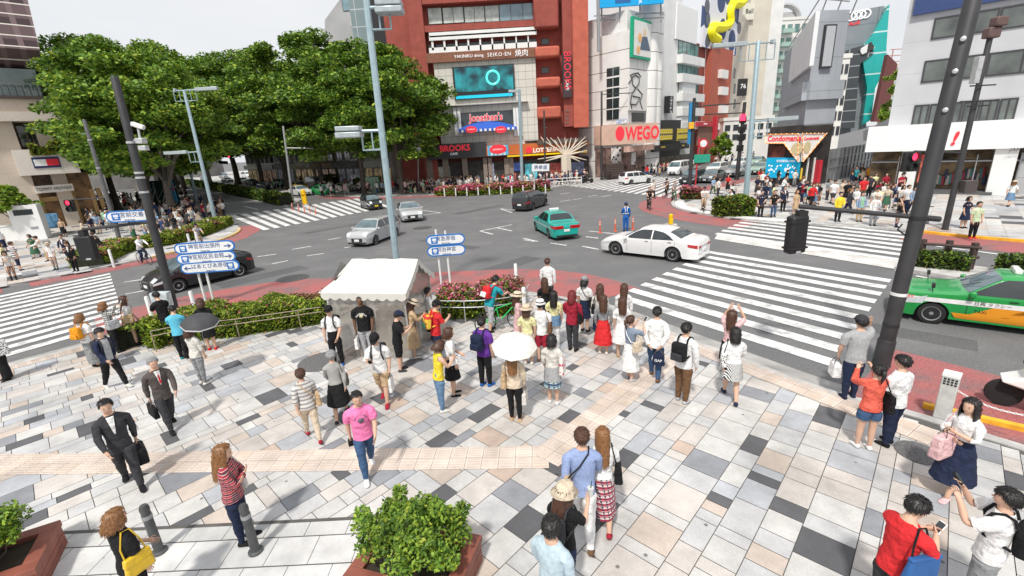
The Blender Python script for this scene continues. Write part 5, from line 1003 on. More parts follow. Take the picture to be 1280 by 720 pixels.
for sg in (1, -1):
 side([(-2.2, .70), (2.28, .66)], [(-2.2, .84), (2.28, .78)], sg, mat('stripe_white', (.78, .78, .78), .35), 'white_stripe', .008, nx=20, nz=1)
 side([(-2.1, .26), (1.0, .26)], [(-2.1, .42), (1.1, .42)], sg, P_org, 'orange_panel', .006, nx=14, nz=2)
 for x0 in (-1.75, -.55, .0):
  side([(x0, .42), (x0 + .75, .42)], [(x0 - .45, .69), (x0 + .30, .69)], sg, P_org, 'orange_panel', .007, nx=4, nz=2)
 for s_, x0, sz, m_ in (('東京無線', 2.0, .11, L_red), ('日興 タクシー', .35, .115, L_blk), ('TAXI', .55, .11, L_blk)):
  z = .745 if s_ != 'TAXI' else .52; xx = x0 if sg > 0 else x0; M = Matrix.Translation((xx, sg * (hw(xx, z) + .011), z)) @ Matrix(((-sg, 0, 0, 0), (0, 0, sg, 0), (0, 1, 0, 0), (0, 0, 0, 1))); text(s_, sz, m_, o, M, ext=.001, local=True)
for sg in (1, -1):
 b = MB(); b.tube([(1.55, sg * .72, .92), (1.58, sg * .74, 1.06)], .012, 6); b.box((1.53, sg * .74 - .08, 1.05), (1.60, sg * .74 + .08, 1.17)); b.build('fender_mirror', M_trim, o, bevel=.01)
b = MB(); b.box((-.15, -.28, 1.49), (.0, .28, 1.62)); b.build('roof_lamp', P_white, o, bevel=.03)
for sg in (-1, 1): b = MB(); b.tube([(.93, sg * .42 - .25, 1.045), (.62, sg * .42 + .15, 1.27)], .008, 5); b.build('wiper', M_trim, o)
o = r4[0]; b = MB(); b.box((-.1, -.3, 1.49), (.05, .3, 1.62)); b.build('roof_lamp', P_white, o, bevel=.03)
o, side = r4[0], r4[1]
for sg in (1, -1): side([(-2.2, .70), (2.2, .66)], [(-2.2, .73), (2.2, .69)], sg, M_plate, 'side_stripe', .007, nx=14, nz=1)
for sg in (1, -1):
 b = MB(); b.box((-2.37, sg * .5 - .3, .70), (-2.3, sg * .5 + .3, .87)); b.build('tail_light', M_tail, r4[0], bevel=.01)
seen = []
def far_car(kind, label, x, y, ang, body, group, **k):
 c = P(x, y, 0); r = car(kind, label, (c.x, c.y, 0), ang, body, group=group, **k); return r[0] if isinstance(r, tuple) else r
AV = math.atan2(-VD.y, -VD.x)           # towards us along the avenue
G1 = 'vehicles queueing on the avenue'
for kind, lab, x, y, m_ in [('taxi', 'white taxi first in the avenue queue beside the clipped hedge', 376, 248.5, P_white), ('taxi', 'green taxi with orange flank second in the avenue queue', 404, 247.5, P_green), ('hatch', 'pale silver hatchback standing at the near kerb of the avenue', 434, 243.5, P_pearl), ('bigvan', 'white van behind the green taxi in the avenue queue', 394, 238, P_white), ('taxi', 'yellow and green taxi between the white taxi and white van', 374, 241.5, P_yel),
 ('taxi', 'green taxi further back in the avenue queue', 350, 237, P_green), ('sedan', 'dark saloon third row back beside the clipped hedge', 333, 241, P_navy), ('hatch', 'dark grey hatchback in the queue beneath the signal gantry', 316, 236, P_grey), ('sedan', 'white saloon in the queue beneath the signal gantry', 304, 233, P_white), ('sedan', 'dark saloon near the tail of the avenue queue', 285, 232.5, P_black), ('bigvan', 'white high roofed van by the left lamp post', 258, 232, P_white), ('bigvan', 'white box van far back on the avenue', 309, 226, P_white), ('bigvan', 'grey box lorry far back on the avenue', 280, 227, P_grey)]:
 far_car(kind, lab, x, y - 4, AV, m_, G1)
G2 = 'vehicles in the street to the right'; SA = math.atan2(-UD.y, -UD.x)
for kind, lab, x, y, m_ in [('van', 'black estate car waiting at the far zebra beyond the blue banner pole', 866, 231, P_black), ('bigvan', 'white van behind the black estate car beside the red lane', 849, 220, P_white), ('van', 'white people carrier in the middle of the right hand queue', 896, 219, P_white), ('sedan', 'grey saloon beside the dark signal pole in the right hand queue', 890, 229, P_grey), ('sedan', 'silver saloon partly behind the blue-grey lamp post', 921, 222, P_silver), ('taxi', 'pale green taxi by the blue shutter', 950, 219, P_lgreen), ('taxi', 'second pale green taxi further back by the blue shutter', 946, 209, P_lgreen), ('wagon', 'white estate car further back in the right hand queue', 925, 211, P_white)]:
 far_car(kind, lab, x, y - 2, SA, m_, G2)
c = PY(1092, 225, 44); far_car('sedan', 'dark red saloon by the corrugated hoarding seen from behind', 1093, 226, R(60), P_red, 'cars by the hoarding'); far_car('bigvan', 'silver van next to the dark red saloon by the white shop', 1119, 222, R(62), P_silver, 'cars by the hoarding')
c = P(1250, 506, 0); o = thing('delivery_scooter', 'white delivery scooter with roof cut off by the right edge of the road', 'scooter', (c.x, c.y, 0), math.atan2(VD.y, VD.x) + R(4))
M = Matrix.Rotation(R(90), 4, 'X'); b = MB(); b.lathe([(.20, -.06), (.27, -.05), (.285, 0), (.27, .05), (.20, .06)], 24, 0, Matrix.Translation((0, 0, .285)) @ M); w_ = b.build('wheel', M_tyre, o)
b = MB(); b.lathe([(.20, -.055), (.185, -.055), (.185, .055), (.20, .055)], 20, 0, Matrix.Translation((0, 0, .285)) @ M)
for k in range(5): b.box((.03, -.03, -.03), (.19, .03, .03), 0, Matrix.Translation((0, 0, .285)) @ M @ Matrix.Rotation(k * 1.2566, 4, 'Z'))
b.build('rim', M_trim, w_)
b = MB(); side_ = [(.12, .58), (-.15, .72), (-.4, .95), (-.62, .95), (-.55, .3), (-.35, .28), (-.2, .5)]; V = [(x, -.24, z) for x, z in side_] + [(x, .24, z) for x, z in side_]; k = len(side_)
b.add(V, [tuple(range(k)), tuple(range(k, 2 * k))[::-1]] + [(i, k + i, k + (i + 1) % k, (i + 1) % k) for i in range(k)]); b.box((-1.7, -.3, .25), (-.5, .3, .55)); b.box((-2.1, -.38, .5), (-1.2, .38, 1.15)); b.build('fairing', P_white, o, bevel=.04)
b = MB(); b.box((-.32, -.26, .90), (.02, .26, 1.02), 0, Matrix.Rotation(R(-12), 4, 'Y')); b.build('black_basket', M_trim, o, bevel=.03)
b = MB(); b.box((-1.2, -.2, .7), (-.7, .2, .82)); b.build('seat', M_trim, o, bevel=.04)
b = MB(); b.add([(.0 - .35, -.3, 1.0), (-.35, .3, 1.0), (-.75, .3, 1.75), (-.75, -.3, 1.75)], [(0, 1, 2, 3)]); b.build('windscreen', M_cgw, o)
b = MB(); b.box((-1.9, -.36, 1.74), (-.72, .36, 1.80)); b.build('roof', P_white, o, bevel=.02)
for sg in (-1, 1): b = MB(); b.tube([(-.35, 0, .85), (-.45, sg * .3, 1.05)], .018, 6); b.build('handlebar', M_trim, o)
def bicycle(label, loc, ang, frame, group='bicycles', nm='bicycle'):
 o = thing(nm, label, 'bicycle', loc, ang, group); M = Matrix.Rotation(R(90), 4, 'X'); r = .33
 for x in (-.52, .52):
  b = MB(); b.tube([(x + r * math.cos(k * .2618), 0, r + r * math.sin(k * .2618)) for k in range(24)], .018, 6, closed=True); t = b.build('wheel', M_tyre, o)
  b = MB()
  for k in range(12): b.tube([(x, 0, r), (x + (r - .02) * math.cos(k * .5236), 0, r + (r - .02) * math.sin(k * .5236))], .003, 3, cap=False)
  b.tube([(x, -.04, r), (x, .04, r)], .02, 6); b.build('spokes', M_chr, t)
 b = MB(); s = (-.16, 0, .82); hd = (.34, 0, .80); bb = (-.07, 0, .30)
 for p, q in ((bb, s), (bb, (.38, 0, .68)), ((-.14, 0, .72), hd), ((-.52, 0, r), bb), ((-.52, 0, r), (-.14, 0, .72)), (hd, (.42, 0, .62)), ((.42, 0, .62), (.52, 0, r))): b.tube([p, q], .018, 6)
 b.build('frame', frame, o)
 b = MB(); b.tube([(.30, 0, .80), (.29, 0, .98)], .014, 6); b.tube([(.22, -.28, 1.02), (.33, -.2, 1.0), (.33, .2, 1.0), (.22, .28, 1.02)], .014, 6); b.build('handlebar', M_trim, o)
 b = MB(); b.box((-.30, -.07, .85), (-.02, .07, .91)); b.build('saddle', M_trim, o, bevel=.03)
 b = MB(); b.tube([(-.07, -.05, .30), (-.07, .05, .30)], .09, 10); b.box((-.02, .06, .14), (.06, .14, .17)); b.box((-.18, -.14, .42), (-.10, -.06, .45)); b.build('crank', M_grey, o, smooth=0)
 return o
c = P(735, 221, 0); o = thing('motorcycle', 'black motorcycle stopped at the far zebra in front of the burger shop', 'motorcycle', (P(734, 229, 0).x, P(734, 229, 0).y, 0), R(200))
M = Matrix.Rotation(R(90), 4, 'X')
for x in (-.65, .65): b = MB(); b.lathe([(.18, -.06), (.29, -.06), (.31, 0), (.29, .06), (.18, .06)], 18, 0, Matrix.Translation((x, 0, .31)) @ M); b.build('wheel', M_tyre, o)
b = MB(); b.tube([(.65, 0, .31), (.45, 0, .9)], .05, 6); b.tube([(-.65, 0, .31), (-.1, 0, .45), (.4, 0, .75)], .1, 6); b.box((-.2, -.18, .25), (.3, .18, .6)); b.build('frame', M_trim, o)
b = MB(); b.box((-.05, -.16, .72), (.42, .16, .98)); b.build('fuel_tank', P_black, o, bevel=.06); b = MB(); b.box((-.8, -.14, .72), (-.05, .14, .84)); b.build('seat', M_trim, o, bevel=.04); b = MB(); b.tube([(.3, -.35, 1.05), (.45, 0, 1.0), (.3, .35, 1.05)], .02, 6); b.build('handlebar', M_chr, o)
# ================================================================== street furniture
M_pole = mat('pole_charcoal', (.035, .035, .038), .55, var=.3, scale=2); M_lampp = mat('lamp_post_blue_grey', (.30, .40, .44), .45, var=.1, metal=.2); M_galv = mat('galvanised_bright', (.55, .57, .58), .4, metal=.4)
M_sgw = mat('sign_white', (.76, .78, .80), .4, var=.03); M_sgb = mat('sign_blue', (.02, .16, .50), .4, var=.05); M_lred = mat('signal_red', (1, .03, .08), .3, emit=2.5)
def pole_thing(nm, label, base, top_px, r0, r1, m, cat='pole', z=SW, n=14, group=None):
 """upright pole; its height comes from the pixel of its top"""
 c = Vector((base[0], base[1], z)); t = PY(top_px[0], top_px[1], c.y).z; o = thing(nm, label, cat, c, 0, group); dx = PY(top_px[0], top_px[1], c.y).x - c.x; h = math.hypot(t - z, dx); o.rotation_euler.y = math.atan2(dx, t - z)
 b = MB(); b.lathe([(r0 * 1.22, 0), (r0 * 1.22, .03), (r0 * 1.05, .04), (r0, .4), (r1, h), (r1 * .8, h + .04)], n); b.build('shaft', m, o); return o, c, h
def loc(o, x, y, Y=None): p = PY(x, y, Y if Y else o.location.y); return parent_matrix(o).inverted() @ p
def bands(o, px_list, r, m=M_galv, nm='band'):
 for x, y in px_list:
  q = loc(o, x, y); b = MB(); b.lathe([(r, -.035), (r, .035)], 14, 0, Matrix.Translation((0, 0, q.z))); b.build(nm, m, o)
o, c, h = pole_thing('signal_pole', 'thick black pole carrying a covered signal over the wide zebra', P(1101, 456), (1224, -30), .155, .135, M_pole)
b = MB(); b.lathe([(.175, 0), (.175, .62), (.158, .66)], 16); b.build('base_sleeve', M_pole, o)
bands(o, [(1113, 406), (1150, 272)], .16, M_trim); bands(o, [(1123, 367)], .157, M_plate)
p0, p1 = loc(o, 1152, 272), loc(o, 999, 258, c.y + .6)
b = MB(); b.tube([p0 * 1, p1], .05, 8); b.tube([p0, p0 + Vector((.35, -.05, -.03))], .06, 8); b.build('arm', M_pole, o)
b = MB(); b.tube([loc(o, 1128, 280), loc(o, 1122, 287), loc(o, 1130, 293), loc(o, 1148, 290)], .018, 6); b.build('cable', M_trim, o)
b = MB(); q0 = loc(o, 1003, 262, c.y + .6); b.tube([q0, q0 - Vector((0, 0, .2))], .05, 8); b.box((-.1, -.08, -.2), (.1, .08, -.02), 0, Matrix.Translation(q0)); b.build('bracket', M_trim, o)
M = Matrix.Translation(loc(o, 995, 293, c.y + .6)) @ Matrix.Rotation(R(10), 4, 'Z') @ Matrix.Rotation(R(-4), 4, 'Y'); b = MB(); b.box((-.21, -.12, -.43), (.21, .12, .43), 0, M); q = b.build('covered_signal', mat('signal_cover', (.015, .015, .017), .5, bump=.2, scale=14), o, bevel=.05)
b = MB()
for zz in (-.3, .3): b.box((-.225, -.135, zz - .02), (.225, .135, zz + .02), 0, M)
b.build('strap', M_trim, q); b = MB(); b.box((-.06, -.135, -.41), (.05, -.125, -.36), 0, M); b.build('maker_plate', M_galv, q)
for x, y in ((1203, 50), (1181, 138), (1199, 90)): b = MB(); v = loc(o, x, y); b.lathe([(.05, 0), (.045, .04), (.01, .055)], 8, 0, Matrix.Translation((-.09, -.10, v.z)) @ Matrix.Rotation(R(-42), 4, 'Z') @ Matrix.Rotation(R(90), 4, 'X')); b.build('bolt', M_galv, o)
o, c, h = pole_thing('signal_pole', 'dark pole with camera head and brackets standing on the far right pavement', P(1181, 287), (1238, 45), .135, .11, M_pole)
b = MB(); v = loc(o, 1240, 42); b.box((-.25, -.2, h - .1), (.3, .2, h + .35)); b.box((-.12, -.3, h + .35), (.4, .1, h + .75)); b.build('camera_head', mat('rusty_brown', (.13, .08, .075), .6), o, bevel=.06)
for y in (80, 96): b = MB(); v = loc(o, 1217, y); b.box((-.42, -.18, v.z - .3), (-.18, .1, v.z + .3)); b.build('control_box', M_galv, o, bevel=.02)
for y, w in ((108, .6), (127, .9), (133, .5)): b = MB(); v = loc(o, 1210, y); b.tube([(-w, -.2, v.z), (w, -.2, v.z)], .035, 6); b.build('bracket', M_trim, o)
b = MB(); v = loc(o, 1197, 233); b.box((.15, -.4, v.z - .3), (.75, -.05, v.z + .3)); b.build('meter_box', mat('box_brown', (.07, .06, .06), .5), o, bevel=.03)
p1 = loc(o, 1143, 189); b = MB(); v = loc(o, 1200, 191); b.tube([(0, 0, v.z), p1], .05, 6); b.build('arm', M_pole, o)
def signal_box(o, q, w, h_, ang=0, lamps=1, red=0, horiz=False):
 M = Matrix.Translation(q) @ Matrix.Rotation(ang, 4, 'Z'); b = MB(); b.box((-w / 2, -.12, -h_ / 2), (w / 2, .12, h_ / 2), 0, M); s = b.build('signal_head', M_trim, o, bevel=.03)
 for k in range(lamps):
  off = ((k + .5) / lamps - .5) * (w if horiz else -h_); T = M @ Matrix.Translation((off if horiz else 0, -.13, 0 if horiz else off)) @ Matrix.Rotation(R(90), 4, 'X'); r = (w if horiz else h_) / lamps * .38 if lamps > 1 else w * .32
  b = MB(); b.lathe([(r, 0), (r, .02)], 14, 0, T); b.build('lamp', M_lred if k == red else M_cgl, s)
  b = MB(); b.lathe([(r * 1.1, -.0), (r * 1.15, .16), (r * 1.05, .16), (r * 1.02, 0)], 14, 0, T); b.build('hood', M_trim, s)
signal_box(o, loc(o, 1138, 202), .75, .95, 0, 2, 0)
o, c, h = pole_thing('signal_pole', 'dark pole with white traffic camera and blue street sign beside the left zebra', P(220, 394), (143, 97), .145, .115, M_pole)
bands(o, [(165, 178), (170, 216), (172, 222), (180, 240)], .142)
b = MB(); v = loc(o, 165, 176); b.tube([(.1, 0, v.z), (.35, -.1, v.z + .03)], .04, 8); b.box((.28, -.2, v.z - .1), (.52, .05, v.z + .08)); b.tube([(.4, -.1, v.z + .08), (.42, -.1, v.z + .4)], .035, 8); q = b.build('camera_bracket', M_galv, o, bevel=.02)
b = MB(); b.box((-.2, -.07, -.07), (.2, .07, .075), 0, Matrix.Translation((.45, -.12, v.z + .46)) @ Matrix.Rotation(R(20), 4, 'Y')); b.build('camera_body', M_plate, o, bevel=.03)
b = MB(); b.box((.3, -.18, v.z - .32), (.55, .02, v.z - .16)); b.build('camera_flash', M_galv, o, bevel=.02)
v = loc(o, 196, 277); p1 = loc(o, 103, 287); b = MB(); b.tube([(0, 0, v.z), p1], .055, 8); b.build('arm', M_pole, o)
b = MB(); q0 = loc(o, 104, 291); b.box((-.1, -.1, -.2), (.1, .1, .1), 0, Matrix.Translation(q0)); b.build('bracket', M_trim, o)
M = Matrix.Translation(loc(o, 109, 310)) @ Matrix.Rotation(R(-3), 4, 'Y'); b = MB(); b.box((-.30, -.12, -.43), (.30, .12, .43), 0, M); q = b.build('covered_signal', mat('signal_cover', (.015, .015, .017)), o, bevel=.05)
b = MB(); b.box((-.06, -.135, -.41), (.12, -.125, -.35), 0, M); b.build('maker_plate', M_galv, q)
def sign_plate(o, cpos, w, h_, ang, txt, icon=True, arrow=0, nm='sign_plate', rev=False, sub=True):
 M = Matrix.Translation(cpos) @ Matrix.Rotation(ang, 4, 'Z'); b = MB(); k = 8; r = h_ / 2; pts = [(w / 2 - r + r * math.sin(math.pi * i / k), -r * math.cos(math.pi * i / k)) for i in range(k + 1)] + [(-w / 2 + r - r * math.sin(math.pi * i / k), r * math.cos(math.pi * i / k)) for i in range(k + 1)]
 V = [(x, -.02, z) for x, z in pts] + [(x, .02, z) for x, z in pts]; n = len(pts); V = [M @ Vector(p) for p in V]
 b.add(V, [tuple(range(n)), tuple(range(n, 2 * n))[::-1]] + [(i, n + i, n + (i + 1) % n, (i + 1) % n) for i in range(n)]); s = b.build(nm, M_sgb, o, smooth=0)
 T = M @ Matrix(((1, 0, 0, 0), (0, 0, -1, -.023), (0, 1, 0, 0), (0, 0, 0, 1)))
 ins = .045; V = [T @ Vector((x * (1 - ins * 2 / w), z * (1 - ins * 2 / h_), .0)) for x, z in pts]; b = MB(); b.add(V, [tuple(range(n))]); b.build('face', M_sgw, s, smooth=0)
 ix = (w / 2 - h_ * .75) * (1 if rev else -1)
 b = MB(); e = h_ * .3; b.box((ix - e, -e, .002), (ix + e, e, .006), 0, T); b.build('icon', M_sgb, s, smooth=0)
 b = MB(); e *= .6; b.box((ix - e, -e * .2, .006), (ix + e, e, .009), 0, T); b.box((ix - e * .7, -e, .006), (ix + e * .7, -e * .5, .009), 0, T); b.build('icon_symbol', M_sgw, s, smooth=0)
 text(txt, h_ * .48, L_navy, s, T @ Matrix.Translation((0, h_ * .10, .004)), ext=.001, sx=.95, local=True)
 if sub: text('Jingumae', h_ * .22, L_navy, s, T @ Matrix.Translation((0, -h_ * .3, .004)), ext=.001, local=True)
 if arrow:
  ax = (w / 2 - h_ * .62) * arrow; b = MB(); b.box((ax - h_ * .3, -.018, .002), (ax + h_ * .3, .018, .005), 0, T);
  for sg in (1, -1): b.add([T @ Vector(p) for p in [(ax + arrow * h_ * .32, -.0, .005), (ax + arrow * h_ * .05, sg * h_ * .22, .005), (ax + arrow * h_ * .05, sg * h_ * .10, .005)]], [(0, 1, 2) if sg * arrow > 0 else (0, 2, 1)])
  b.build('arrow', L_navy, s, smooth=0)
 return s
sign_plate(o, loc(o, 165, 269.5) + Vector((0, -.12, 0)), 1.38, .40, R(14), '神宮前交番')
b = MB(); v = loc(o, 201, 371); b.box((-.42, -.45, v.z - .28), (.18, -.2, v.z + .28)); b.build('notice_board', mat('notice_pale', (.52, .58, .60), .5, var=.3, scale=6), o, bevel=.01)
o, c, h = pole_thing('signal_pole', 'thinner dark pole with red pedestrian signal on the left corner', P(152, 308), (105, 150), .14, .11, mat('pole_grey', (.10, .10, .105), .5, var=.2))
p1 = loc(o, 84, 250); v = loc(o, 134, 247); b = MB(); b.tube([(0, 0, v.z), p1], .045, 6); b.build('arm', M_pole, o); signal_box(o, loc(o, 88, 257), .52, .85, R(10), 2, 0); bands(o, [(112, 175), (122, 210)], .13)
def lamp_post(label, base, top, r0, r1, arms, z=SW, extra=None):
 o, c, h = pole_thing('street_lamp', label, base, top, r0, r1, M_lampp, 'street lamp', z, 8)
 for (ax, ay), (lx, ly), kind in arms:
  a = loc(o, ax, ay); a.x = a.y = 0; e = loc(o, lx, ly); b = MB(); b.tube([a, (e.x, e.y, a.z)], .055, 6)
  d = math.copysign(1, e.x); k = r0 * 5.5
  b.tube([(d * .1, 0, a.z - k * .9), (d * k, 0, a.z - k * .9), (d * k, 0, a.z)], .04, 5); b.tube([(d * k * .5, 0, a.z - k * .9), (d * k * .5, 0, a.z)], .03, 5); b.build('arm', M_lampp, o)
  b = MB()
  if kind == 'box': b.box((e.x - .42, -.3, a.z - .20), (e.x + .42, .22, a.z - .02)); b.box((e.x - .4, -.28, a.z + .01), (e.x + .4, .2, a.z + .17))
  else: b.box((e.x - kind, -.16, a.z - .10), (e.x + kind, .16, a.z + .16))
  b.build('lamp_head', mat('lamp_housing', (.42, .48, .50), .35, metal=.3), o, bevel=.03)
 return o
lamp_post('tall blue-grey lamp post rising behind the white tent', P(501.5, 376), (455, -25), .125, .105, [((476, 163), (437, 165), 'box'), ((459, 10), (487, 8), 'box')])
lamp_post('pale blue lamp post among the waiting crowd on the left corner', P(271, 283), (230, 113), .16, .12, [((230, 113), (258, 110), .9), ((245, 190), (220, 191), .95), ((230, 113), (219, 113), .08)])
lamp_post('blue-grey lamp post beside the round shrub bed on the right corner', P(931, 263), (948, 52), .20, .15, [((948, 54), (912, 56), 1.1), ((948, 54), (966, 53), .1), ((938, 152), (978, 150), 1.0)])
lamp_post('slim pale lamp post in front of the burger shop', P(653, 238), (649, 112), .2, .16, [((649, 114), (641, 114), .5)])
lamp_post('lamp post with twin arms half lost among the left trees', P(246, 252), (222, 140), .18, .14, [((222, 141), (243, 141), .7)])
def far_signal(label, base, top, arm, lights, r=.14, m=M_pole, horiz=True):
 o, c, h = pole_thing('signal_pole', label, base, top, r, r * .75, m); v = loc(o, *arm[0]); e = loc(o, *arm[1]); b = MB(); b.tube([(0, 0, v.z), (e.x, e.y, v.z)], .07, 6); b.build('arm', m, o)
 for x, y, red in lights: signal_box(o, loc(o, x, y) - Vector((0, .2, 0)), 1.6, .55, 0, 3, 2 if red else 5, True)
 return o
o = far_signal('dark signal pole with red light in front of the clothing store', P(752, 224), (752, 115), ((752, 163), (790, 163)), [(787, 165, True)], .18); b = MB(); v = loc(o, 752, 118); b.tube([(0, 0, v.z), loc(o, 790, 116)], .06, 6); b.build('arm', M_pole, o); sign_plate(o, loc(o, 777, 152), 1.6, .6, 0, '神宮前', sub=False)
o = far_signal('dark pole wrapped in a blue banner on the right hand island', P(862, 238), (868, 123), ((867, 133), (925, 131)), [], .2); b = MB(); v0, v1 = loc(o, 866, 180), loc(o, 868, 128); b.box((-.45, -.1, v0.z), (-.2, .1, v1.z)); b.build('banner', mat('banner_blue', (.02, .22, .45), .6), o); b = MB(); v = loc(o, 863, 157); b.box((-.5, -.3, v.z - .3), (.0, -.1, v.z + .3)); b.build('yellow_box', M_yel, o, bevel=.02)
o = far_signal('black signal pole with covered lights near the grey saloon', P(921, 224), (931, 128), ((930, 141), (880, 145)), [], .24); b = MB()
for y in (150, 162, 172, 185): v = loc(o, 927, y); b.box((-.35, -.25, v.z - .35), (.3, .2, v.z + .35))
b.build('control_boxes', M_trim, o, bevel=.04); b = MB(); v = loc(o, 925, 147); b.box((-.45, -.35, v.z - .35), (.1, -.2, v.z + .35)); b.build('red_light', M_lred, o)
far_signal('thin dark pole behind the azalea bed by the burger shop', P(682, 236), (680, 138), ((680, 160), (684, 160)), [], .12)
far_signal('grey signal pole on the tip of the avenue median', P(366, 252), (354, 158), ((359, 185), (392, 185)), [], .16, M_grey);
o = far_signal('avenue signal gantry with a red light beneath the trees', P(262, 240), (255, 190), ((256, 195), (292, 192)), [(284, 195, True), (280, 203, False)], .2, M_grey)
def plate_sign(label, base_px, posts, plates, Y, txts):
 p = PY(*base_px, Y); o = thing('direction_sign', label, 'sign', (p.x, Y, SW), 0)
 for x0, y0, x1, y1 in posts: b = MB(); a, e = loc(o, x0, y0, Y + .06), loc(o, x1, y1, Y + .06); b.tube([(e.x, a.y, -.02), (e.x, a.y, a.z)], .038, 8); b.build('post', M_plate, o)
 for (x, y, w, h_, arrow, rev), t in zip(plates, txts): q = loc(o, x, y, Y - .02); sign_plate(o, q, w, h_, R(4), t, True, arrow, rev=rev)
plate_sign('three stacked blue edged direction plates on white posts in the left hedge', (268, 395), [(238, 292, 262, 395), (266, 289, 272, 395)], [(256, 309, 1.95, .38, 1, False), (258, 322, 1.92, .38, 1, False), (263, 333.5, 1.92, .38, -1, True)], 15.3, ['神宮前出張所', '神宮前区民会館', 'はあとぴあ原宿'])
plate_sign('two stacked blue edged direction plates right of the white tent', (560, 385), [(546, 287, 555, 385), (565, 288, 566, 385)], [(557, 299.5, 1.32, .37, 0, False), (558, 313, 1.32, .37, 0, False)], 15.5, ['東急原宿', '明治神宮'])
o, c, h = pole_thing('road_sign', 'small white direction sign above the azalea bed by the burger shop', P(668, 240), (668, 205), .06, .06, M_galv, 'sign'); b = MB(); b.box((-.3, -.1, h - .8), (1.7, -.04, h)); b.build('sign_plate', M_sgw, o); text('表参道', .5, L_navy, o, Matrix.Translation((.7, -.11, h - .4)) @ Matrix.Rotation(R(90), 4, 'X'), local=True)
o, c, h = pole_thing('road_sign', 'round red sign over a green plate on a red pole by the right hand island', P(868, 246), (874, 172), .06, .06, mat('pole_red', (.45, .03, .05), .5), 'sign'); M = Matrix.Rotation(R(90), 4, 'X')
b = MB(); b.lathe([(.42, .0), (.42, .05)], 22, 0, Matrix.Translation((.35, -.1, h - .5)) @ M); q = b.build('disc', mat('disc_red', (.55, .03, .04), .5), o); b = MB(); b.lathe([(.29, .0), (.29, .02)], 20, 0, Matrix.Translation((.35, -.155, h - .5)) @ M); b.box((.10, -.19, h - .58), (.6, -.16, h - .42)); b.build('face', M_sgw, q); b = MB(); b.box((-.35, -.15, h - 2.1), (1.05, -.09, h - 1.4)); b.build('green_plate', mat('sign_green', (.02, .30, .20), .5), o)
o, c, h = pole_thing('banner_stand', 'stack of red and white notices on the post beside the cafe front', P(523, 239), (522, 152), .08, .08, M_grey, 'sign')
for k, (y0, y1, m_) in enumerate([(162, 155, M_galv), (171, 165, L_red), (177, 172, M_sgw), (190, 179, M_sgw)]): b = MB(); a, e = loc(o, 524, y0), loc(o, 524, y1); b.box((-.35, -.2, a.z), (.45, -.1, e.z)); b.build('notice', m_, o)
A = Vector((-4.98, 11.85, SW)); o = thing('tent', 'white canopy tent with scalloped valance and clear vinyl walls', 'tent', A, R(-13)); W_, D_, E_, Rg = 2.22, 1.9, PY(402, 362, 11.85).z - SW, 0
D_ = 1.75; zr = PY(434, 323, 11.85 + D_ / 2).z - SW
M_cv = mat('canvas_white', (.60, .585, .54), .8, var=.05, scale=2, bump=.1); M_cv.use_backface_culling = False
b = MB(); nx = 10
def roof(x, y):                           # slightly sagging cloth
 k = abs(y / D_ - .5) * 2; return zr + (E_ - zr) * k - .04 * math.sin(math.pi * k) - .015 * math.sin(x * 9) * (1 - k)
ny = 10; V = []
x0r, x1r = -.12, W_ + .12
for i in range(nx + 1):
 for j in range(ny + 1):
  y = -.12 + (D_ + .24) * j / ny; x = x0r + (x1r - x0r) * i / nx; kk = 1 - abs(y / D_ - .5) * 2; xx = x + (kk * .62 if i == 0 else 0) * 1; V.append((xx if i == 0 else max(x, x0r + kk * .62 * (1 - i / nx) ** 3), y, roof(x, y)))
b.add(V, [(i * (ny + 1) + j, (i + 1) * (ny + 1) + j, (i + 1) * (ny + 1) + j + 1, i * (ny + 1) + j + 1) for i in range(nx) for j in range(ny)]); b.build('roof_cloth', M_cv, o)
b = MB()
def valance(p, q, n, gable=False):
 p, q = Vector(p), Vector(q)
 for i in range(n):
  a, c_ = p.lerp(q, i / n), p.lerp(q, (i + 1) / n); k = 6
  if gable: a.z, c_.z = roof(W_, a.y), roof(W_, c_.y)
  top = [a.lerp(c_, t / k) for t in range(k + 1)]; bot = [v - Vector((0, 0, .13 + .07 * math.sin(math.pi * t / k))) for t, v in enumerate(top)]
  b.add(top + bot, [(t, t + 1, k + 2 + t, k + 1 + t) for t in range(k)])
valance((-.12, -.125, roof(0, -.12)), (W_ + .12, -.125, roof(0, -.12)), 9); valance((W_ + .125, -.12, 0), (W_ + .125, D_ + .12, 0), 8, True); valance((-.125, D_ + .12, E_), (-.125, -.12, E_), 7); b.build('valance', M_cv, o)
b = MB()
for x, y in ((0, 0), (W_, 0), (0, D_), (W_, D_)): b.tube([(x, y, 0), (x, y, E_)], .022, 8)
for y in (0, D_): b.tube([(0, y, E_ - .01), (W_, y, E_ - .01)], .018, 6)
b.tube([(.6, D_ / 2, zr - .03), (W_, D_ / 2, zr - .03)], .018, 6); b.build('frame', M_galv, o)
M_vin = mat('clear_vinyl', (.36, .33, .29), .10, var=.35, scale=1.2, alpha=.58, spec=.9, bump=.35); b = MB(); n = 14
for (ax, ay, bx, by) in ((0, -.01, W_, -.01), (W_ + .01, 0, W_ + .01, D_), (0, D_ + .01, W_, D_ + .01), (-.01, 0, -.01, D_)):
 V = []
 for i in range(n + 1):
  t = i / n; x, y = ax + (bx - ax) * t, ay + (by - ay) * t; w_ = .025 * math.sin(t * 19) ; dx, dy = (by - ay), -(bx - ax); l_ = math.hypot(dx, dy)
  for z in (0.02, .6, 1.3, E_ + (roof(x, max(0, min(D_, y))) - E_) * .9): V.append((x + dx / l_ * w_ * (z < 1.9), y + dy / l_ * w_ * (z < 1.9), z))
 b.add(V, [(i * 4 + k, (i + 1) * 4 + k, (i + 1) * 4 + k + 1, i * 4 + k + 1) for i in range(n) for k in range(3)])
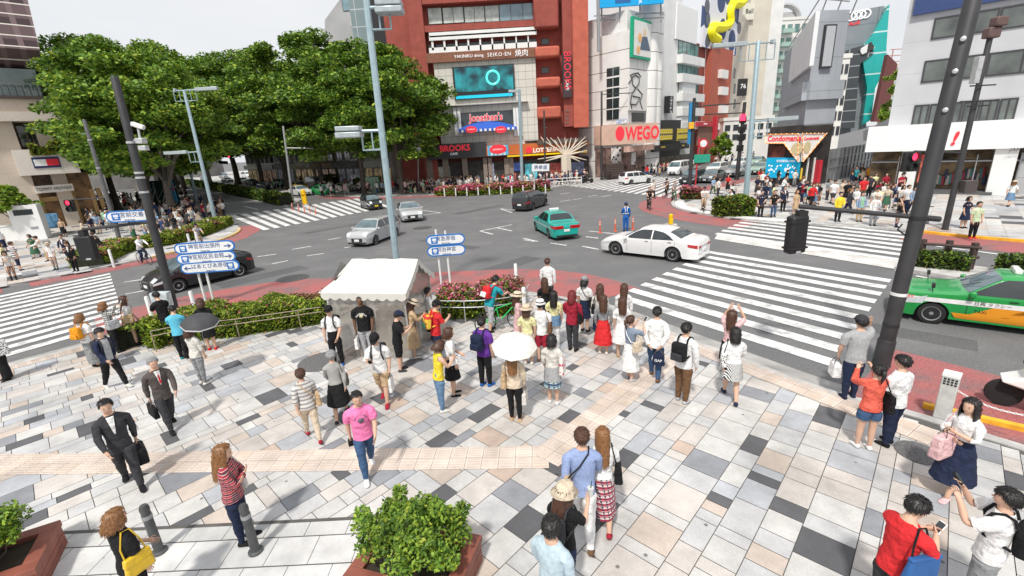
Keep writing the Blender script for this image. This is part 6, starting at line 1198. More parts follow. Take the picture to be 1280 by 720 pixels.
b.build('vinyl_wall', M_vin, o)
b = MB(); b.box((.35, .5, 0), (2.0, 1.2, .72)); b.box((1.0, .55, .72), (1.8, 1.1, 1.15)); b.build('covered_table', mat('table_cover', (.30, .28, .25), .7, var=.3), o, bevel=.03)
def rail(label, pts, h=(.45, .68), m=None, group='hedge handrails', nm='handrail', post=M_galv, r=.016):
 o = thing(nm, label, 'railing', (*pts[0], SW), 0, group); V = [Vector((p[0] - pts[0][0], p[1] - pts[0][1], 0)) for p in pts]
 for z in h: b = MB(); b.tube([v + Vector((0, 0, z)) for v in V], r, 6); b.build('rail', m or mat('rail_bronze', (.30, .25, .18), .35, metal=.6), o)
 for v in V[::2]: b = MB(); b.tube([v, v + Vector((0, 0, max(h) + .02))], r, 6); b.build('post', post, o)
rail('double metal handrail in front of the azalea hedge right of the tent', arc([P(552, 402), P(600, 402), P(648, 395), P(662, 380)], 3), (.5, .72), M_galv)
rail('double bronze handrail in front of the lime green hedge', arc([P(196, 440), P(240, 431), P(300, 424), P(405, 408)], 3), (.52, .68), None, 'hedge handrails', 'handrail', mat('rail_bronze', (.3, .25, .18)))
rail('dark guard rail along the pavement in front of the clothing store', [tuple((C_ + UD * t).xy) for C_ in [Vector((13.2, 64.2, 0))] for t in range(0, 46, 3)], (.5, .9), M_trim, 'guard rails', 'guard_rail', M_trim, .05)
rail('white guard rail in front of the burger shop entrance', [tuple(PY(x, 228, 61).xy) for x in range(655, 735, 12)], (.45, .85), M_plate, 'guard rails', 'guard_rail', M_plate, .05)
o = thing('timber_fence', 'dark brown two rail fence on the median', 'fence', P(1148, 331, .12), 0); q = [P(1146, 330, .12), P(1178, 332, .12), P(1209, 336, .12)]
for v in q[::1]: b = MB(); l_ = v - q[0]; b.box((l_.x - .08, l_.y - .08, 0), (l_.x + .08, l_.y + .08, 1.02)); b.build('post', mat('brown_timber', (.06, .04, .035), .7, var=.3), o, bevel=.01)
for z in (.5, .86): b = MB(); d = (q[2] - q[0]); b.tube([d * -.02 + Vector((0, -.1, z)), d * 1.08 + Vector((0, -.1, z))], .055, 8); b.build('rail', mat('brown_timber', (.06, .04, .035)), o)
def lathe_thing(nm, label, cat, c, prof, m, group=None, extra=(), n=16):
 o = thing(nm, label, cat, c, 0, group); b = MB(); b.lathe(prof, n); b.build('post', m, o)
 for nm2, pr, m2 in extra: b = MB(); b.lathe(pr, n); b.build(nm2, m2, o)
 return o
M_bol = mat('bollard_grey', (.085, .09, .092), .5, var=.25, scale=8, metal=.3)
for x, y, lab in ((200, 690, 'dark metal bollard beside the woman with yellow bag'), (320, 690, 'dark metal bollard beside the woman in red plaid shirt')):
 lathe_thing('bollard', lab, 'bollard', P(x, y), [(.10, 0), (.10, .035), (.062, .05), (.058, .74), (.062, .75), (.062, .80), (.045, .84), (.0, .85)], M_bol, 'dark bollards', [('collar', [(.066, .62), (.066, .68)], M_grey)])
c = P(1177, 521); o = thing('chain_post', 'pale square concrete post with white chain by the right kerb', 'bollard', c, R(40)); b = MB(); b.box((-.12, -.12, 0), (.12, .12, .92)); b.build('post', mat('pale_concrete_post', (.50, .50, .48), .8, var=.15, scale=5, bump=.2), o, bevel=.015)
b = MB()
for k in range(4):
 for j in range(3): b.box((-.124, -.1 + k * .052, .72 + j * .05), (.124, -.1 + k * .052 + .035, .72 + j * .05 + .035))
b.build('grid_band', M_trim, o); b = MB(); b.box((-.124, -.124, .88), (.124, .124, .925)); b.build('cap', M_plate, o)
a_, e_ = PY(1187, 482, c.y), PY(1285, 520, 6.6); o = thing('chain', 'white plastic chain sagging from the pale concrete post', 'chain', a_)
for k in range(26):
 t = k / 25; p = (e_ - a_) * t - Vector((0, 0, .10 * math.sin(math.pi * t))); p2 = (e_ - a_) * (t + .04) - Vector((0, 0, .10 * math.sin(math.pi * min(1, t + .04)))); b = MB() if k == 0 else b; M = Matrix.Translation((p + p2) / 2) @ (p2 - p).to_track_quat('X', 'Z').to_matrix().to_4x4() @ Matrix.Rotation(R(90) * (k % 2), 4, 'X'); b.tube([M @ Vector((.03 * math.cos(q * .785), .014 * math.sin(q * .785), 0)) for q in range(8)], .006, 5, closed=True)
b.build('links', M_plate, o)
GP = 'short white kerb posts'
for x, y, lab in [(143, 334, 'white kerb post at the pink end of the left corner hedge'), (656, 397, 'white post at the end of the azalea hedge'), (193, 405, 'white post at the corner of the lime green hedge'), (247, 398, 'white post behind the woman in black dress'), (264, 290, 'white post among the left corner hedge leaves'), (229, 300, 'white post in the middle of the left corner hedge'), (646, 362, 'white post near the kerb behind the azalea hedge'), (424, 396, 'white post beside the left wall of the tent')]:
 lathe_thing('kerb_post', lab, 'post', P(x, y), [(.07, 0), (.065, 1.0), (.05, 1.04), (0, 1.05)], M_plate, GP, n=10)
for x in range(556, 690, 14): lathe_thing('kerb_post', 'short white post along the front of the long azalea bed', 'post', P(x, 245.5 - (x - 556) * .035), [(.07, 0), (.065, .9), (.0, .95)], M_plate, 'white posts of the azalea bed', n=8)
M_del = mat('delineator_orange', (.75, .12, .05), .5); GD = 'orange delineator posts'
for x, y, lab in [(366, 263, 'first orange delineator post beside the yellow marker on the avenue'), (374, 264, 'second orange delineator post from the yellow marker'), (381, 265.5, 'middle orange delineator post of the avenue row'), (388, 266.5, 'fourth orange delineator post near the small black car'), (395, 268, 'last orange delineator post of the avenue row'), (750, 291, 'orange post left of the traffic officer'), (769, 289, 'orange post close to the traffic officer'), (791, 287, 'orange post right of the traffic officer above the white saloon')]:
 lathe_thing('delineator_post', lab, 'post', P(x, y, 0), [(.12, 0), (.12, .03), (.045, .05), (.045, .78), (.03, .8)], M_del, GD, [('reflector', [(.048, .5), (.048, .56)], M_plate), ('reflector', [(.048, .64), (.048, .70)], M_plate)], 10)
for x, y, lab in ((382, 257, 'yellow marker lamp on its small island by the avenue zebra'), (838, 284, 'yellow marker lamp behind the white saloon')):
 c = P(x, y, 0); o = thing('island_marker', lab, 'marker', c, 0, 'yellow island markers'); s_ = 1.4 if x < 500 else .62
 b = MB(); b.lathe([(.45, 0), (.4, .18)], 14); b.build('plinth', M_kerb, o); b = MB(); b.box((-.18 * s_, -.15, .18), (.18 * s_, .15, .9 * s_)); b.lathe([(.2 * s_, .9 * s_), (.2 * s_, 1.25 * s_), (.05, 1.35 * s_)], 12); b.build('lamp_body', mat('marker_yellow', (.85, .5, .0), .4), o, bevel=.03)
c = P(45, 299); o = thing('kiosk', 'white upright cabinet with dark window by the sandstone store', 'kiosk', c, R(25)); b = MB(); b.box((-.95, -.5, 0), (.95, .5, 2.9)); b.build('cabinet', M_wht, o, bevel=.03); b = MB(); b.box((-.6, -.52, 2.1), (.6, -.5, 2.55)); b.build('dark_window', M_cgl, o); b = MB(); b.box((.15, -.52, .9), (.6, -.5, 1.1)); b.build('slot', M_grey, o)
c = P(28, 299); o = thing('counter', 'low white counter left of the white cabinet', 'counter', c + Vector((0, -.4, 0)), R(25)); b = MB(); b.box((-1.0, -.4, 0), (.6, .4, 1.25)); b.build('counter_box', M_wht, o, bevel=.03); b = MB(); b.box((-1.05, -.45, 1.25), (.65, .45, 1.3)); b.build('counter_top', M_plate, o)
c = P(67, 292); o = thing('notice_board', 'blue framed notice board beside the store entrance', 'board', c, R(15)); b = MB(); b.box((-.75, -.05, .5), (.75, .05, 1.8)); b.build('panel', mat('notice_blue', (.10, .25, .42), .5, var=.6, scale=3), o, bevel=.02); b = MB()
for x in (-.6, .6): b.tube([(x, 0, 0), (x, 0, .5)], .04, 6)
b.build('legs', M_grey, o)
c = P(468, 241); o = thing('street_cabinet', 'green street cabinet beside the round dark hedge', 'cabinet', c, R(5)); b = MB(); b.box((-.9, -.5, 0), (.9, .5, 2.2)); b.build('cabinet', mat('cabinet_green', (.18, .30, .22), .5), o, bevel=.04); b = MB(); b.box((-.02, -.52, .2), (.02, -.505, 2.0)); b.build('door_seam', M_trim, o)
c = P(767, 223); o = thing('bin_store', 'dark brown slatted box beside the far dark signal pole', 'bin', c, R(10)); b = MB(); b.box((-1.3, -.6, .15), (1.3, .6, 2.1)); b.build('box', mat('bin_brown', (.09, .06, .05), .6), o, bevel=.03); b = MB()
for k in range(6): b.box((-1.32, -.63, .3 + k * .3), (1.32, -.6, .38 + k * .3))
b.build('slats', M_trim, o)
c = P(206, 262); o = thing('site_screen', 'dark green screen with steel props under the left trees', 'screen', c, R(-20)); b = MB(); b.box((-3.4, 0, 0), (3.0, .12, 3.6)); b.build('screen_panel', mat('screen_dark_green', (.015, .05, .045), .6, var=.5), o); b = MB()
for x in (-2.6, -.6, 1.4): b.tube([(x, -.1, 2.6), (x, -1.4, 0)], .06, 6); b.tube([(x, -.1, 0), (x, -.1, 3.4)], .06, 6); b.tube([(x, -.1, 1.2), (x + 1.8, -.15, 2.8)], .05, 5)
b.build('props', M_grey, o); b = MB(); b.box((-2.6, -.2, 2.3), (-1.2, -.12, 3.3)); b.build('blue_notice', mat('notice_sky', (.12, .28, .45), .5), o); b = MB()
rd = random.Random(4)
b = MB(); b.box((2.0, -.4, .9), (3.2, -.3, 3.4)); b.build('banner', pattern('mixed_banner', (.04, .25, .42), (.5, .05, .08), 'blotch', 1.8, width=.35), o)
# ================================================================== people
M_skin = mat('skin', (.62, .39, .28), .55, var=.06, scale=9); M_skind = mat('skin_dark', (.17, .085, .05), .5, var=.06); M_eye = mat('eye_dark', (.02, .015, .013), .3); M_lip = mat('lip', (.42, .14, .13), .5)
HAIRC = {'k': mat('hair_black', (.012, .010, .010), .42, var=.5, scale=40, bump=.35), 'b': mat('hair_brown', (.075, .032, .018), .42, var=.5, scale=40, bump=.35), 'l': mat('hair_light_brown', (.22, .10, .035), .45, var=.4, scale=40, bump=.35), 'g': mat('hair_grey', (.30, .30, .31), .6, var=.4, scale=40, bump=.35), 'r': mat('hair_red', (.16, .015, .018), .5, var=.4, scale=40, bump=.35)}
_cc = {'W': (.78, .78, .78), 'w': (.66, .64, .60), 'k': (.014, .014, .016), 'd': (.045, .046, .052), 'g': (.26, .27, .28), 'G': (.42, .43, .45), 'n': (.018, .026, .06), 'N': (.04, .07, .16), 'j': (.05, .10, .20), 'J': (.14, .24, .38), 'u': (.02, .12, .42), 'c': (.28, .40, .56), 't': (.02, .30, .36), 'r': (.62, .03, .035), 'R': (.32, .02, .04), 'p': (.85, .22, .45), 'P': (.70, .45, .46), 'o': (.75, .30, .02), 'C': (.72, .13, .09), 'y': (.80, .62, .05), 'Y': (.76, .72, .40), 'e': (.50, .36, .22), 'E': (.62, .52, .40), 'b': (.16, .085, .045), 'v': (.13, .04, .30), 'V': (.05, .13, .08), 'h': (.30, .55, .36), 'q': (.55, .68, .45), 'x': (.10, .085, .08)}
_cn = {'W': 'white', 'w': 'cream', 'k': 'black', 'd': 'charcoal', 'g': 'grey', 'G': 'light grey', 'n': 'navy', 'N': 'dark blue', 'j': 'denim blue', 'J': 'pale denim', 'u': 'blue', 'c': 'light blue', 't': 'teal', 'r': 'red', 'R': 'dark red', 'p': 'pink', 'P': 'dusty pink', 'o': 'orange', 'C': 'coral', 'y': 'yellow', 'Y': 'pale yellow', 'e': 'tan', 'E': 'beige', 'b': 'brown', 'v': 'purple', 'V': 'dark green', 'h': 'mint', 'q': 'pale green', 'x': 'dark brown'}
def cloth(c):
 if not isinstance(c, str): return c
 return mat('cloth_' + c, _cc[c], .85, var=.14, scale=11, bump=1., spec=.2, bd=.05)
POSE = {  # thighL kneeL thighR kneeR | left arm (swing, out, elbow, inward) | right arm | lean | head yaw, pitch
 'stand': ((2, 2, -1, 0), (4, 9, 14, 15), (0, 9, 12, 10), 0, 0, 5), 'stand2': ((-3, 1, 5, 7), (8, 10, 25, 25), (2, 8, 10, 10), 1, 12, 4),
 'walk': ((24, 8, -16, 14), (-18, 8, 12, 10), (20, 8, 22, 15), 4, 0, 4), 'walkr': ((-16, 14, 24, 8), (20, 8, 22, 15), (-18, 8, 12, 10), 4, 0, 4),
 'phone': ((3, 3, -1, 0), (6, 8, 14, 12), (28, 6, 82, 32), 4, 0, 26), 'phone2': ((2, 2, -2, 0), (30, 6, 80, 40), (28, 6, 82, 36), 5, 0, 28), 'camera': ((3, 2, -2, 0), (62, 16, 88, 38), (62, 16, 88, 38), -1, 0, 0),
 'behind': ((16, 6, -10, 6), (-24, 14, -8, 55), (-24, 14, -8, 55), 2, 0, 6), 'cross': ((3, 2, -2, 0), (24, 6, 76, 72), (24, 6, 76, 72), 1, 0, 6), 'hold': ((3, 3, -2, 0), (14, 7, 52, 35), (2, 10, 14, 8), 1, 0, 4),
 'salute': ((-4, 0, 5, 6), (6, 14, 18, 8), (96, 46, 128, 20), 0, 8, 6), 'raise': ((2, 2, -1, 0), (116, 42, 92, 75), (116, 42, 92, 75), 0, 0, -4), 'drink': ((3, 3, -2, 0), (4, 9, 14, 12), (34, 8, 84, 20), 2, -12, 8), 'lean': ((8, 4, -6, 4), (40, 6, 40, 20), (36, 6, 50, 20), 24, 0, 18),
 'ride': ((62, 66, 30, 62), (58, 8, 8, 4), (58, 8, 8, 4), 18, 0, -8), 'hug': ((20, 6, -14, 16), (22, 8, 88, 60), (16, 10, 70, 55), 3, 0, 2), 'walkphone': ((18, 6, -14, 12), (-6, 8, 20, 10), (28, 6, 80, 28), 4, 0, 20)}
def skeleton(h, sex, pose):
 lg, aL, aR, lean, hy, hp = POSE[pose] if isinstance(pose, str) else pose; sk = {'h': h, 'sex': sex, 'legs': [], 'arms': []}; w = 1.0 if sex == 'm' else .92
 Lm = Matrix.Rotation(R(-lean), 4, 'X'); hipc = Vector((0, 0, .50)); sk['T'] = Matrix.Translation(hipc) @ Lm @ Matrix.Translation(-hipc)
 lo = 1
 for s, th, kn in ((-1, lg[0], lg[1]), (1, lg[2], lg[3])):
  hj = Vector((s * .049, 0, .485)); d1 = Vector((s * .015, math.sin(R(th)), -math.cos(R(th)))); k = hj + d1 * .225; d2 = Vector((0, math.sin(R(th - kn)), -math.cos(R(th - kn)))); a = k + d2 * .215
  pit = max(0., -(th - kn)) * .9 if th - kn < -8 else 0; sk['legs'].append((s, hj, k, a, pit)); lo = min(lo, a.z - .045 - math.sin(R(pit)) * .04 + .0)
 sk['dz'] = -lo if pose != 'ride' else 0
 for s, (sw, out, el, tw) in ((-1, aL), (1, aR)):
  sj = sk['T'] @ Vector((s * .106 * w, -.004, .802)); a, b = R(sw), R(out); d1 = Vector((s * math.sin(b) * max(.3, math.cos(a)), math.sin(a), -math.cos(a) * math.cos(b))).normalized(); e = sj + d1 * .168; p = a + R(el); t = R(tw)
  d2 = Vector((-s * math.sin(t) * abs(math.sin(p)), math.cos(t) * math.sin(p), -math.cos(p))).normalized(); wr = e + d2 * .142; sk['arms'].append((s, sj, e, wr, d1, d2))
 nk = Vector((0, .004, .868)); sk['Hd'] = sk['T'] @ Matrix.Translation(nk) @ Matrix.Rotation(R(hy), 4, 'Z') @ Matrix.Rotation(R(-hp + lean * .7), 4, 'X') @ Matrix.Translation(-nk)
 return sk
TOR = {'m': [(.455, .083, .062, 0), (.525, .090, .066, -.004), (.605, .082, .058, 0), (.68, .092, .063, .002), (.748, .104, .066, 0), (.818, .090, .044, -.006), (.846, .040, .040, -.004)],
  'f': [(.455, .084, .062, 0), (.525, .094, .067, -.006), (.605, .070, .052, 0), (.68, .080, .060, .005), (.748, .090, .064, .004), (.818, .078, .040, -.006), (.846, .034, .036, -.004)]}
HEAD = [(.872, .030, .033, .004), (.884, .033, .042, .016), (.905, .041, .055, .012), (.930, .047, .061, .006), (.955, .048, .063, .002), (.980, .040, .052, -.002), (.997, .018, .024, -.004)]
LEGR = [(.10, .060), (.5, .050), (.95, .037)]; SHR = [(.06, .036), (.35, .037), (.75, .025), (1.0, .021)]
class PB:
 """one connected surface: torso with openings that the arms and legs grow out of"""
 def __init__(s): s.v = []; s.f = []; s.m = []
 def ring(s, pts): n = len(s.v); s.v += pts; return list(range(n, n + len(pts)))
 def join(s, a, b, mi=0, skip=()):
  k = len(a)
  for i in range(k):
   if i in skip: continue
   s.f.append((a[i], a[(i + 1) % k], b[(i + 1) % k], b[i])); s.m.append(mi)
 def cap(s, a, mi=0): s.f.append(tuple(a)); s.m.append(mi)
def build_body(pb, sk, t0=0, t1=7, head=True, arms=2.0, legs=2.0, inf=0., inf_arm=None, inf_leg=None, mi=0, hem=0., hand=True, fingers=True, hemz=None):
 """t0..t1: torso rings used; arms/legs: 0 none .. 2 whole; inf: how far the cloth stands off"""
 T = sk['T']; tor = list(TOR[sk['sex']]); ia = inf if inf_arm is None else inf_arm; il = inf if inf_leg is None else inf_leg; tr = []; X = Vector((1, 0, 0))
 if hemz is not None: a = tor[t0]; tor[t0] = (hemz, a[1] + .004, a[2] + .004, a[3])
 for i in range(t0, t1):
  z, rx, ry, yc = tor[i]; e = inf + (hem if i == t0 else 0); e *= .55 if i >= 5 else 1
  tr.append(pb.ring([T @ Vector((math.sin(q * math.pi / 4) * (rx + e) * 1.06, yc + math.cos(q * math.pi / 4) * (ry + e) * 1.06, z + (e * .5 if i == 5 else 0))) for q in range(8)]))
 hole = arms > 0 and t1 >= 6 and t0 <= 4
 for i in range(len(tr) - 1): pb.join(tr[i], tr[i + 1], mi, (1, 2, 5, 6) if (t0 + i == 4 and (hole or arms == 0)) else ())
 if head:
  last = tr[-1]
  for z, rx, ry, yc in HEAD:
   r = pb.ring([sk['Hd'] @ Vector((math.sin(q * math.pi / 4) * rx * 1.05, yc + math.cos(q * math.pi / 4) * ry * 1.05, z)) for q in range(8)]); pb.join(last, r, mi); last = r
  pb.cap(last, mi)
 if hole:
  A, S = tr[4 - t0], tr[5 - t0]
  for (s, sj, e, wr, d1, d2) in sk['arms']:
   last = [A[1], A[2], A[3], S[3], S[2], S[1]] if s > 0 else [A[7], A[6], A[5], S[5], S[6], S[7]]
   o = Vector((s, 0, 0)); q = o.rotation_difference(d1); low = q @ Vector((0, 0, -1)); fr = q @ Vector((0, 1, 0)); q2 = d1.rotation_difference(d2); low2, fr2 = q2 @ low, q2 @ fr; lowm, frm = (low + low2).normalized(), (fr + fr2).normalized()
   st = [(sj + d1 * .03, low, fr, .037), (sj.lerp(e, .45), low, fr, .033), (sj.lerp(e, .8), low, fr, .029), (e, lowm, frm, .028), (e.lerp(wr, .3), low2, fr2, .027), (e.lerp(wr, .7), low2, fr2, .021), (wr, low2, fr2, .017)]
   n = {0.5: 2, 1: 3, 1.5: 5, 2: 7}[arms] if arms in (.5, 1, 1.5, 2) else 7
   fat = 1 if sk['sex'] == 'm' else .88
   for k, (c, l, f, r) in enumerate(st[:n]):
    r = r * fat + ia; rg = pb.ring([c + f * (a * r * 1.1) + l * (b * r * 1.1) for a, b in ((.87, .5), (0, 1), (-.87, .5), (-.87, -.5), (0, -1), (.87, -.5))]); pb.join(last, rg, mi); last = rg
   if arms == 2 and hand:
    for t, w_, th in ((.028, .024, .012), (.055, .024, .010)):
     c = wr + d2 * t + low2 * t * .15; rg = pb.ring([c + fr2 * (a * w_ * 1.1) + low2 * (b * th * 1.15) for a, b in ((.87, .5), (0, 1), (-.87, .5), (-.87, -.5), (0, -1), (.87, -.5))]); pb.join(last, rg, mi); last = rg
    pb.cap(last, mi)
    if fingers:
     kn = wr + d2 * .048 + low2 * .008
     def finger(p, dirs, L, r):
      rg = None; c = p
      for j in range(4):
       d = dirs[min(j, len(dirs) - 1)].normalized(); c = c + d * (L[j - 1] if j else 0); u = d.cross(fr2).normalized() if abs(d.dot(fr2)) < .9 else low2; w2 = d.cross(u); rr = r * (1 - .12 * j)
       g = pb.ring([c + u * rr, c + w2 * rr, c - u * rr, c - w2 * rr])
       if rg: pb.join(rg, g, mi)
       else: pb.cap(g, mi)
       rg = g
      pb.cap(rg, mi)
     for j, (off, L) in enumerate(((.018, .020), (.006, .023), (-.006, .021), (-.018, .016))): finger(kn + fr2 * off, [d2, d2, d2 * .8 + low2 * .6, d2 * .3 + low2], [L, L * .75, L * .6], .0062)
     finger(wr + d2 * .018 + fr2 * .016, [d2 * .6 + fr2 * .7, d2 * .6 + fr2 * .7, d2 * .9 + fr2 * .3 + low2 * .3, d2 + low2 * .4], [.016, .016, .012], .0072)
 if legs > 0 and t0 == 0:
  B = tr[0]; C = pb.ring([T @ Vector((0, 0, tor[0][0] - .012))])[0]
  for (s, hj, k, a, pit) in sk['legs']:
   last = [B[0], B[1], B[2], B[3], B[4], C] if s > 0 else [B[0], B[7], B[6], B[5], B[4], C]; d1 = (k - hj).normalized(); d2 = (a - k).normalized(); dm = (d1 + d2).normalized(); o = Vector((s, 0, 0))
   st = [(hj.lerp(k, t), d1, r) for t, r in LEGR] + [(k.lerp(a, t), d2 if i else dm, r) for i, (t, r) in enumerate(SHR)] + [(a + d2 * .03, d2, .022)]
   n = {.5: 2, 1: 3, 1.5: 5, 1.8: 7, 2: 8}[legs]
   for i, (c, d, r) in enumerate(st[:n]):
    r += il * (1 + .25 * max(0, i - 1) if il > .012 else 1); f = (Vector((0, 1, 0)) - d * d.y).normalized()
    rg = pb.ring([c + f * (q * r * 1.12) + o * (p * r * 1.08) for p, q in ((-.5, .87), (.5, .87), (1, 0), (.5, -.87), (-.5, -.87), (-1, 0))]); pb.join(last, rg, mi); last = rg
   if legs == 2: pb.cap(last, mi)
def octa(pb, M, c, rx, ry, rz, mi):
 b = len(pb.v); pb.v += [M @ (Vector(c) + Vector(d)) for d in ((rx, 0, 0), (-rx, 0, 0), (0, ry, 0), (0, -ry, 0), (0, 0, rz), (0, 0, -rz))]
 for f in ((0, 2, 4), (2, 1, 4), (1, 3, 4), (3, 0, 4), (2, 0, 5), (1, 2, 5), (3, 1, 5), (0, 3, 5)): pb.f.append(tuple(b + i for i in f)); pb.m.append(mi)
def face_bits(pb, sk):
 M = sk['Hd']
 for s in (-1, 1):
  octa(pb, M, (s * .019, .0605, .934), .0095, .006, .005, 1); octa(pb, M, (s * .019, .0615, .948), .012, .005, .0026, 1); octa(pb, M, (s * .049, -.004, .93), .006, .011, .016, 0)
 octa(pb, M, (0, .068, .920), .009, .012, .014, 0); octa(pb, M, (0, .0655, .900), .015, .005, .004, 2)
def hair_mesh(sk, style):
 M = sk['Hd']; V = []; F = []; na = 36; thick = {'buzz': .003, 'short': .007, 'crop': .009}.get(style, .010); rows = 12; rj = random.Random(int(sk['h'] * 1000)); c0 = Vector((0, -.002, .944))
 for i in range(na):
  az = 2 * math.pi * i / na; deg = abs((math.degrees(az) + 180) % 360 - 180); fr = max(0, 1 - deg / 70)
  if style in ('buzz', 'short', 'crop', 'pony', 'bun'): el = 34 if deg < 50 else (34 - (deg - 50) * 1.1 if deg < 85 else max(-42, -5 - (deg - 85) * .55)); dr = 0
  else:
   el = 36 if deg < 42 else (36 - (deg - 42) * 1.5 if deg < 66 else 0); L_ = {'bob': .085, 'mid': .12, 'long': .20, 'xlong': .26}[style]; dr = 0 if deg < 58 else L_ * min(1, .55 + .45 * (deg - 58) / 60)
  el += rj.uniform(-4, 4); el = rj.uniform(14, 26) if style == 'crop' and deg < 60 else el
  for j in range(rows):
   t = j / (rows - 1)
   if dr:
    if t < .5: e = R(90 - (90 - 0) * t * 2); r = 1; z = 0
    else: e = 0; z = -dr * (t - .5) * 2; r = 1 + .10 * math.sin((t - .5) * 6) - .12 * max(0, t - .8)
   else: e = R(90 - (90 - el) * t); r = 1; z = 0
   wob = 1 + .02 * math.sin(az * 5 + j) + rj.uniform(-.018, .03) * (.3 if style == 'buzz' else 1) * (j > 0)
   tk = thick if dr else thick * (1 - .8 * t ** 4); x = math.sin(az) * math.cos(e) * (.050 + tk) * r * wob; y = math.cos(az) * math.cos(e) * (.064 + tk) * r * wob
   if dr and t > .5 and deg > 100: y -= .02 * (t - .5) * 2
   V.append(M @ (c0 + Vector((x, y, math.sin(e) * (.056 + thick) + z))))
 for i in range(na):
  for j in range(rows - 1): a, b = i * rows + j, ((i + 1) % na) * rows + j; F.append((a, b, b + 1, a + 1))
 mb = MB(); mb.add(V, F); cw = M @ c0
 if style != 'buzz':                       # loose locks breaking the outline
  for i in range(na):
   front = abs((i * 360 / na + 180) % 360 - 180) < 52
   for j in (1, 3, 4, 6, 7, 9, 10, 11):
    if front and j > 9 and style != 'crop': continue
    a = V[i * rows + j]; q = V[i * rows + j - 1]; d = (a - q); d = d.normalized() if d.length > 1e-5 else Vector((0, 0, -1)); n = (a - cw).normalized(); w = n.cross(d).normalized() * rj.uniform(.004, .008); L_ = rj.uniform(.014, .030); a = a + w * rj.uniform(-1, 1)
    mb.add([a - w - n * .002, a + n * .004, a + w - n * .002, a + d * L_ + n * rj.uniform(.001, .008) + w * rj.uniform(-.8, .8)], [(0, 1, 3), (1, 2, 3)])
 if style == 'pony': mb.tube([M @ Vector(p) for p in ((0, -.06, .965), (0, -.095, .955), (0, -.10, .91), (0, -.085, .86), (0, -.08, .82))], [.018, .022, .02, .014, .004], 7)
 if style == 'bun': mb.lathe([(.005, -.03), (.025, -.02), (.03, 0), (.024, .02), (.004, .03)], 10, 0, M @ Matrix.Translation((0, -.05, .99)))
 return mb
def hat_mesh(sk, style):
 M = sk['Hd'] @ Matrix.Translation((0, 0, .955)); mb = MB(); band = None; S = Matrix.Diagonal((.92, 1.12, 1, 1))
 if style == 'cap': mb.lathe([(.067, 0), (.066, .02), (.055, .045), (.03, .060), (.003, .064)], 16, 0, M @ S); V = [(.052 * math.cos(a), .03 + .085 * math.sin(a), .004 - .012 * math.sin(a)) for a in [math.pi * k / 8 for k in range(9)]]; mb.add([M @ Vector(p) for p in V] + [M @ (Vector(p) + Vector((0, 0, .006))) for p in V], [tuple(range(9))[::-1], tuple(range(9, 18))])
 elif style == 'beanie': mb.lathe([(.066, -.025), (.067, .0), (.062, .03), (.045, .06), (.02, .075), (.003, .078)], 16, 0, M @ S)
 else:
  br = {'straw': .125, 'bucket': .098, 'trilby': .095}[style]; mb.lathe([(.064, .004), (br, -.008 if style != 'bucket' else -.025), (br + .003, -.004 if style != 'bucket' else -.02), (.066, .012), (.063, .045), (.05, .058), (.003, .06)], 20, 0, M @ S)
  if style != 'bucket': band = MB(); band.lathe([(.068, .012), (.067, .028)], 18, 0, M @ S)
 return mb, band
def shoe_mesh(sk, i, style='shoe'):
 s, hj, k, a, pit = sk['legs'][i]; Mx = Matrix.Translation(a) @ Matrix.Rotation(R(-pit), 4, 'X') @ Matrix.Rotation(R(-s * 6), 4, 'Z'); pb = PB(); last = None
 sec = [(-.038, .018, -.043, -.008), (-.02, .027, -.045, .012 if style != 'boot' else .05), (.02, .027, -.045, .006 if style != 'boot' else .05), (.06, .031, -.045, -.016), (.092, .026, -.044, -.026), (.106, .012, -.042, -.034)]
 if style == 'sandal': sec = [(y, w, z, z + (t - z) * .45) for y, w, z, t in sec]
 for y, w, zb, zt in sec:
  r = pb.ring([Mx @ Vector(p) for p in ((-w, y, zb), (w, y, zb), (w, y, zb + (zt - zb) * .5), (w * .6, y, zt), (-w * .6, y, zt), (-w, y, zb + (zt - zb) * .5))])
  if last: pb.join(last, r)
  else: pb.cap(r)
  last = r
 pb.cap(last); return pb
def skirt_mesh(sk, z0, z1, r0, r1, pleat=0, seed=0):
 V = []; n = 24; rows = 6; T = sk['T']; ky = sum(l[2].y for l in sk['legs']) * .35; sp = abs(sk['legs'][0][2].y - sk['legs'][1][2].y) * .5
 for j in range(rows + 1):
  t = j / rows; z = z0 + (z1 - z0) * t; r = r0 + (r1 - r0) * t ** .8
  for i in range(n):
   a = 2 * math.pi * i / n; w = 1 + (pleat * t * math.sin(a * 8) + .04 * t * math.sin(a * 3 + seed)); p = Vector((math.sin(a) * r * w, math.cos(a) * (r * .82 + sp * t * .9) * w + ky * t, z)); V.append(T @ p if z > .5 else p)
 mb = MB(); mb.add(V, [(j * n + i, j * n + (i + 1) % n, (j + 1) * n + (i + 1) % n, (j + 1) * n + i) for j in range(rows) for i in range(n)]); return mb
FOLD = bpy.data.textures.new('folds', 'CLOUDS'); FOLD.noise_scale = .085; FOLD.noise_depth = 2
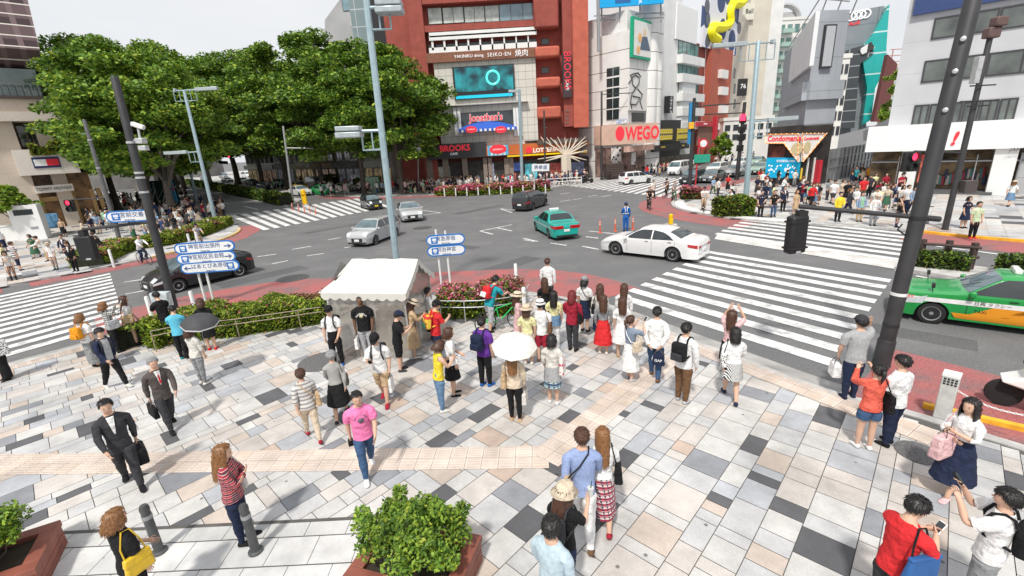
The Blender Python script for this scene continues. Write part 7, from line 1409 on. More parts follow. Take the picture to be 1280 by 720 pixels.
def pb_obj(pb, name, mats, parent, h, dz, sub=1, fix=True, fold=0):
 me = bpy.data.meshes.new(name); me.from_pydata([(v[0] * h, v[1] * h, (v[2] + dz) * h) for v in pb.v], [], pb.f)
 for m in mats: me.materials.append(m)
 me.polygons.foreach_set('material_index', pb.m); me.polygons.foreach_set('use_smooth', [True] * len(pb.f))
 if fix: bm = bmesh.new(); bm.from_mesh(me); bmesh.ops.recalc_face_normals(bm, faces=bm.faces); bm.to_mesh(me); bm.free()
 o = bpy.data.objects.new(name, me); COL.objects.link(o)
 if sub: md = o.modifiers.new('s', 'SUBSURF'); md.levels = md.render_levels = sub
 if fold: md = o.modifiers.new('f', 'DISPLACE'); md.texture = FOLD; md.strength = fold; md.texture_coords = 'GLOBAL'
 if parent: o.parent = parent
 return o
def parts_of(sk, top, bot, hair, shoes, hat=None, fingers=True):
 """list of (part name, builder, material, subdivision)"""
 out = []; ts, tm, *tx = top; bs, bm_, *bx = bot; fem = sk['sex'] == 'f'; tuck = 'in' in tx
 sl = {'tee': 1, 'long': 2, 'half': 1.5, 'none': 0, 'jacket': 2, 'shirt': 2, 'cardi': 2, 'dress': 1}[ts]; loose = .009 if ts in ('tee', 'half', 'long', 'dress') else .008
 if 'loose' in tx: loose += .006
 def legs_part():
  if bs in ('pants', 'wide', 'shorts', 'capri'):
   pb = PB(); build_body(pb, sk, 0, 3, False, -1, {'pants': 1.8, 'wide': 1.8, 'shorts': .5 if fem else 1, 'capri': 1.5}[bs], .006, inf_leg={'wide': .022, 'shorts': .016}.get(bs, .010 if not fem else .005), fingers=False); return pb, {'shorts': 'shorts'}.get(bs, 'trousers')
  z1 = {'mini': .36, 'skirt': .27, 'midi': .19, 'maxi': .08}[bs]; fl = bx[0] if bx else .03; mb = skirt_mesh(sk, .60 if tuck or ts == 'dress' else .55, z1, (.076 if ts == 'dress' or tuck else .098), .105 + fl, .05 if 'pleat' in bx else .015); return mb, 'skirt'
 lp, ln = legs_part(); out.append((ln, lp, cloth(bm_), 1))
 pb = PB(); hz = .44 if ts == 'jacket' else (.47 if not fem else .485); build_body(pb, sk, (2 if tuck or ts == 'dress' else 0), 7, False, sl, 0, loose, inf_arm=loose * .8 if sl != 1 else loose + .002, hem=.005 if not tuck else 0, hemz=None if tuck or ts == 'dress' else hz, hand=False, fingers=False)
 out.append(({'jacket': 'jacket', 'cardi': 'cardigan', 'dress': 'bodice', 'shirt': 'shirt', 'none': 'sleeveless_top'}.get(ts, 'shirt'), pb, cloth(tm), 1))
 if ts in ('jacket', 'cardi'):
  mb = MB(); T = sk['T']; w = .030 if ts == 'jacket' else .045; zz = [.835, .78, .72, .66, .60, .5] if ts == 'cardi' else [.835, .78, .72, .66]; V = []
  for i, z in enumerate(zz): ww = w * (1 if ts == 'cardi' else 1 - i * .27); yy = lerp_tab([(.5, .078), (.6, .074), (.72, .0815), (.78, .070), (.835, .047)], z) * (1.0 if not fem else .98); V += [T @ Vector((x, yy - abs(x) * .25, z)) for x in (-ww, 0, ww)]
  mb.add(V, [(i * 3 + k, i * 3 + k + 1, i * 3 + k + 4, i * 3 + k + 3) for i in range(len(zz) - 1) for k in range(2)]); out.append(('shirt_front', mb, cloth(tx[0] if tx and tx[0] in _cc else 'W'), 0))
  if 'tie' in tx: mb = MB(); mb.add([T @ Vector(p) for p in ((-.006, .0745, .80), (.006, .0745, .80), (.011, .087, .70), (0, .087, .67), (-.011, .087, .70))], [(0, 1, 2, 3, 4)]); out.append(('tie', mb, cloth('r'), 0))
 if hair[0] != 'bald': out.append(('hair', hair_mesh(sk, hair[0]), HAIRC[hair[1]], 0))
 if hat:
  hm, bd = hat_mesh(sk, hat[0]); out.append(('hat', hm, cloth(hat[1]), 0))
  if bd: out.append(('hat_band', bd, cloth(hat[2] if len(hat) > 2 else 'k'), 0))
 for i in (0, 1): out.append(('shoe', shoe_mesh(sk, i, shoes[1] if len(shoes) > 1 else 'shoe'), cloth(shoes[0]), 1))
 return out
def person(label, at, face, top, bot, hair=('short', 'k'), shoes=('k',), h=1.66, sex='f', pose='stand', hat=None, skin=None, head_at=False, z=SW, group=None, lift=0, sub=1):
 if isinstance(at, Vector): p = Vector((at.x, at.y, z))
 elif head_at: q = P(at[0], at[1], z + h); p = Vector((q.x, q.y, z))
 else: p = P(at[0], at[1], z)
 sk = skeleton(h, sex, pose); pb = PB(); build_body(pb, sk); face_bits(pb, sk); dz = sk['dz'] + lift / h
 o = pb_obj(pb, 'person', [skin or M_skin, M_eye, M_lip], None, h, dz, sub); o.location = p; o.rotation_euler = (0, 0, R(face)); tag(o, label, 'person', group); sk['dz2'] = dz
 for nm, b, m, s_ in parts_of(sk, top, bot, hair, shoes, hat): g_ = sub and nm in ('shirt', 'cardigan', 'jacket', 'trousers', 'bodice', 'skirt', 'shorts'); pb_obj(b, nm, [m], o, h, dz, (2 if s_ else 1) if g_ else s_, fold=.026 if g_ else 0)
 sk['o'] = o; return sk
def acc(sk, nm, label, cat, parts, group=None):
 """something carried: its own top-level thing standing in the carrier's frame; parts = [(name, MB in the person's unit frame, material, bevel)]"""
 o = sk['o']; r = thing(nm, label, cat, o.location, o.rotation_euler.z, group); h, dz = sk['h'], sk['dz2']
 for n, mb, m, bv in parts:
  mb.v = [(v[0] * h, v[1] * h, (v[2] + dz) * h) for v in mb.v]; mb.build(n, m if not isinstance(m, str) else cloth(m), r, bevel=bv, smooth=50)
 return r
def hand(sk, i): s, sj, e, wr, d1, d2 = sk['arms'][i]; return wr + d2 * .06
def backpack(sk, label, c, c2=None):
 T = sk['T']; b = MB(); b.box((-.085, -.175, .585), (.085, -.078, .80), 0, T); p = MB(); p.box((-.068, -.205, .60), (.068, -.176, .69), 0, T); s = MB()
 for x in (-.058, .058): s.tube([T @ Vector(q) for q in ((x, -.075, .78), (x, -.055, .835), (x, -.01, .852), (x, .045, .825), (x * 1.1, .078, .75), (x * 1.3, .055, .66), (x * 1.3, -.08, .62))], .010, 6)
 return acc(sk, 'backpack', label, 'backpack', [('bag_body', b, c, .05), ('front_pocket', p, c2 or c, .03), ('strap', s, c, 0)])
def shoulder_bag(sk, label, c, side=1, size=(.055, .10, .11), z=.55, cross=True, y=0., strap=None, nm='shoulder_bag', flap=.35):
 T = sk['T']; x = side * .125; a, b_, d = size; b = MB(); f = MB(); b.box((x - a * .5, y - b_, z - d * .5), (x + a * .5 + .02, y + b_, z + d)); f.box((x - a * .5 - .003, y - b_ - .004, z + d * flap), (x + a * .5 + .024, y + b_ + .004, z + d + .006))
 for q in (b, f): q.v = [T @ Vector((x + .01 + (v[0] - x - .01) * (1 - .5 * (v[2] - z + d * .5) / (1.5 * d)), y + (v[1] - y) * (1 - .15 * (v[2] - z + d * .5) / (1.5 * d)), v[2])) for v in q.v]
 s = MB(); t = -side * .05 if cross else side * .075
 if cross: pts = [(x * .95, y + b_ * .7, z + d), (x * .55, .082, .68), (-side * .02, .082, .76), (t, .045, .83), (t, -.01, .857), (t * .9, -.055, .83), (side * .02, -.085, .74), (x * .7, -.08, .66), (x * .95, y - b_ * .7, z + d)]
 else: pts = [(x, y + b_ * .7, z + d), (side * .105, .06, .74), (t, .03, .845), (t, -.02, .850), (side * .105, -.065, .74), (x, y - b_ * .7, z + d)]
 s.tube([T @ Vector(p) for p in pts], .006, 5); return acc(sk, nm, label, 'bag', [('bag_body', b, c, .035), ('flap', f, c, .015), ('strap', s, strap or c, 0)])
def hand_bag(sk, label, c, i=1, size=(.03, .10, .14), nm='shopping_bag', txt=None, tm=None, bev=.008, drop=.06):
 hp = hand(sk, i); a, b_, d = size; b = MB(); z1 = hp.z - drop; V = [(hp.x + x * a * (1 if z < 0 else .75), hp.y + y * b_, z1 + (z if z < 0 else 0) * d) for z in (-1, 0) for x, y in ((-1, -1), (1, -1), (1, 1), (-1, 1))]
 b.add(V, [(3, 2, 1, 0), (4, 5, 6, 7), (0, 1, 5, 4), (1, 2, 6, 5), (2, 3, 7, 6), (3, 0, 4, 7)]); hd = MB()
 for x in (-a * .7, a * .7): hd.tube([(hp.x + x, hp.y - b_ * .5, z1), (hp.x + x * .3, hp.y - b_ * .2, hp.z), (hp.x + x * .3, hp.y + b_ * .2, hp.z), (hp.x + x, hp.y + b_ * .5, z1)], .004, 5)
 r = acc(sk, nm, label, 'bag', [('bag_body', b, c, bev), ('handle', hd, 'x', 0)])
 if txt:
  h, dz = sk['h'], sk['dz2']
  for sx_ in (1, -1): text(txt, size[2] * h * .5, tm or L_white, r, Matrix.Translation(((hp.x + sx_ * a * .9) * h, hp.y * h, (z1 - d * .5 + dz) * h)) @ Matrix(((0, 0, sx_, .01 * sx_), (sx_, 0, 0, 0), (0, 1, 0, 0), (0, 0, 0, 1))), ext=.001, local=True, sx=.8)
 return r
def phone(sk, label, i=1, c='k', nm='phone', cat='phone', size=(.022, .006, .042)):
 hp = hand(sk, i); M = Matrix.Translation(hp + Vector((0, .012, .012))) @ Matrix.Rotation(R(-40), 4, 'X'); b = MB(); b.box((-size[0], -size[1], -size[2]), size, 0, M); s = MB(); s.box((-size[0] * .85, -size[1] - .002, -size[2] * .85), (size[0] * .85, -size[1], size[2] * .85), 0, M)
 return acc(sk, nm, label, cat, [('case', b, c, .004), ('screen', s, M_cgl, 0)])
def camera_acc(sk, label):
 hp = (hand(sk, 0) + hand(sk, 1)) / 2 + Vector((0, .01, .01)); b = MB(); b.box((hp.x - .045, hp.y - .02, hp.z - .028), (hp.x + .045, hp.y + .02, hp.z + .028)); l = MB(); l.lathe([(.024, 0), (.026, .035), (.02, .04)], 12, 0, Matrix.Translation((hp.x, hp.y + .02, hp.z)) @ Matrix.Rotation(R(-90), 4, 'X')); return acc(sk, 'camera', label, 'camera', [('body', b, 'k', .006), ('lens', l, 'd', 0)])
def umbrella(sk, label, c, i=1, r=.30, tilt=(0, 0), lace=None, up=.30):
 hp = hand(sk, i); M = Matrix.Translation(hp) @ Matrix.Rotation(R(tilt[0]), 4, 'X') @ Matrix.Rotation(R(tilt[1]), 4, 'Y'); n = 8; V = []; F = []; rows = 6; sub_ = 3; N_ = n * sub_
 for j in range(rows + 1):
  t = j / rows; rr = r * math.sin(t * 1.15) / math.sin(1.15); zz = up + .12 * (math.cos(t * 1.15) - math.cos(1.15)) / (1 - math.cos(1.15))
  for k in range(N_): a = 2 * math.pi * k / N_; f = 1 - (.07 * t * math.sin(math.pi * ((k % sub_) / sub_))); V.append(M @ Vector((rr * f * math.cos(a), rr * f * math.sin(a), zz - (.0 if k % sub_ == 0 else -.012 * t * 0))))
 for j in range(rows):
  for k in range(N_): F.append((j * N_ + k, j * N_ + (k + 1) % N_, (j + 1) * N_ + (k + 1) % N_, (j + 1) * N_ + k))
 b = MB(); b.add(V, F); s = MB(); s.tube([M @ Vector((0, 0, -.03)), M @ Vector((0, 0, up + .15))], .004, 6); g = MB(); g.tube([M @ Vector((0, 0, -.06)), M @ Vector((0, 0, .02))], .009, 6); rb = MB()
 for k in range(n): a = 2 * math.pi * k / n; rb.tube([M @ Vector((r * t * math.cos(a), r * t * math.sin(a), up - .006 + .12 * (math.cos(t * 1.15) - math.cos(1.15)) / (1 - math.cos(1.15)))) for t in (.1, .4, .7, .97)], .0022, 4)
 ps = [('canopy', b, c, 0), ('shaft', s, M_grey, 0), ('handle', g, 'x', 0), ('ribs', rb, M_grey, 0)]
 if lace is not None: e = MB(); e.add([v for v in V[-N_:]] + [v + (M.to_3x3() @ Vector((0, 0, -.022))) for v in V[-N_:]], [(k, (k + 1) % N_, N_ + (k + 1) % N_, N_ + k) for k in range(N_)]); ps.append(('lace_edge', e, lace, 0))
 return acc(sk, 'umbrella', label, 'umbrella', ps)
def glasses(sk, c='k'):
 M = sk['Hd']; mb = MB()
 for s in (-1, 1): mb.box((s * .020 - .014, .058, .928), (s * .020 + .014, .066, .944), 0, M); mb.tube([M @ Vector((s * .034, .058, .938)), M @ Vector((s * .05, .0, .936))], .002, 4)
 mb.tube([M @ Vector((-.008, .065, .938)), M @ Vector((.008, .065, .938))], .002, 4); pb_obj(mb, 'sunglasses', [M_eye], sk['o'], sk['h'], sk['dz2'], 0)
def chest_print(sk, txt=None, c=None, disc_c=None):
 h, dz = sk['h'], sk['dz2']; M = sk['T']
 if disc_c: mb = MB(); mb.lathe([(.03, 0), (.03, .003)], 16, 0, M @ Matrix.Translation((0, .080, .715)) @ Matrix.Rotation(R(-90), 4, 'X')); pb_obj(mb, 'chest_print', [disc_c], sk['o'], h, dz, 0)
 if txt:
  for k, ch in enumerate(txt): x = (k - (len(txt) - 1) / 2) * .017; a = -x * 6; text(ch, .034 * h, c, sk['o'], Matrix.Translation((-x * h, .083 * h, (.752 - x * x * 9 + dz) * h)) @ Matrix(((-1, 0, 0, 0), (0, 0, 1, 0), (0, 1, 0, 0), (0, 0, 0, 1))) @ Matrix.Rotation(a, 4, 'Z'), 'chest_letter', ext=.002, local=True)
# ================================================================== the people near us, one by one
plaid_red = pattern('plaid_red', (.45, .03, .05), (.08, .02, .035), 'plaid', 16, c3=(.12, .03, .05)); plaid_bw = pattern('plaid_bw', (.55, .55, .53), (.04, .04, .045), 'plaid', 15, c3=(.02, .02, .022)); plaid_skirt = pattern('plaid_skirt', (.33, .02, .06), (.55, .5, .5), 'plaid', 13, c3=(.05, .02, .05))
str_gw = pattern('stripe_grey', (.62, .60, .58), (.27, .26, .26), 'stripe', 13, width=.4); str_navy = pattern('stripe_navy', (.72, .72, .72), (.02, .03, .08), 'stripe', 9, width=.5); str_bw = pattern('stripe_bw_hem', (.75, .75, .75), (.02, .02, .02), 'stripe', 42, axis=3, width=.5); dots_bw = pattern('blotch_bw', (.75, .75, .75), (.03, .03, .04), 'blotch', 34, width=.42); chk_blue = pattern('check_blue', (.03, .10, .20), (.35, .55, .6), 'plaid', 9, c3=(.02, .03, .06)); col_pack = pattern('pack_mix', (.60, .04, .03), (.75, .5, .05), 'blotch', 9, width=.5, c3=None)
lace = mat('lace_white', (.7, .7, .72), .8); grey_mel = mat('cloth_melange', (.36, .37, .38), .9, var=.2, scale=40); pink_fade = 'p'
ps = person
def tied(s, z0, z1, nm, m): pb_obj(skirt_mesh(s, z0, z1, .10, .122, .03), nm, [m], s['o'], s['h'], s['dz2'], 0)
s = ps('businessman in charcoal suit walking right with jacket and black bag on his arm', (168, 605), 222, ('jacket', 'd'), ('pants', 'd'), ('short', 'k'), ('k',), 1.76, 'm', 'walk'); hand_bag(s, 'black soft bag carried by the businessman in charcoal suit', 'k', 0, (.05, .12, .17), 'bag', bev=.03)
s = ps('grey haired businessman in brown suit with red tie walking right', (216, 534), 232, ('jacket', 'x', 'W', 'tie'), ('pants', 'd'), ('short', 'g'), ('k',), 1.70, 'm', 'walkr'); hand_bag(s, 'black leather briefcase carried by the grey haired businessman', 'k', 1, (.03, .13, .15), 'briefcase', bev=.015)
s = ps('young man in navy cardigan and black trousers striding right', (147, 484), 250, ('cardi', 'n', 'G'), ('pants', 'k'), ('crop', 'k'), ('w',), 1.68, 'm', 'walk'); backpack(s, 'dark backpack on the young man in navy cardigan', 'd')
s = ps('long haired girl in white tee, denim shorts and black boots by the hedge corner', (172, 431), 300, ('tee', 'W', 'in'), ('shorts', 'J'), ('long', 'b'), ('k', 'boot'), 1.62, 'f', 'stand2'); shoulder_bag(s, 'tan fringed bag slung on the girl in denim shorts', 'e', 1)
s = ps('woman in white tee and long grey skirt with orange rucksack', (121, 458), 350, ('tee', 'W', 'loose'), ('maxi', 'g', .0), ('bob', 'l'), ('d',), 1.60, 'f'); backpack(s, 'orange rucksack on the woman in the long grey skirt', 'o')
s = ps('woman in black and white checked shirt taking a photograph by the left zebra', (149, 440), 335, ('shirt', plaid_bw), ('pants', 'k'), ('bob', 'l'), ('k',), 1.62, 'f', 'camera'); phone(s, 'phone held up by the woman in checked shirt', 1, 'W'); shoulder_bag(s, 'pale grey bag on the woman in checked shirt', 'G', 1, cross=False)
s = ps('young man in black tee bent over his phone behind the dark parasol', (215, 428), 60, ('tee', 'k'), ('pants', 'd'), ('crop', 'k'), ('k',), 1.68, 'm', 'phone2'); phone(s, 'phone of the young man in black tee by the hedge corner')
s = ps('boy in blue and white top and teal shoes half under the dark parasol', (232, 448), 20, ('tee', mat('cloth_cyan', (.10, .45, .62), .85)), ('pants', 'k'), ('short', 'k'), ('t',), 1.60, 'm', 'phone2')
s = ps('woman in pale blouse and grey trousers under a dark parasol', (255, 480), 345, ('half', 'w'), ('pants', 'g'), ('mid', 'b'), ('w',), 1.60, 'f', 'hold'); umbrella(s, 'dark grey parasol with white lace hem', mat('parasol_charcoal', (.05, .05, .056), .7), 0, .265, (6, 12), lace, .46); shoulder_bag(s, 'black shoulder bag of the woman under the dark parasol', 'k', -1, cross=False, size=(.06, .09, .15))
ps('woman in black dress and red shoes facing the lime green hedge', (266, 437), 20, ('dress', 'k'), ('skirt', 'k', .02), ('bob', 'b'), ('r',), 1.62, 'f')
s = ps('woman in long black trousers cut by the left edge of the picture', (11, 474), 150, ('tee', 'k'), ('wide', 'k'), ('mid', 'k'), ('k',), 1.60, 'f', 'stand'); shoulder_bag(s, 'black and white patterned bag at the left edge', dots_bw, -1, (.05, .13, .17), cross=False)
s = ps('elderly woman in striped tunic and beige trousers walking away', (393, 549), 30, ('half', str_gw, 'loose'), ('pants', 'E'), ('crop', 'b'), ('R',), 1.56, 'f', 'walk'); shoulder_bag(s, 'tan shoulder bag of the woman in striped tunic', 'e', 1)
s = ps('grey haired woman in silver blouse and black skirt walking away', (428, 522), 15, ('long', mat('cloth_silver', (.34, .34, .33), .5)), ('skirt', 'k', .05), ('crop', 'g'), ('k',), 1.58, 'f', 'walkr'); shoulder_bag(s, 'dark brown handbag of the grey haired woman', 'x', 1, (.05, .07, .09), cross=False)
s = ps('young man in bright pink tee and jeans walking with camera in hand', (462, 590), 205, ('tee', 'p', 'loose'), ('pants', 'j'), ('short', 'k'), ('W',), 1.66, 'm', 'walkr'); chest_print(s, 'AMERICA', L_navy, mat('print_grey', (.15, .12, .16), .7)); b_ = hand_bag(s, 'black camera hanging from the hand of the man in pink tee', 'k', 1, (.03, .045, .05), 'camera', drop=.01)
s = ps('man in white tee, black cap and sunglasses in front of the tent', (424, 457), 178, ('tee', 'W', 'in'), ('pants', 'k'), ('short', 'k'), ('u',), 1.70, 'm', 'stand2', ('cap', 'k')); glasses(s); backpack(s, 'black rucksack on the man in sunglasses by the tent', 'k')
s = ps('man in white tee and khaki shorts walking with his phone and black cap', (482, 502), 182, ('tee', 'W'), ('shorts', 'e'), ('short', 'k'), ('R',), 1.72, 'm', 'walkphone', ('cap', 'k')); phone(s, 'phone of the man in khaki shorts'); backpack(s, 'grey rucksack on the man in khaki shorts', 'd'); hand_bag(s, 'white paper bag carried low by the man in khaki shorts', 'W', 0, (.02, .08, .18))
s = ps('tall dark skinned man in black printed tee facing us', (462, 448), 185, ('tee', 'k', 'loose'), ('pants', 'G'), ('buzz', 'k'), ('W',), 1.82, 'm', 'stand', skin=M_skind); chest_print(s, 'HAPPINESS', L_white, mat('print_tan', (.6, .55, .35), .7)); hand_bag(s, 'white shopping bag with dark mark carried by the man in printed tee', 'W', 1, (.025, .10, .16), txt='G', tm=L_navy)
s = ps('boy in navy cap, black tee and black shorts looking at his phone', (502, 463), 285, ('tee', 'k', 'loose'), ('shorts', 'k'), ('short', 'k'), ('d',), 1.62, 'm', 'phone2', ('cap', 'n')); phone(s, 'phone of the boy in navy cap')
s = ps('woman in tan coat dress and straw hat beside the tent', (519, 446), 290, ('cardi', 'e', 'E'), ('midi', 'e', .02), ('long', 'b'), ('w', 'sandal'), 1.66, 'f', 'phone2', ('straw', 'E', 'k')); phone(s, 'phone of the woman in tan coat dress')
ps('woman in white blouse with ponytail at the right corner of the tent', (541, 424), 300, ('tee', 'W'), ('midi', 'k', .02), ('pony', 'k'), ('k',), 1.60, 'f')
s = ps('young man in red shirt and black cap with a colourful rucksack', (549, 452), 300, ('tee', 'r'), ('pants', 'n'), ('short', 'k'), ('k',), 1.70, 'm', 'phone', ('cap', 'k')); backpack(s, 'red and yellow patterned rucksack on the young man in black cap', col_pack, 'V')
s = ps('woman in white lettered tee and black skirt beside the woman in yellow', (568, 493), 285, ('tee', 'W', 'in'), ('skirt', 'k', .02), ('bob', 'b'), ('k', 'sandal'), 1.64, 'f', 'hold'); chest_print(s, 'LOVE', L_blk)
s = ps('brown haired woman in yellow sleeveless top and blue jeans', (553, 513), 300, ('none', 'y'), ('pants', 'J'), ('bob', 'b'), ('w',), 1.62, 'f', 'phone2'); hand_bag(s, 'white leaflet bag held by the woman in yellow top', 'W', 1, (.012, .08, .12), drop=.0)
s = ps('young man in purple tee and black trousers seen from behind', (608, 482), 325, ('tee', 'v', 'loose'), ('pants', 'k'), ('short', 'k'), ('u',), 1.72, 'm', 'stand2'); backpack(s, 'navy knapsack on the young man in purple tee', 'n')
c = P(628, 412); bk = bicycle('green framed bicycle beside the azalea hedge', (c.x, c.y, SW), R(20), mat('frame_green', (.02, .50, .10), .35)); s = ps('cyclist in teal tee with grey trousers leaning on the green bicycle', (614, 414), 310, ('tee', 't'), ('capri', 'G'), ('short', 'k'), ('k',), 1.74, 'm', 'lean'); backpack(s, 'red and white rucksack on the cyclist in teal tee', 'r', 'W')
s = ps('girl in dusty pink top and straw hat talking by the green bicycle', (650, 432), 270, ('half', 'P'), ('midi', 'P', .02), ('long', 'b'), ('w',), 1.58, 'f', 'stand', ('straw', 'E', 'k'))
s = ps('woman in pale yellow top and plain straw hat behind the white parasol', (661, 455), 350, ('tee', 'Y'), ('midi', 'E', .03), ('mid', 'b'), ('w',), 1.60, 'f', 'stand', ('straw', 'E', 'e'))
s = ps('woman under a white parasol with black trousers and long cardigan', (645, 525), 350, ('cardi', 'E', 'w', 'loose'), ('pants', 'k'), ('xlong', 'l'), ('e', 'sandal'), 1.62, 'f', 'hold'); umbrella(s, 'white parasol held over the woman in black trousers', mat('parasol_white', (.66, .65, .62), .8), 0, .285, (14, 4), None, .44); shoulder_bag(s, 'tan leather bag of the woman under the white parasol', 'e', -1, (.06, .11, .13), cross=False); hand_bag(s, 'cream cloth bag of the woman under the white parasol', 'w', 1, (.03, .09, .15))
s = ps('black bobbed woman in cream blouse and grey tunic with checked hem', (692, 504), 340, ('half', 'w', 'loose'), ('skirt', chk_blue, .02), ('bob', 'k'), ('W',), 1.60, 'f'); tied(s, .57, .37, 'tunic_skirt', grey_mel); shoulder_bag(s, 'white tote with red print on the black bobbed woman', pattern('tote_red', (.75, .72, .68), (.6, .02, .12), 'blotch', 11, width=.3), 1, (.05, .09, .16), cross=False)
s = ps('man in white polo, red shorts and white hat with black band', (678, 452), 350, ('tee', 'W', 'loose'), ('shorts', 'R'), ('short', 'k'), ('b',), 1.68, 'm', 'stand', ('trilby', 'W', 'k')); shoulder_bag(s, 'brown bag of the man in red shorts', 'b', 1, cross=False)
s = ps('long haired woman in pale yellow tee with denim shirt tied at her waist', (694, 434), 345, ('tee', 'Y'), ('pants', 'W'), ('long', 'k'), ('W',), 1.62, 'f'); tied(s, .60, .43, 'tied_shirt', cloth('J'))
s = ps('red haired youth in red hooded top and charcoal trousers', (716, 438), 335, ('long', 'R', 'loose'), ('pants', 'd'), ('mid', 'r'), ('k',), 1.68, 'm', 'hold'); V = PB(); octa(V, s['T'], (0, -.065, .82), .06, .03, .05, 0); pb_obj(V, 'hood', [cloth('k')], s['o'], s['h'], s['dz2'], 2); shoulder_bag(s, 'black bag of the red haired youth', 'k', 1, cross=False)
s = ps('woman in grey knitted cap, white tee and navy skirt', (731, 414), 330, ('tee', 'W', 'in'), ('skirt', 'n', .01), ('bob', 'k'), ('k',), 1.66, 'f', 'stand', ('beanie', 'g')); shoulder_bag(s, 'slim black bag across the woman in grey knitted cap', 'k', 1)
ps('grey haired man in white shirt standing at the edge of the red lane', (686, 384), 350, ('shirt', 'W'), ('pants', 'd'), ('short', 'b'), ('k',), 1.72, 'm')
ps('long haired woman in black top standing behind the man in white shirt', (683, 412), 10, ('tee', 'k'), ('pants', 'n'), ('long', 'b'), ('k',), 1.62, 'f', 'hold')
s = ps('woman in grey knit and bright red skirt', (754, 442), 345, ('long', 'g', 'in'), ('midi', 'r', .05, 'pleat'), ('long', 'b'), ('w',), 1.62, 'f')
s = ps('woman in cream blouse with a black bag behind the red skirt', (750, 424), 350, ('half', 'w'), ('midi', 'n', .02), ('long', 'b'), ('w',), 1.62, 'f'); shoulder_bag(s, 'black handbag beside the woman in red skirt', 'k', -1, cross=False, size=(.06, .09, .11))
s = ps('long haired woman in white dress with a red bag', (777, 446), 350, ('dress', 'W'), ('skirt', 'W', .05), ('long', 'b'), ('e',), 1.62, 'f'); hand_bag(s, 'bright red bag hanging from the woman in white dress', 'r', 1, (.03, .09, .14))
ps('woman with brown hair in white cardigan nearest the start of the zebra', (779, 424), 340, ('long', 'W'), ('skirt', 'w', .03), ('long', 'b'), ('w',), 1.62, 'f')
s = ps('ponytailed girl in blue grey top and white skirt raising her phone', (787, 475), 300, ('tee', mat('cloth_bluegrey', (.20, .25, .33), .85), 'in'), ('midi', 'W', .04, 'pleat'), ('pony', 'b'), ('G',), 1.60, 'f', 'camera'); phone(s, 'phone raised by the ponytailed girl', 1, 'W'); shoulder_bag(s, 'straw coloured bag of the ponytailed girl', 'E', 1, (.05, .08, .10), strap='W')
s = ps('man in white shirt and blue jeans with hands behind his back', (818, 473), 335, ('shirt', 'W', 'loose'), ('pants', 'j'), ('short', 'k'), ('b',), 1.76, 'm', 'behind'); hand_bag(s, 'navy paper shopping bag with white letters behind the man in jeans', 'n', 1, (.08, .05, .14), txt='GAP')
h_, r_ = s['h'], [c_ for c_ in bpy.context.scene.objects if c_.name.startswith('shopping_bag')][-1]
hp = hand(s, 1); text('GAP', .085, L_white, r_, Matrix.Translation((hp.x * h_, (hp.y - .0525) * h_, (hp.z - .13 + s['dz2']) * h_)) @ Matrix.Rotation(R(90), 4, 'X'), ext=.001, local=True)
s = ps('man in white shirt, sunglasses and brown trousers watching the crossing', (852, 502), 310, ('shirt', 'W', 'loose'), ('pants', 'b'), ('short', 'k'), ('G',), 1.78, 'm', 'hold'); glasses(s); backpack(s, 'large black rucksack on the man in brown trousers', 'k', 'd')
s = ps('black haired woman in white tunic with striped hem and high heels', (912, 499), 340, ('half', 'W', 'loose'), ('mini', str_bw, .03), ('mid', 'k'), ('n',), 1.64, 'f', 'walk'); shoulder_bag(s, 'black and cream bag of the woman in striped hem', dots_bw, -1, cross=False, strap='k')
s = ps('woman in dusty pink top holding both arms above her head', (908, 470), 320, ('tee', 'P'), ('skirt', 'k', .02), ('long', 'b'), ('k',), 1.62, 'f', 'raise')
s = ps('man in grey tee and cap shading his head by the big black pole', (1060, 497), 345, ('tee', grey_mel, 'loose'), ('pants', 'n'), ('short', 'k'), ('n',), 1.80, 'm', 'salute', ('cap', 'd')); hand_bag(s, 'white plastic bag dangling from the man in grey tee', 'W', 0, (.05, .08, .17), 'plastic_bag', bev=.03)
s = ps('woman in coral cardigan and denim shorts with both hands at her hair', (1078, 560), 350, ('long', 'C', 'loose'), ('shorts', 'j'), ('pony', 'k'), ('W',), 1.62, 'f', 'camera'); shoulder_bag(s, 'black shoulder bag of the woman in coral cardigan', 'k', 1, (.05, .12, .13), cross=False)
s = ps('man in white tee and navy trousers standing close to the coral cardigan', (1108, 555), 15, ('half', 'W', 'loose'), ('pants', 'n'), ('crop', 'k'), ('k',), 1.70, 'm', 'stand2')
s = ps('long haired woman in white blouse and navy skirt striding left with pink bags', (1186, 615), 108, ('half', 'W', 'in'), ('midi', 'n', .05), ('xlong', 'k'), ('P', 'sandal'), 1.64, 'f', 'hug'); hand_bag(s, 'pale pink bag in front of the woman in navy skirt', 'P', 0, (.05, .12, .22), bev=.03); shoulder_bag(s, 'pale pink cloth bag trailing behind the woman in navy skirt', 'P', 1, (.05, .10, .20), z=.48, cross=False, y=-.1)
s = ps('youth in red tee looking at his phone with a big blue tote', (1138, 624), 280, ('tee', 'r'), ('pants', 'd'), ('crop', 'k'), ('k',), 1.72, 'm', 'phone2', head_at=True); glasses(s); phone(s, 'white phone of the youth in red tee', 1, 'W'); shoulder_bag(s, 'big royal blue tote on the youth in red tee', mat('tote_blue', (.02, .10, .30), .7, bump=.2), 1, (.045, .125, .17), z=.53, cross=False, strap='k', flap=.9)
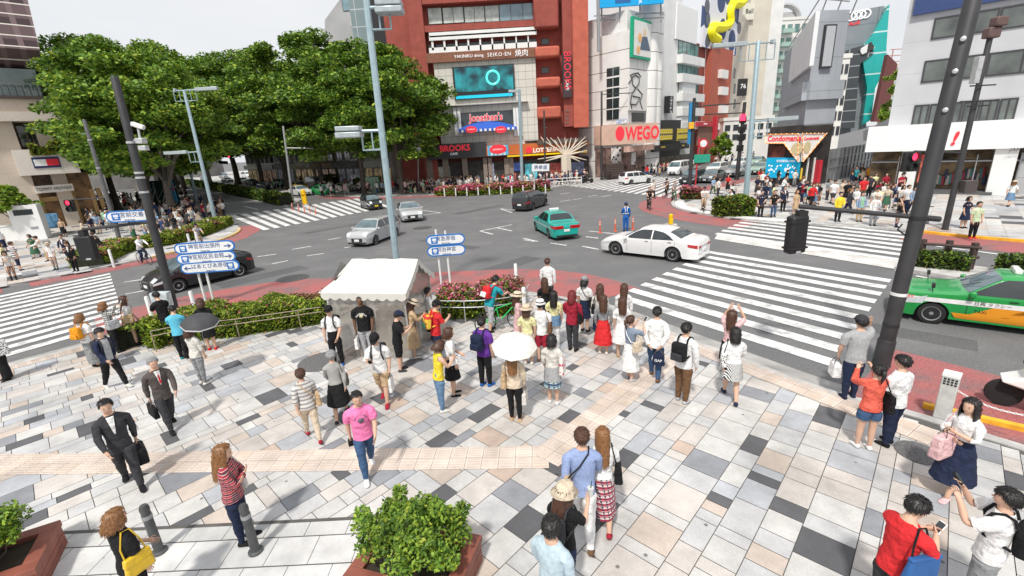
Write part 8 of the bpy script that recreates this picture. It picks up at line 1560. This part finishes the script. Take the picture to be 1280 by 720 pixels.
s = ps('boy in white tee and grey shorts photographing at the bottom right corner', (1262, 612), 40, ('tee', 'W', 'loose'), ('shorts', 'g'), ('crop', 'k'), ('k',), 1.66, 'm', 'camera', head_at=True); phone(s, 'black phone held up at the bottom right corner', 1); backpack(s, 'black rucksack with orange patch at the bottom right corner', 'k', 'd'); mb = MB(); mb.box((.01, -.2085, .635), (.035, -.205, .66), 0, s['T']); pb_obj(mb, 'orange_patch', [cloth('o')], s['o'], s['h'], s['dz2'], 0)
s = ps('young man in blue and white top and white trousers walking hand in hand', (729, 671), 352, ('half', mat('cloth_blueknit', (.27, .35, .58), .9, var=.2, scale=50)), ('pants', 'W'), ('short', 'b'), ('b',), 1.78, 'm', 'walk'); shoulder_bag(s, 'tan and black bag across the back of the man in blue top', 'e', -1, (.06, .10, .10), strap='k', y=-.06)
s = ps('long haired woman in white blouse and red tartan skirt beside the blue top', (753, 654), 350, ('long', 'W', 'loose'), ('midi', plaid_skirt, .02), ('xlong', 'l'), ('R',), 1.62, 'f', 'walk'); shoulder_bag(s, 'black bucket bag of the woman in tartan skirt', 'k', 1, (.06, .07, .11), cross=False)
s = ps('woman in beige bucket hat and black top sipping a drink', (703, 608), 318, ('tee', 'k'), ('pants', 'n'), ('long', 'b'), ('k',), 1.60, 'f', 'drink', ('bucket', 'E'), head_at=True); backpack(s, 'black rucksack on the woman in beige bucket hat', 'd'); hp = hand(s, 1); b_ = MB(); b_.lathe([(.018, 0), (.026, .075), (.027, .08)], 14, 0, Matrix.Translation(hp + Vector((0, .02, -.02)))); c_ = MB(); c_.tube([hp + Vector((0, .02, .05)), hp + Vector((.005, .03, .12))], .004, 5); acc(s, 'drink_cup', 'clear iced drink with green straw held by the woman in bucket hat', 'cup', [('cup', b_, mat('cup_clear', (.70, .72, .68), .2, alpha=.7), 0), ('straw', c_, cloth('V'), 0)])
s = ps('black haired man in pale denim shirt at the bottom edge', (688, 650), 322, ('shirt', mat('cloth_paledenim', (.44, .55, .62), .85, var=.15, scale=20)), ('pants', 'n'), ('crop', 'k'), ('k',), 1.70, 'm', 'stand2', head_at=True)
s = ps('long haired woman in red plaid shirt and jeans by the bollard', (308, 676), 285, ('shirt', plaid_red, 'loose'), ('pants', 'n'), ('xlong', 'l'), ('k',), 1.66, 'f', 'cross'); shoulder_bag(s, 'cream tote beside the woman in red plaid shirt', 'w', -1, (.04, .09, .15), cross=False)
s = ps('woman with blond bob in black top at the bottom left', (138, 640), 335, ('tee', 'k', 'loose'), ('pants', 'k'), ('bob', 'l'), ('k',), 1.60, 'f', 'hold', head_at=True); shoulder_bag(s, 'shiny yellow handbag of the woman with blond bob', mat('bag_yellow', (.66, .43, .02), .35, bump=.6, bd=.05), 1, (.045, .095, .10), z=.56, cross=False)
cl = 'people on the left corner'
def row(rows, group):
 for lab, x, y, f, sex, top, bot, hair, *r in rows: ps(lab, (x, y), f, top, bot, hair, ('k',), (1.70 if sex == 'm' else 1.60), sex, r[0] if r else 'stand', r[1] if len(r) > 1 else None, group=group, sub=0)
row([('man in black suit looking down beside the covered signal on the left', 96, 339, 195, 'm', ('jacket', 'k'), ('pants', 'k'), ('short', 'b'), 'phone'), ('man in navy suit standing behind the black suit on the left', 87, 326, 200, 'm', ('jacket', 'n'), ('pants', 'n'), ('short', 'k'), 'walk'), ('person in white tee and straw hat with grey trousers on the left corner', 71, 337, 190, 'f', ('tee', 'W'), ('pants', 'g'), ('short', 'k'), 'stand', ('straw', 'E', 'k')),
  ('man in white shirt leaning sideways behind the straw hat', 63, 326, 120, 'm', ('shirt', 'W'), ('pants', 'e'), ('short', 'k'), 'lean'), ('woman in dark green dress on the left corner', 47, 322, 170, 'f', ('dress', 'V'), ('midi', 'V', .03), ('bob', 'k'), 'walk'), ('man in navy striped tee and navy trousers near the left edge', 26, 338, 330, 'm', ('tee', str_navy), ('capri', 'n'), ('short', 'b')), ('woman in yellow cardigan beside the striped tee', 12, 337, 300, 'f', ('long', 'Y'), ('midi', 'k', .02), ('bob', 'b')),
  ('woman in pale top with dark bag at the left edge', 18, 350, 230, 'f', ('half', 'w'), ('pants', 'k'), ('mid', 'k'), 'phone'), ('person in black bowing over beside the pink flower bed', 131, 322, 90, 'm', ('half', 'k'), ('pants', 'k'), ('crop', 'b'), 'lean'), ('clerk in white blouse behind the low counter', 38, 293, 190, 'f', ('tee', 'W'), ('pants', 'k'), ('short', 'k'), 'phone2'), ('woman in white with long hair at the far left', 7, 314, 250, 'f', ('tee', 'W'), ('midi', 'n', .02), ('long', 'k')), ('woman in black and tan waiting by the store door', 82, 296, 210, 'f', ('tee', 'e'), ('midi', 'k', .02), ('bob', 'b'))], cl)
c = P(182, 330, 0); bicycle('black bicycle ridden along the left corner hedge', (c.x, c.y, 0), R(-28), P_black); d_ = Vector((math.cos(R(-28)), math.sin(R(-28)), 0)); ps('cyclist in white shirt riding along the left corner hedge', Vector((c.x, c.y, 0)) - d_ * .12, 242, ('shirt', 'W'), ('pants', 'n'), ('short', 'k'), ('k',), 1.70, 'm', 'ride', z=0, lift=.07)
c = P(252, 312, 0); bicycle('second bicycle with a rider in dark cap behind the hatchback', (c.x, c.y, 0), R(-40), P_black); ps('rider in dark cap and pale top passing behind the black hatchback', Vector((c.x, c.y, 0)) - Vector((.1, -.08, 0)), 230, ('tee', 'G'), ('shorts', 'e'), ('short', 'k'), ('k',), 1.70, 'm', 'ride', ('cap', 'n'), z=0, lift=.07)
s = ps('traffic officer in blue uniform and cap standing in the road', (782, 289), 355, ('long', 'u'), ('pants', 'u'), ('short', 'k'), ('k',), 1.76, 'm', 'hold', ('cap', 'N'), z=0); mb = MB()
for x in (-.05, .05): mb.tube([s['T'] @ Vector(p) for p in ((x, .08, .62), (x, .085, .76), (x, .02, .862), (x, -.06, .84), (x * .5, -.086, .74), (x, -.08, .62))], .012, 5)
mb.tube([s['T'] @ Vector((math.sin(a) * .105, math.cos(a) * .08, .62)) for a in [k * .524 for k in range(12)]], .012, 5, closed=True); pb_obj(mb, 'white_harness', [M_plate], s['o'], s['h'], s['dz2'], 0)
for lab, x, y, a, top, bot, hat, fr in [('rider in black tee cycling towards us over the red lane', 811, 262, -100, 'k', ('pants', 'd'), None, P_black), ('rider in dark tee and cap on a bicycle by the far zebra', 833, 247, -135, 'x', ('pants', 'k'), ('cap', 'k'), P_black), ('rider on a green bicycle by the island tip', 842, 252, -95, 'g', ('pants', 'V'), None, P_green), ('rider in white shirt and dark cap beside the round shrub bed', 879, 264, -110, 'W', ('pants', 'e'), ('cap', 'n'), P_black), ('man in white polo sitting on a bicycle against the shrub bed', 913, 269, 175, 'W', ('pants', 'd'), None, P_black)]:
 c = P(x, y, 0 if x < 850 else SW); bicycle('bicycle of the ' + lab.split(' cycling')[0].split(' on a')[0].split(' sitting')[0].split(' beside')[0].replace('rider', 'cyclist'), tuple(c), R(a), fr); d_ = Vector((math.cos(R(a)), math.sin(R(a)), 0)); ps(lab, c - d_ * .12, a - 90, ('tee', top), bot, ('short', 'k'), ('k',), 1.70, 'm', 'ride', hat, z=c.z, lift=.07, sub=0)
ps('pedestrian in white shirt walking behind the rider in black tee', (816, 248), 180, ('tee', 'w'), ('pants', 'k'), ('short', 'k'), ('k',), 1.70, 'm', 'walk', z=0, sub=0)
c = P(735, 229, 0); ps('motorcyclist in dark jacket on the black motorcycle', (734, 229), 110, ('long', 'd'), ('pants', 'k'), ('short', 'k'), ('k',), 1.70, 'm', 'ride', z=0, lift=-.05, sub=0)
row([('man in navy polo with a lanyard at the front of the right crowd', 950, 271, 170, 'm', ('tee', 'n'), ('pants', 'k'), ('short', 'k'), 'hold'), ('man in dark tee and jeans with a bag beside the navy polo', 966, 271, 165, 'm', ('tee', 'k'), ('pants', 'j'), ('short', 'k'), 'hold'), ('man in navy jacket over white shirt in the right crowd', 978, 264, 175, 'm', ('jacket', 'n'), ('pants', 'k'), ('short', 'k')), ('girl in tan checked dress at the kerb of the right crowd', 993, 269, 190, 'f', ('dress', 'e'), ('skirt', 'e', .03), ('mid', 'l')), ('man in navy tee and pale shorts looking down in the right crowd', 1006, 254, 150, 'm', ('tee', 'n'), ('shorts', 'J'), ('short', 'k'), 'phone'), ('woman in denim jacket over white in the right crowd', 1017, 257, 180, 'f', ('cardi', 'N', 'W'), ('midi', 'J', .02), ('mid', 'b')),
  ('person in bright yellow jacket with black strap at the kerb', 1046, 277, 175, 'm', ('long', 'y', 'loose'), ('pants', 'k'), ('short', 'k'), 'hold'), ('woman in black dress behind the yellow jacket', 1061, 262, 185, 'f', ('dress', 'k'), ('midi', 'k', .02), ('mid', 'k'), 'hold'), ('man in mint tee under pale blue shirt with beige trousers', 1073, 277, 170, 'm', ('cardi', 'c', 'h'), ('pants', 'e'), ('short', 'k')), ('elderly man in white shirt and grey trousers with a camera', 1090, 282, 165, 'm', ('shirt', 'W'), ('pants', 'g'), ('short', 'g'), 'hold', ('cap', 'E')), ('woman in black vest shading her eyes by the black pole', 1120, 284, 195, 'f', ('none', 'k'), ('pants', 'n'), ('mid', 'k'), 'salute'), ('woman in white dress with long hair in the right crowd', 1101, 258, 180, 'f', ('dress', 'W'), ('skirt', 'W', .04), ('long', 'k')), ('woman in denim dress with blue bag in the right crowd', 1113, 260, 190, 'f', ('dress', 'N'), ('skirt', 'N', .03), ('bob', 'b')), ('woman in cream blouse in front of the pink cap', 1124, 264, 180, 'f', ('long', 'w'), ('midi', 'E', .03), ('mid', 'k')), ('man in pale blue shirt leaning on the right beside the black pole', 1138, 268, 160, 'm', ('shirt', 'c'), ('pants', 'n'), ('short', 'k'), 'walk'),
  ('man in pale green tee, black trousers and red shoes on the right kerb', 1214, 298, 175, 'm', ('tee', 'q'), ('pants', 'k'), ('short', 'k')), ('woman in navy dress with white bag behind the pale green tee', 1203, 285, 185, 'f', ('dress', 'n'), ('skirt', 'n', .04), ('bob', 'k'), 'hold'), ('stroller in straw hat and white top walking along the right shop', 1260, 258, 290, 'f', ('tee', 'W'), ('skirt', 'J', .03), ('mid', 'l'), 'walk', ('straw', 'E', 'e')), ('man in orange tee by the dark red saloon', 1084, 230, 120, 'm', ('tee', 'o'), ('pants', 'd'), ('short', 'k')), ('man in teal tee by the hoarding', 1068, 232, 130, 'm', ('tee', 't'), ('shorts', 'k'), ('short', 'k')), ('man in black tee in front of the hoarding', 1075, 228, 140, 'm', ('tee', 'k'), ('pants', 'n'), ('short', 'k')), ('man in dark coat and hat by the silver van', 1125, 243, 150, 'm', ('jacket', 'k'), ('pants', 'k'), ('short', 'k'), 'walk', ('trilby', 'k', 'd'))], 'people on the right corner')
for c_ in COL.objects:
 if c_.name.startswith('shoe') and c_.parent and c_.parent.get('label', '').startswith('man in pale green'): c_.data.materials[0] = cloth('r')
# ================================================================== the crowds: templates joined into one mesh each, then copied
def template(sex, top, bot, hair, pose, shoes=('k',), hat=None):
 sk = skeleton(1, sex, pose); pb = PB(); build_body(pb, sk, fingers=False); face_bits(pb, sk); V, F, Mi = list(pb.v), list(pb.f), list(pb.m)
 slot = {'hair': 3, 'shoe': 6}
 for nm, b, m, s_ in parts_of(sk, top, bot, hair, shoes, hat):
  k = 4 if nm in ('shirt', 'bodice', 'jacket', 'cardigan', 'sleeveless_top') else 5 if nm in ('trousers', 'shorts', 'skirt') else 7 if nm in ('shirt_front', 'hat') else slot.get(nm, 6); n = len(V); V += list(b.v); F += [tuple(i + n for i in f) for f in b.f]; Mi += [k] * len(b.f)
 me = bpy.data.meshes.new('person'); me.from_pydata([(v[0], v[1], v[2] + sk['dz']) for v in V], [], F)
 for m in (M_skin, M_eye, M_lip, HAIRC['k'], cloth('W'), cloth('k'), cloth('k'), cloth('E')): me.materials.append(m)
 me.polygons.foreach_set('material_index', Mi); me.polygons.foreach_set('use_smooth', [True] * len(F)); bm = bmesh.new(); bm.from_mesh(me); bmesh.ops.recalc_face_normals(bm, faces=bm.faces); bm.to_mesh(me); bm.free()
 return me
TM = []
for pose in ('stand', 'walk', 'phone', 'hold', 'stand2'):
 TM.append(('m', 'trousers', template('m', ('tee', 'W'), ('pants', 'k'), ('short', 'k'), pose)))
 TM.append(('f', 'skirt', template('f', ('tee', 'W', 'in'), ('midi', 'k', .03), ('long', 'k'), pose)))
 TM.append(('f', 'trousers', template('f', ('half', 'W'), ('pants', 'k'), ('bob', 'k'), pose)))
TM += [('m', 'shorts', template('m', ('tee', 'W'), ('shorts', 'k'), ('crop', 'k'), 'walkr')), ('m', 'trousers', template('m', ('jacket', 'k'), ('pants', 'k'), ('short', 'k'), 'walkr')), ('f', 'skirt', template('f', ('dress', 'W'), ('skirt', 'k', .03), ('bob', 'k'), 'walk')), ('f', 'trousers', template('f', ('long', 'W'), ('pants', 'k'), ('pony', 'k'), 'walkr'))]
HATS = [('f', 'skirt', template('f', ('tee', 'W'), ('midi', 'k', .03), ('long', 'k'), 'stand', hat=('straw', 'E', 'k'))), ('m', 'trousers', template('m', ('tee', 'W'), ('pants', 'k'), ('short', 'k'), 'stand', hat=('cap', 'k')))]
crd = random.Random(19); TOPS = 'WWWWWWWwwwwGGGcEYkkkkkkddnnnNPrRhEg'; BOTS = 'kkkddnnnjJgeEbVW'; HR = 'kkkkkbbbl'; HN = {'k': 'black', 'b': 'brown', 'l': 'light brown'}
used = {}
def one(p, f, where, group, z=SW):
 hatted = crd.random() < .07; sex, bt, me = crd.choice(HATS if hatted else TM); o = bpy.data.objects.new('person', me); COL.objects.link(o); h = crd.uniform(1.62, 1.78) if sex == 'm' else crd.uniform(1.52, 1.66)
 o.location = (p[0], p[1], z); o.rotation_euler = (0, 0, R(f)); o.scale = (h * 1.03, h * 1.03, h)
 t, b, hc = crd.choice(TOPS), crd.choice(BOTS), crd.choice(HR)
 for i, m in ((3, HAIRC[hc]), (4, cloth(t)), (5, cloth(b)), (6, cloth(crd.choice('kkkWdb')))): o.material_slots[i].link = 'OBJECT'; o.material_slots[i].material = m
 lab = '%s, %s, %s top, %s %s, %s' % ('man' if sex == 'm' else 'woman', 'hat' if hatted else HN[hc] + ' hair', _cn[t], _cn[b], bt, where)
 tag(o, lab, 'person', group); return o
taken = []
def crowd_px(poly, n, f, where, group, spread=35, dmin=.55):
 k = 0; tries = 0; xs = [q[0] for q in poly]; ys = [q[1] for q in poly]
 while k < n and tries < 4000:
  tries += 1; x, y = crd.uniform(min(xs), max(xs)), crd.uniform(min(ys), max(ys))
  if not inpoly(x, y, poly): continue
  p = P(x, y)
  if any((p.x - q[0]) ** 2 + (p.y - q[1]) ** 2 < dmin ** 2 for q in taken): continue
  taken.append((p.x, p.y)); one(p, f + crd.gauss(0, spread), where, group); k += 1
def crowd_Y(x0, x1, Y0, Y1, n, f, where, group, spread=60, dmin=.55):
 k = 0
 for _ in range(4000):
  if k >= n: break
  Y = crd.uniform(Y0, Y1); p = PY(crd.uniform(x0, x1), 230, Y)
  if any((p.x - q[0]) ** 2 + (p.y - q[1]) ** 2 < dmin ** 2 for q in taken): continue
  taken.append((p.x, p.y)); one(p, f + crd.gauss(0, spread), where, group); k += 1
crowd_px([(160, 300), (196, 303), (232, 290), (288, 272), (284, 262), (236, 258), (170, 272)], 66, 270, 'behind the left corner hedge', 'crowd waiting at the left corner', 40)
crowd_px([(104, 298), (140, 300), (165, 272), (150, 258), (112, 262)], 26, 200, 'passing the sandstone store', 'people passing the sandstone store', 80, .7)
crowd_px([(0, 300), (0, 275), (14, 270), (18, 290)], 5, 260, 'at the left edge', 'people at the left edge', 60, .8)
crowd_px([(884, 240), (930, 232), (990, 240), (1040, 246), (1130, 258), (1140, 272), (1060, 270), (1000, 262), (950, 262), (890, 248)], 36, 175, 'in the right corner crowd', 'crowd waiting at the right corner', 40, .7)
crowd_px([(1050, 236), (1062, 228), (1100, 232), (1140, 250), (1100, 250)], 8, 160, 'near the hoarding', 'people near the hoarding', 60, .8)
crowd_px([(940, 232), (1000, 240), (1010, 235), (960, 226)], 5, 200, 'beside the blue shutter', 'people beside the blue shutter', 80, .8)
crowd_Y(503, 598, 60.2, 62.5, 26, 185, 'in front of the dark cafe', 'crowd in front of the cafe', 60)
crowd_Y(600, 735, 60.5, 64, 12, 180, 'by the burger shop', 'people by the burger shop', 80, .8)
MASS = []
def one(p, f, where, group, z=SW): MASS.append((p, f))
crowd_Y(500, 600, 62, 67, 60, 185, '', '', 60); crowd_Y(398, 500, 64, 77, 60, 150, '', '', 90, .7); crowd_Y(600, 735, 62, 67, 26, 180, '', '', 80, .7); crowd_Y(330, 400, 84, 100, 20, 150, '', '', 90, .8)
crowd_px([(110, 262), (160, 262), (235, 255), (238, 246), (112, 246)], 75, 200, '', '', 90, .6)
for i in range(34): q = Vector((17.3, 66.8, 0)) + UD * crd.uniform(.3, 20) - VD * crd.uniform(.5, 3); one(q, crd.uniform(0, 360), '', '')
for i in range(14): q = Vector((36, 82, 0)) + UD * crd.uniform(0, 22) - VD * crd.uniform(.5, 3); one(q, crd.uniform(0, 360), '', '')
PAL = [M_skin, M_eye, M_lip, HAIRC['k'], HAIRC['b']] + [cloth(c_) for c_ in 'WwkdngGEePrNcYR']; V, F, Mi = [], [], []; nv = 0
for (p, f) in MASS:
 sex, bt, me = crd.choice(TM); co = np.empty(len(me.vertices) * 3, np.float32); me.vertices.foreach_get('co', co); h = crd.uniform(1.54, 1.74); a = R(f); c = co.reshape(-1, 3) * h; X = c[:, 0] * math.cos(a) - c[:, 1] * math.sin(a) + p[0]; Y = c[:, 0] * math.sin(a) + c[:, 1] * math.cos(a) + p[1]
 V.append(np.stack([X, Y, c[:, 2] + SW], 1)); mp_ = {0: 0, 1: 1, 2: 2, 3: crd.choice((3, 3, 4)), 4: crd.choice((5, 5, 5, 6, 6, 7, 8, 9, 10, 11, 12, 14, 15, 17)), 5: crd.choice((7, 8, 9, 9, 10, 13, 16, 5)), 6: crd.choice((7, 5, 8)), 7: 12}
 for q in me.polygons: F.append([i + nv for i in q.vertices]); Mi.append(mp_[q.material_index])
 nv += len(c)
me = bpy.data.meshes.new('crowd'); me.from_pydata(np.concatenate(V).tolist(), [], F)
for m in PAL: me.materials.append(m)
me.polygons.foreach_set('material_index', Mi); me.polygons.foreach_set('use_smooth', [True] * len(F)); o = bpy.data.objects.new('crowd', me); COL.objects.link(o); tag(o, 'dense far-off crowd under the trees and along the distant shop fronts', 'crowd', None, 'stuff')
# ================================================================== sky and sun
SUN_EL, SUN_AZ = 56., 200.               # the sun stands behind the viewer
w = bpy.data.worlds.new('World'); sc.world = w; w.use_nodes = True; nt = w.node_tree; N = nt.nodes; L = nt.links
bg = N['Background']; sky = N.new('ShaderNodeTexSky'); sky.sky_type = 'NISHITA'; sky.sun_disc = False
sky.sun_elevation = R(SUN_EL); sky.sun_rotation = R(SUN_AZ); sky.dust_density = 3; sky.ozone_density = 1
tc = N.new('ShaderNodeTexCoord'); mp = N.new('ShaderNodeMapping'); mp.inputs['Scale'].default_value = (1, 1, 4.5); L.new(tc.outputs['Generated'], mp.inputs['Vector'])
n = N.new('ShaderNodeTexNoise'); n.inputs['Scale'].default_value = 2.2; n.inputs['Detail'].default_value = 7; n.inputs['Roughness'].default_value = .55; n.inputs['Distortion'].default_value = .4; L.new(mp.outputs[0], n.inputs['Vector'])
cr = N.new('ShaderNodeValToRGB'); cr.color_ramp.elements[0].position = .3; cr.color_ramp.elements[0].color = (10.6, 10.8, 11.1, 1)
cr.color_ramp.elements[1].position = .62; cr.color_ramp.elements[1].color = (11.6, 11.7, 11.9, 1); L.new(n.outputs['Fac'], cr.inputs[0])
mx = N.new('ShaderNodeMix'); mx.data_type = 'RGBA'; mx.inputs[0].default_value = .86
L.new(sky.outputs[0], mx.inputs[6]); L.new(cr.outputs[0], mx.inputs[7]); L.new(mx.outputs[2], bg.inputs['Color']); bg.inputs['Strength'].default_value = .078
sd = bpy.data.lights.new('sun', 'SUN'); sd.energy = 3.2; sd.angle = R(4.5); sd.color = (1, .955, .88); so = bpy.data.objects.new('sun', sd); COL.objects.link(so)
az = R(SUN_AZ); el = R(SUN_EL); d = Vector((math.sin(az) * math.cos(el), math.cos(az) * math.cos(el), math.sin(el)))
so.rotation_euler = d.to_track_quat('Z', 'Y').to_euler(); so.location = d * 100
sc.view_settings.view_transform = 'Standard'; sc.view_settings.look = 'None'; sc.view_settings.exposure = .14; sc.view_settings.gamma = 1; sc.view_settings.use_curve_mapping = False
sc.cycles.use_denoising = True; sc.cycles.max_bounces = 6; sc.cycles.diffuse_bounces = 3; sc.cycles.transparent_max_bounces = 12
dg = bpy.context.evaluated_depsgraph_get()
for t in TEXTS:
 me = bpy.data.meshes.new_from_object(t.evaluated_get(dg)); n = bpy.data.objects.new(t.name.split('.')[0], me); COL.objects.link(n)
 n.parent = t.parent; n.matrix_parent_inverse = t.matrix_parent_inverse; n.matrix_basis = t.matrix_basis
 c = t.data; bpy.data.objects.remove(t); bpy.data.curves.remove(c)
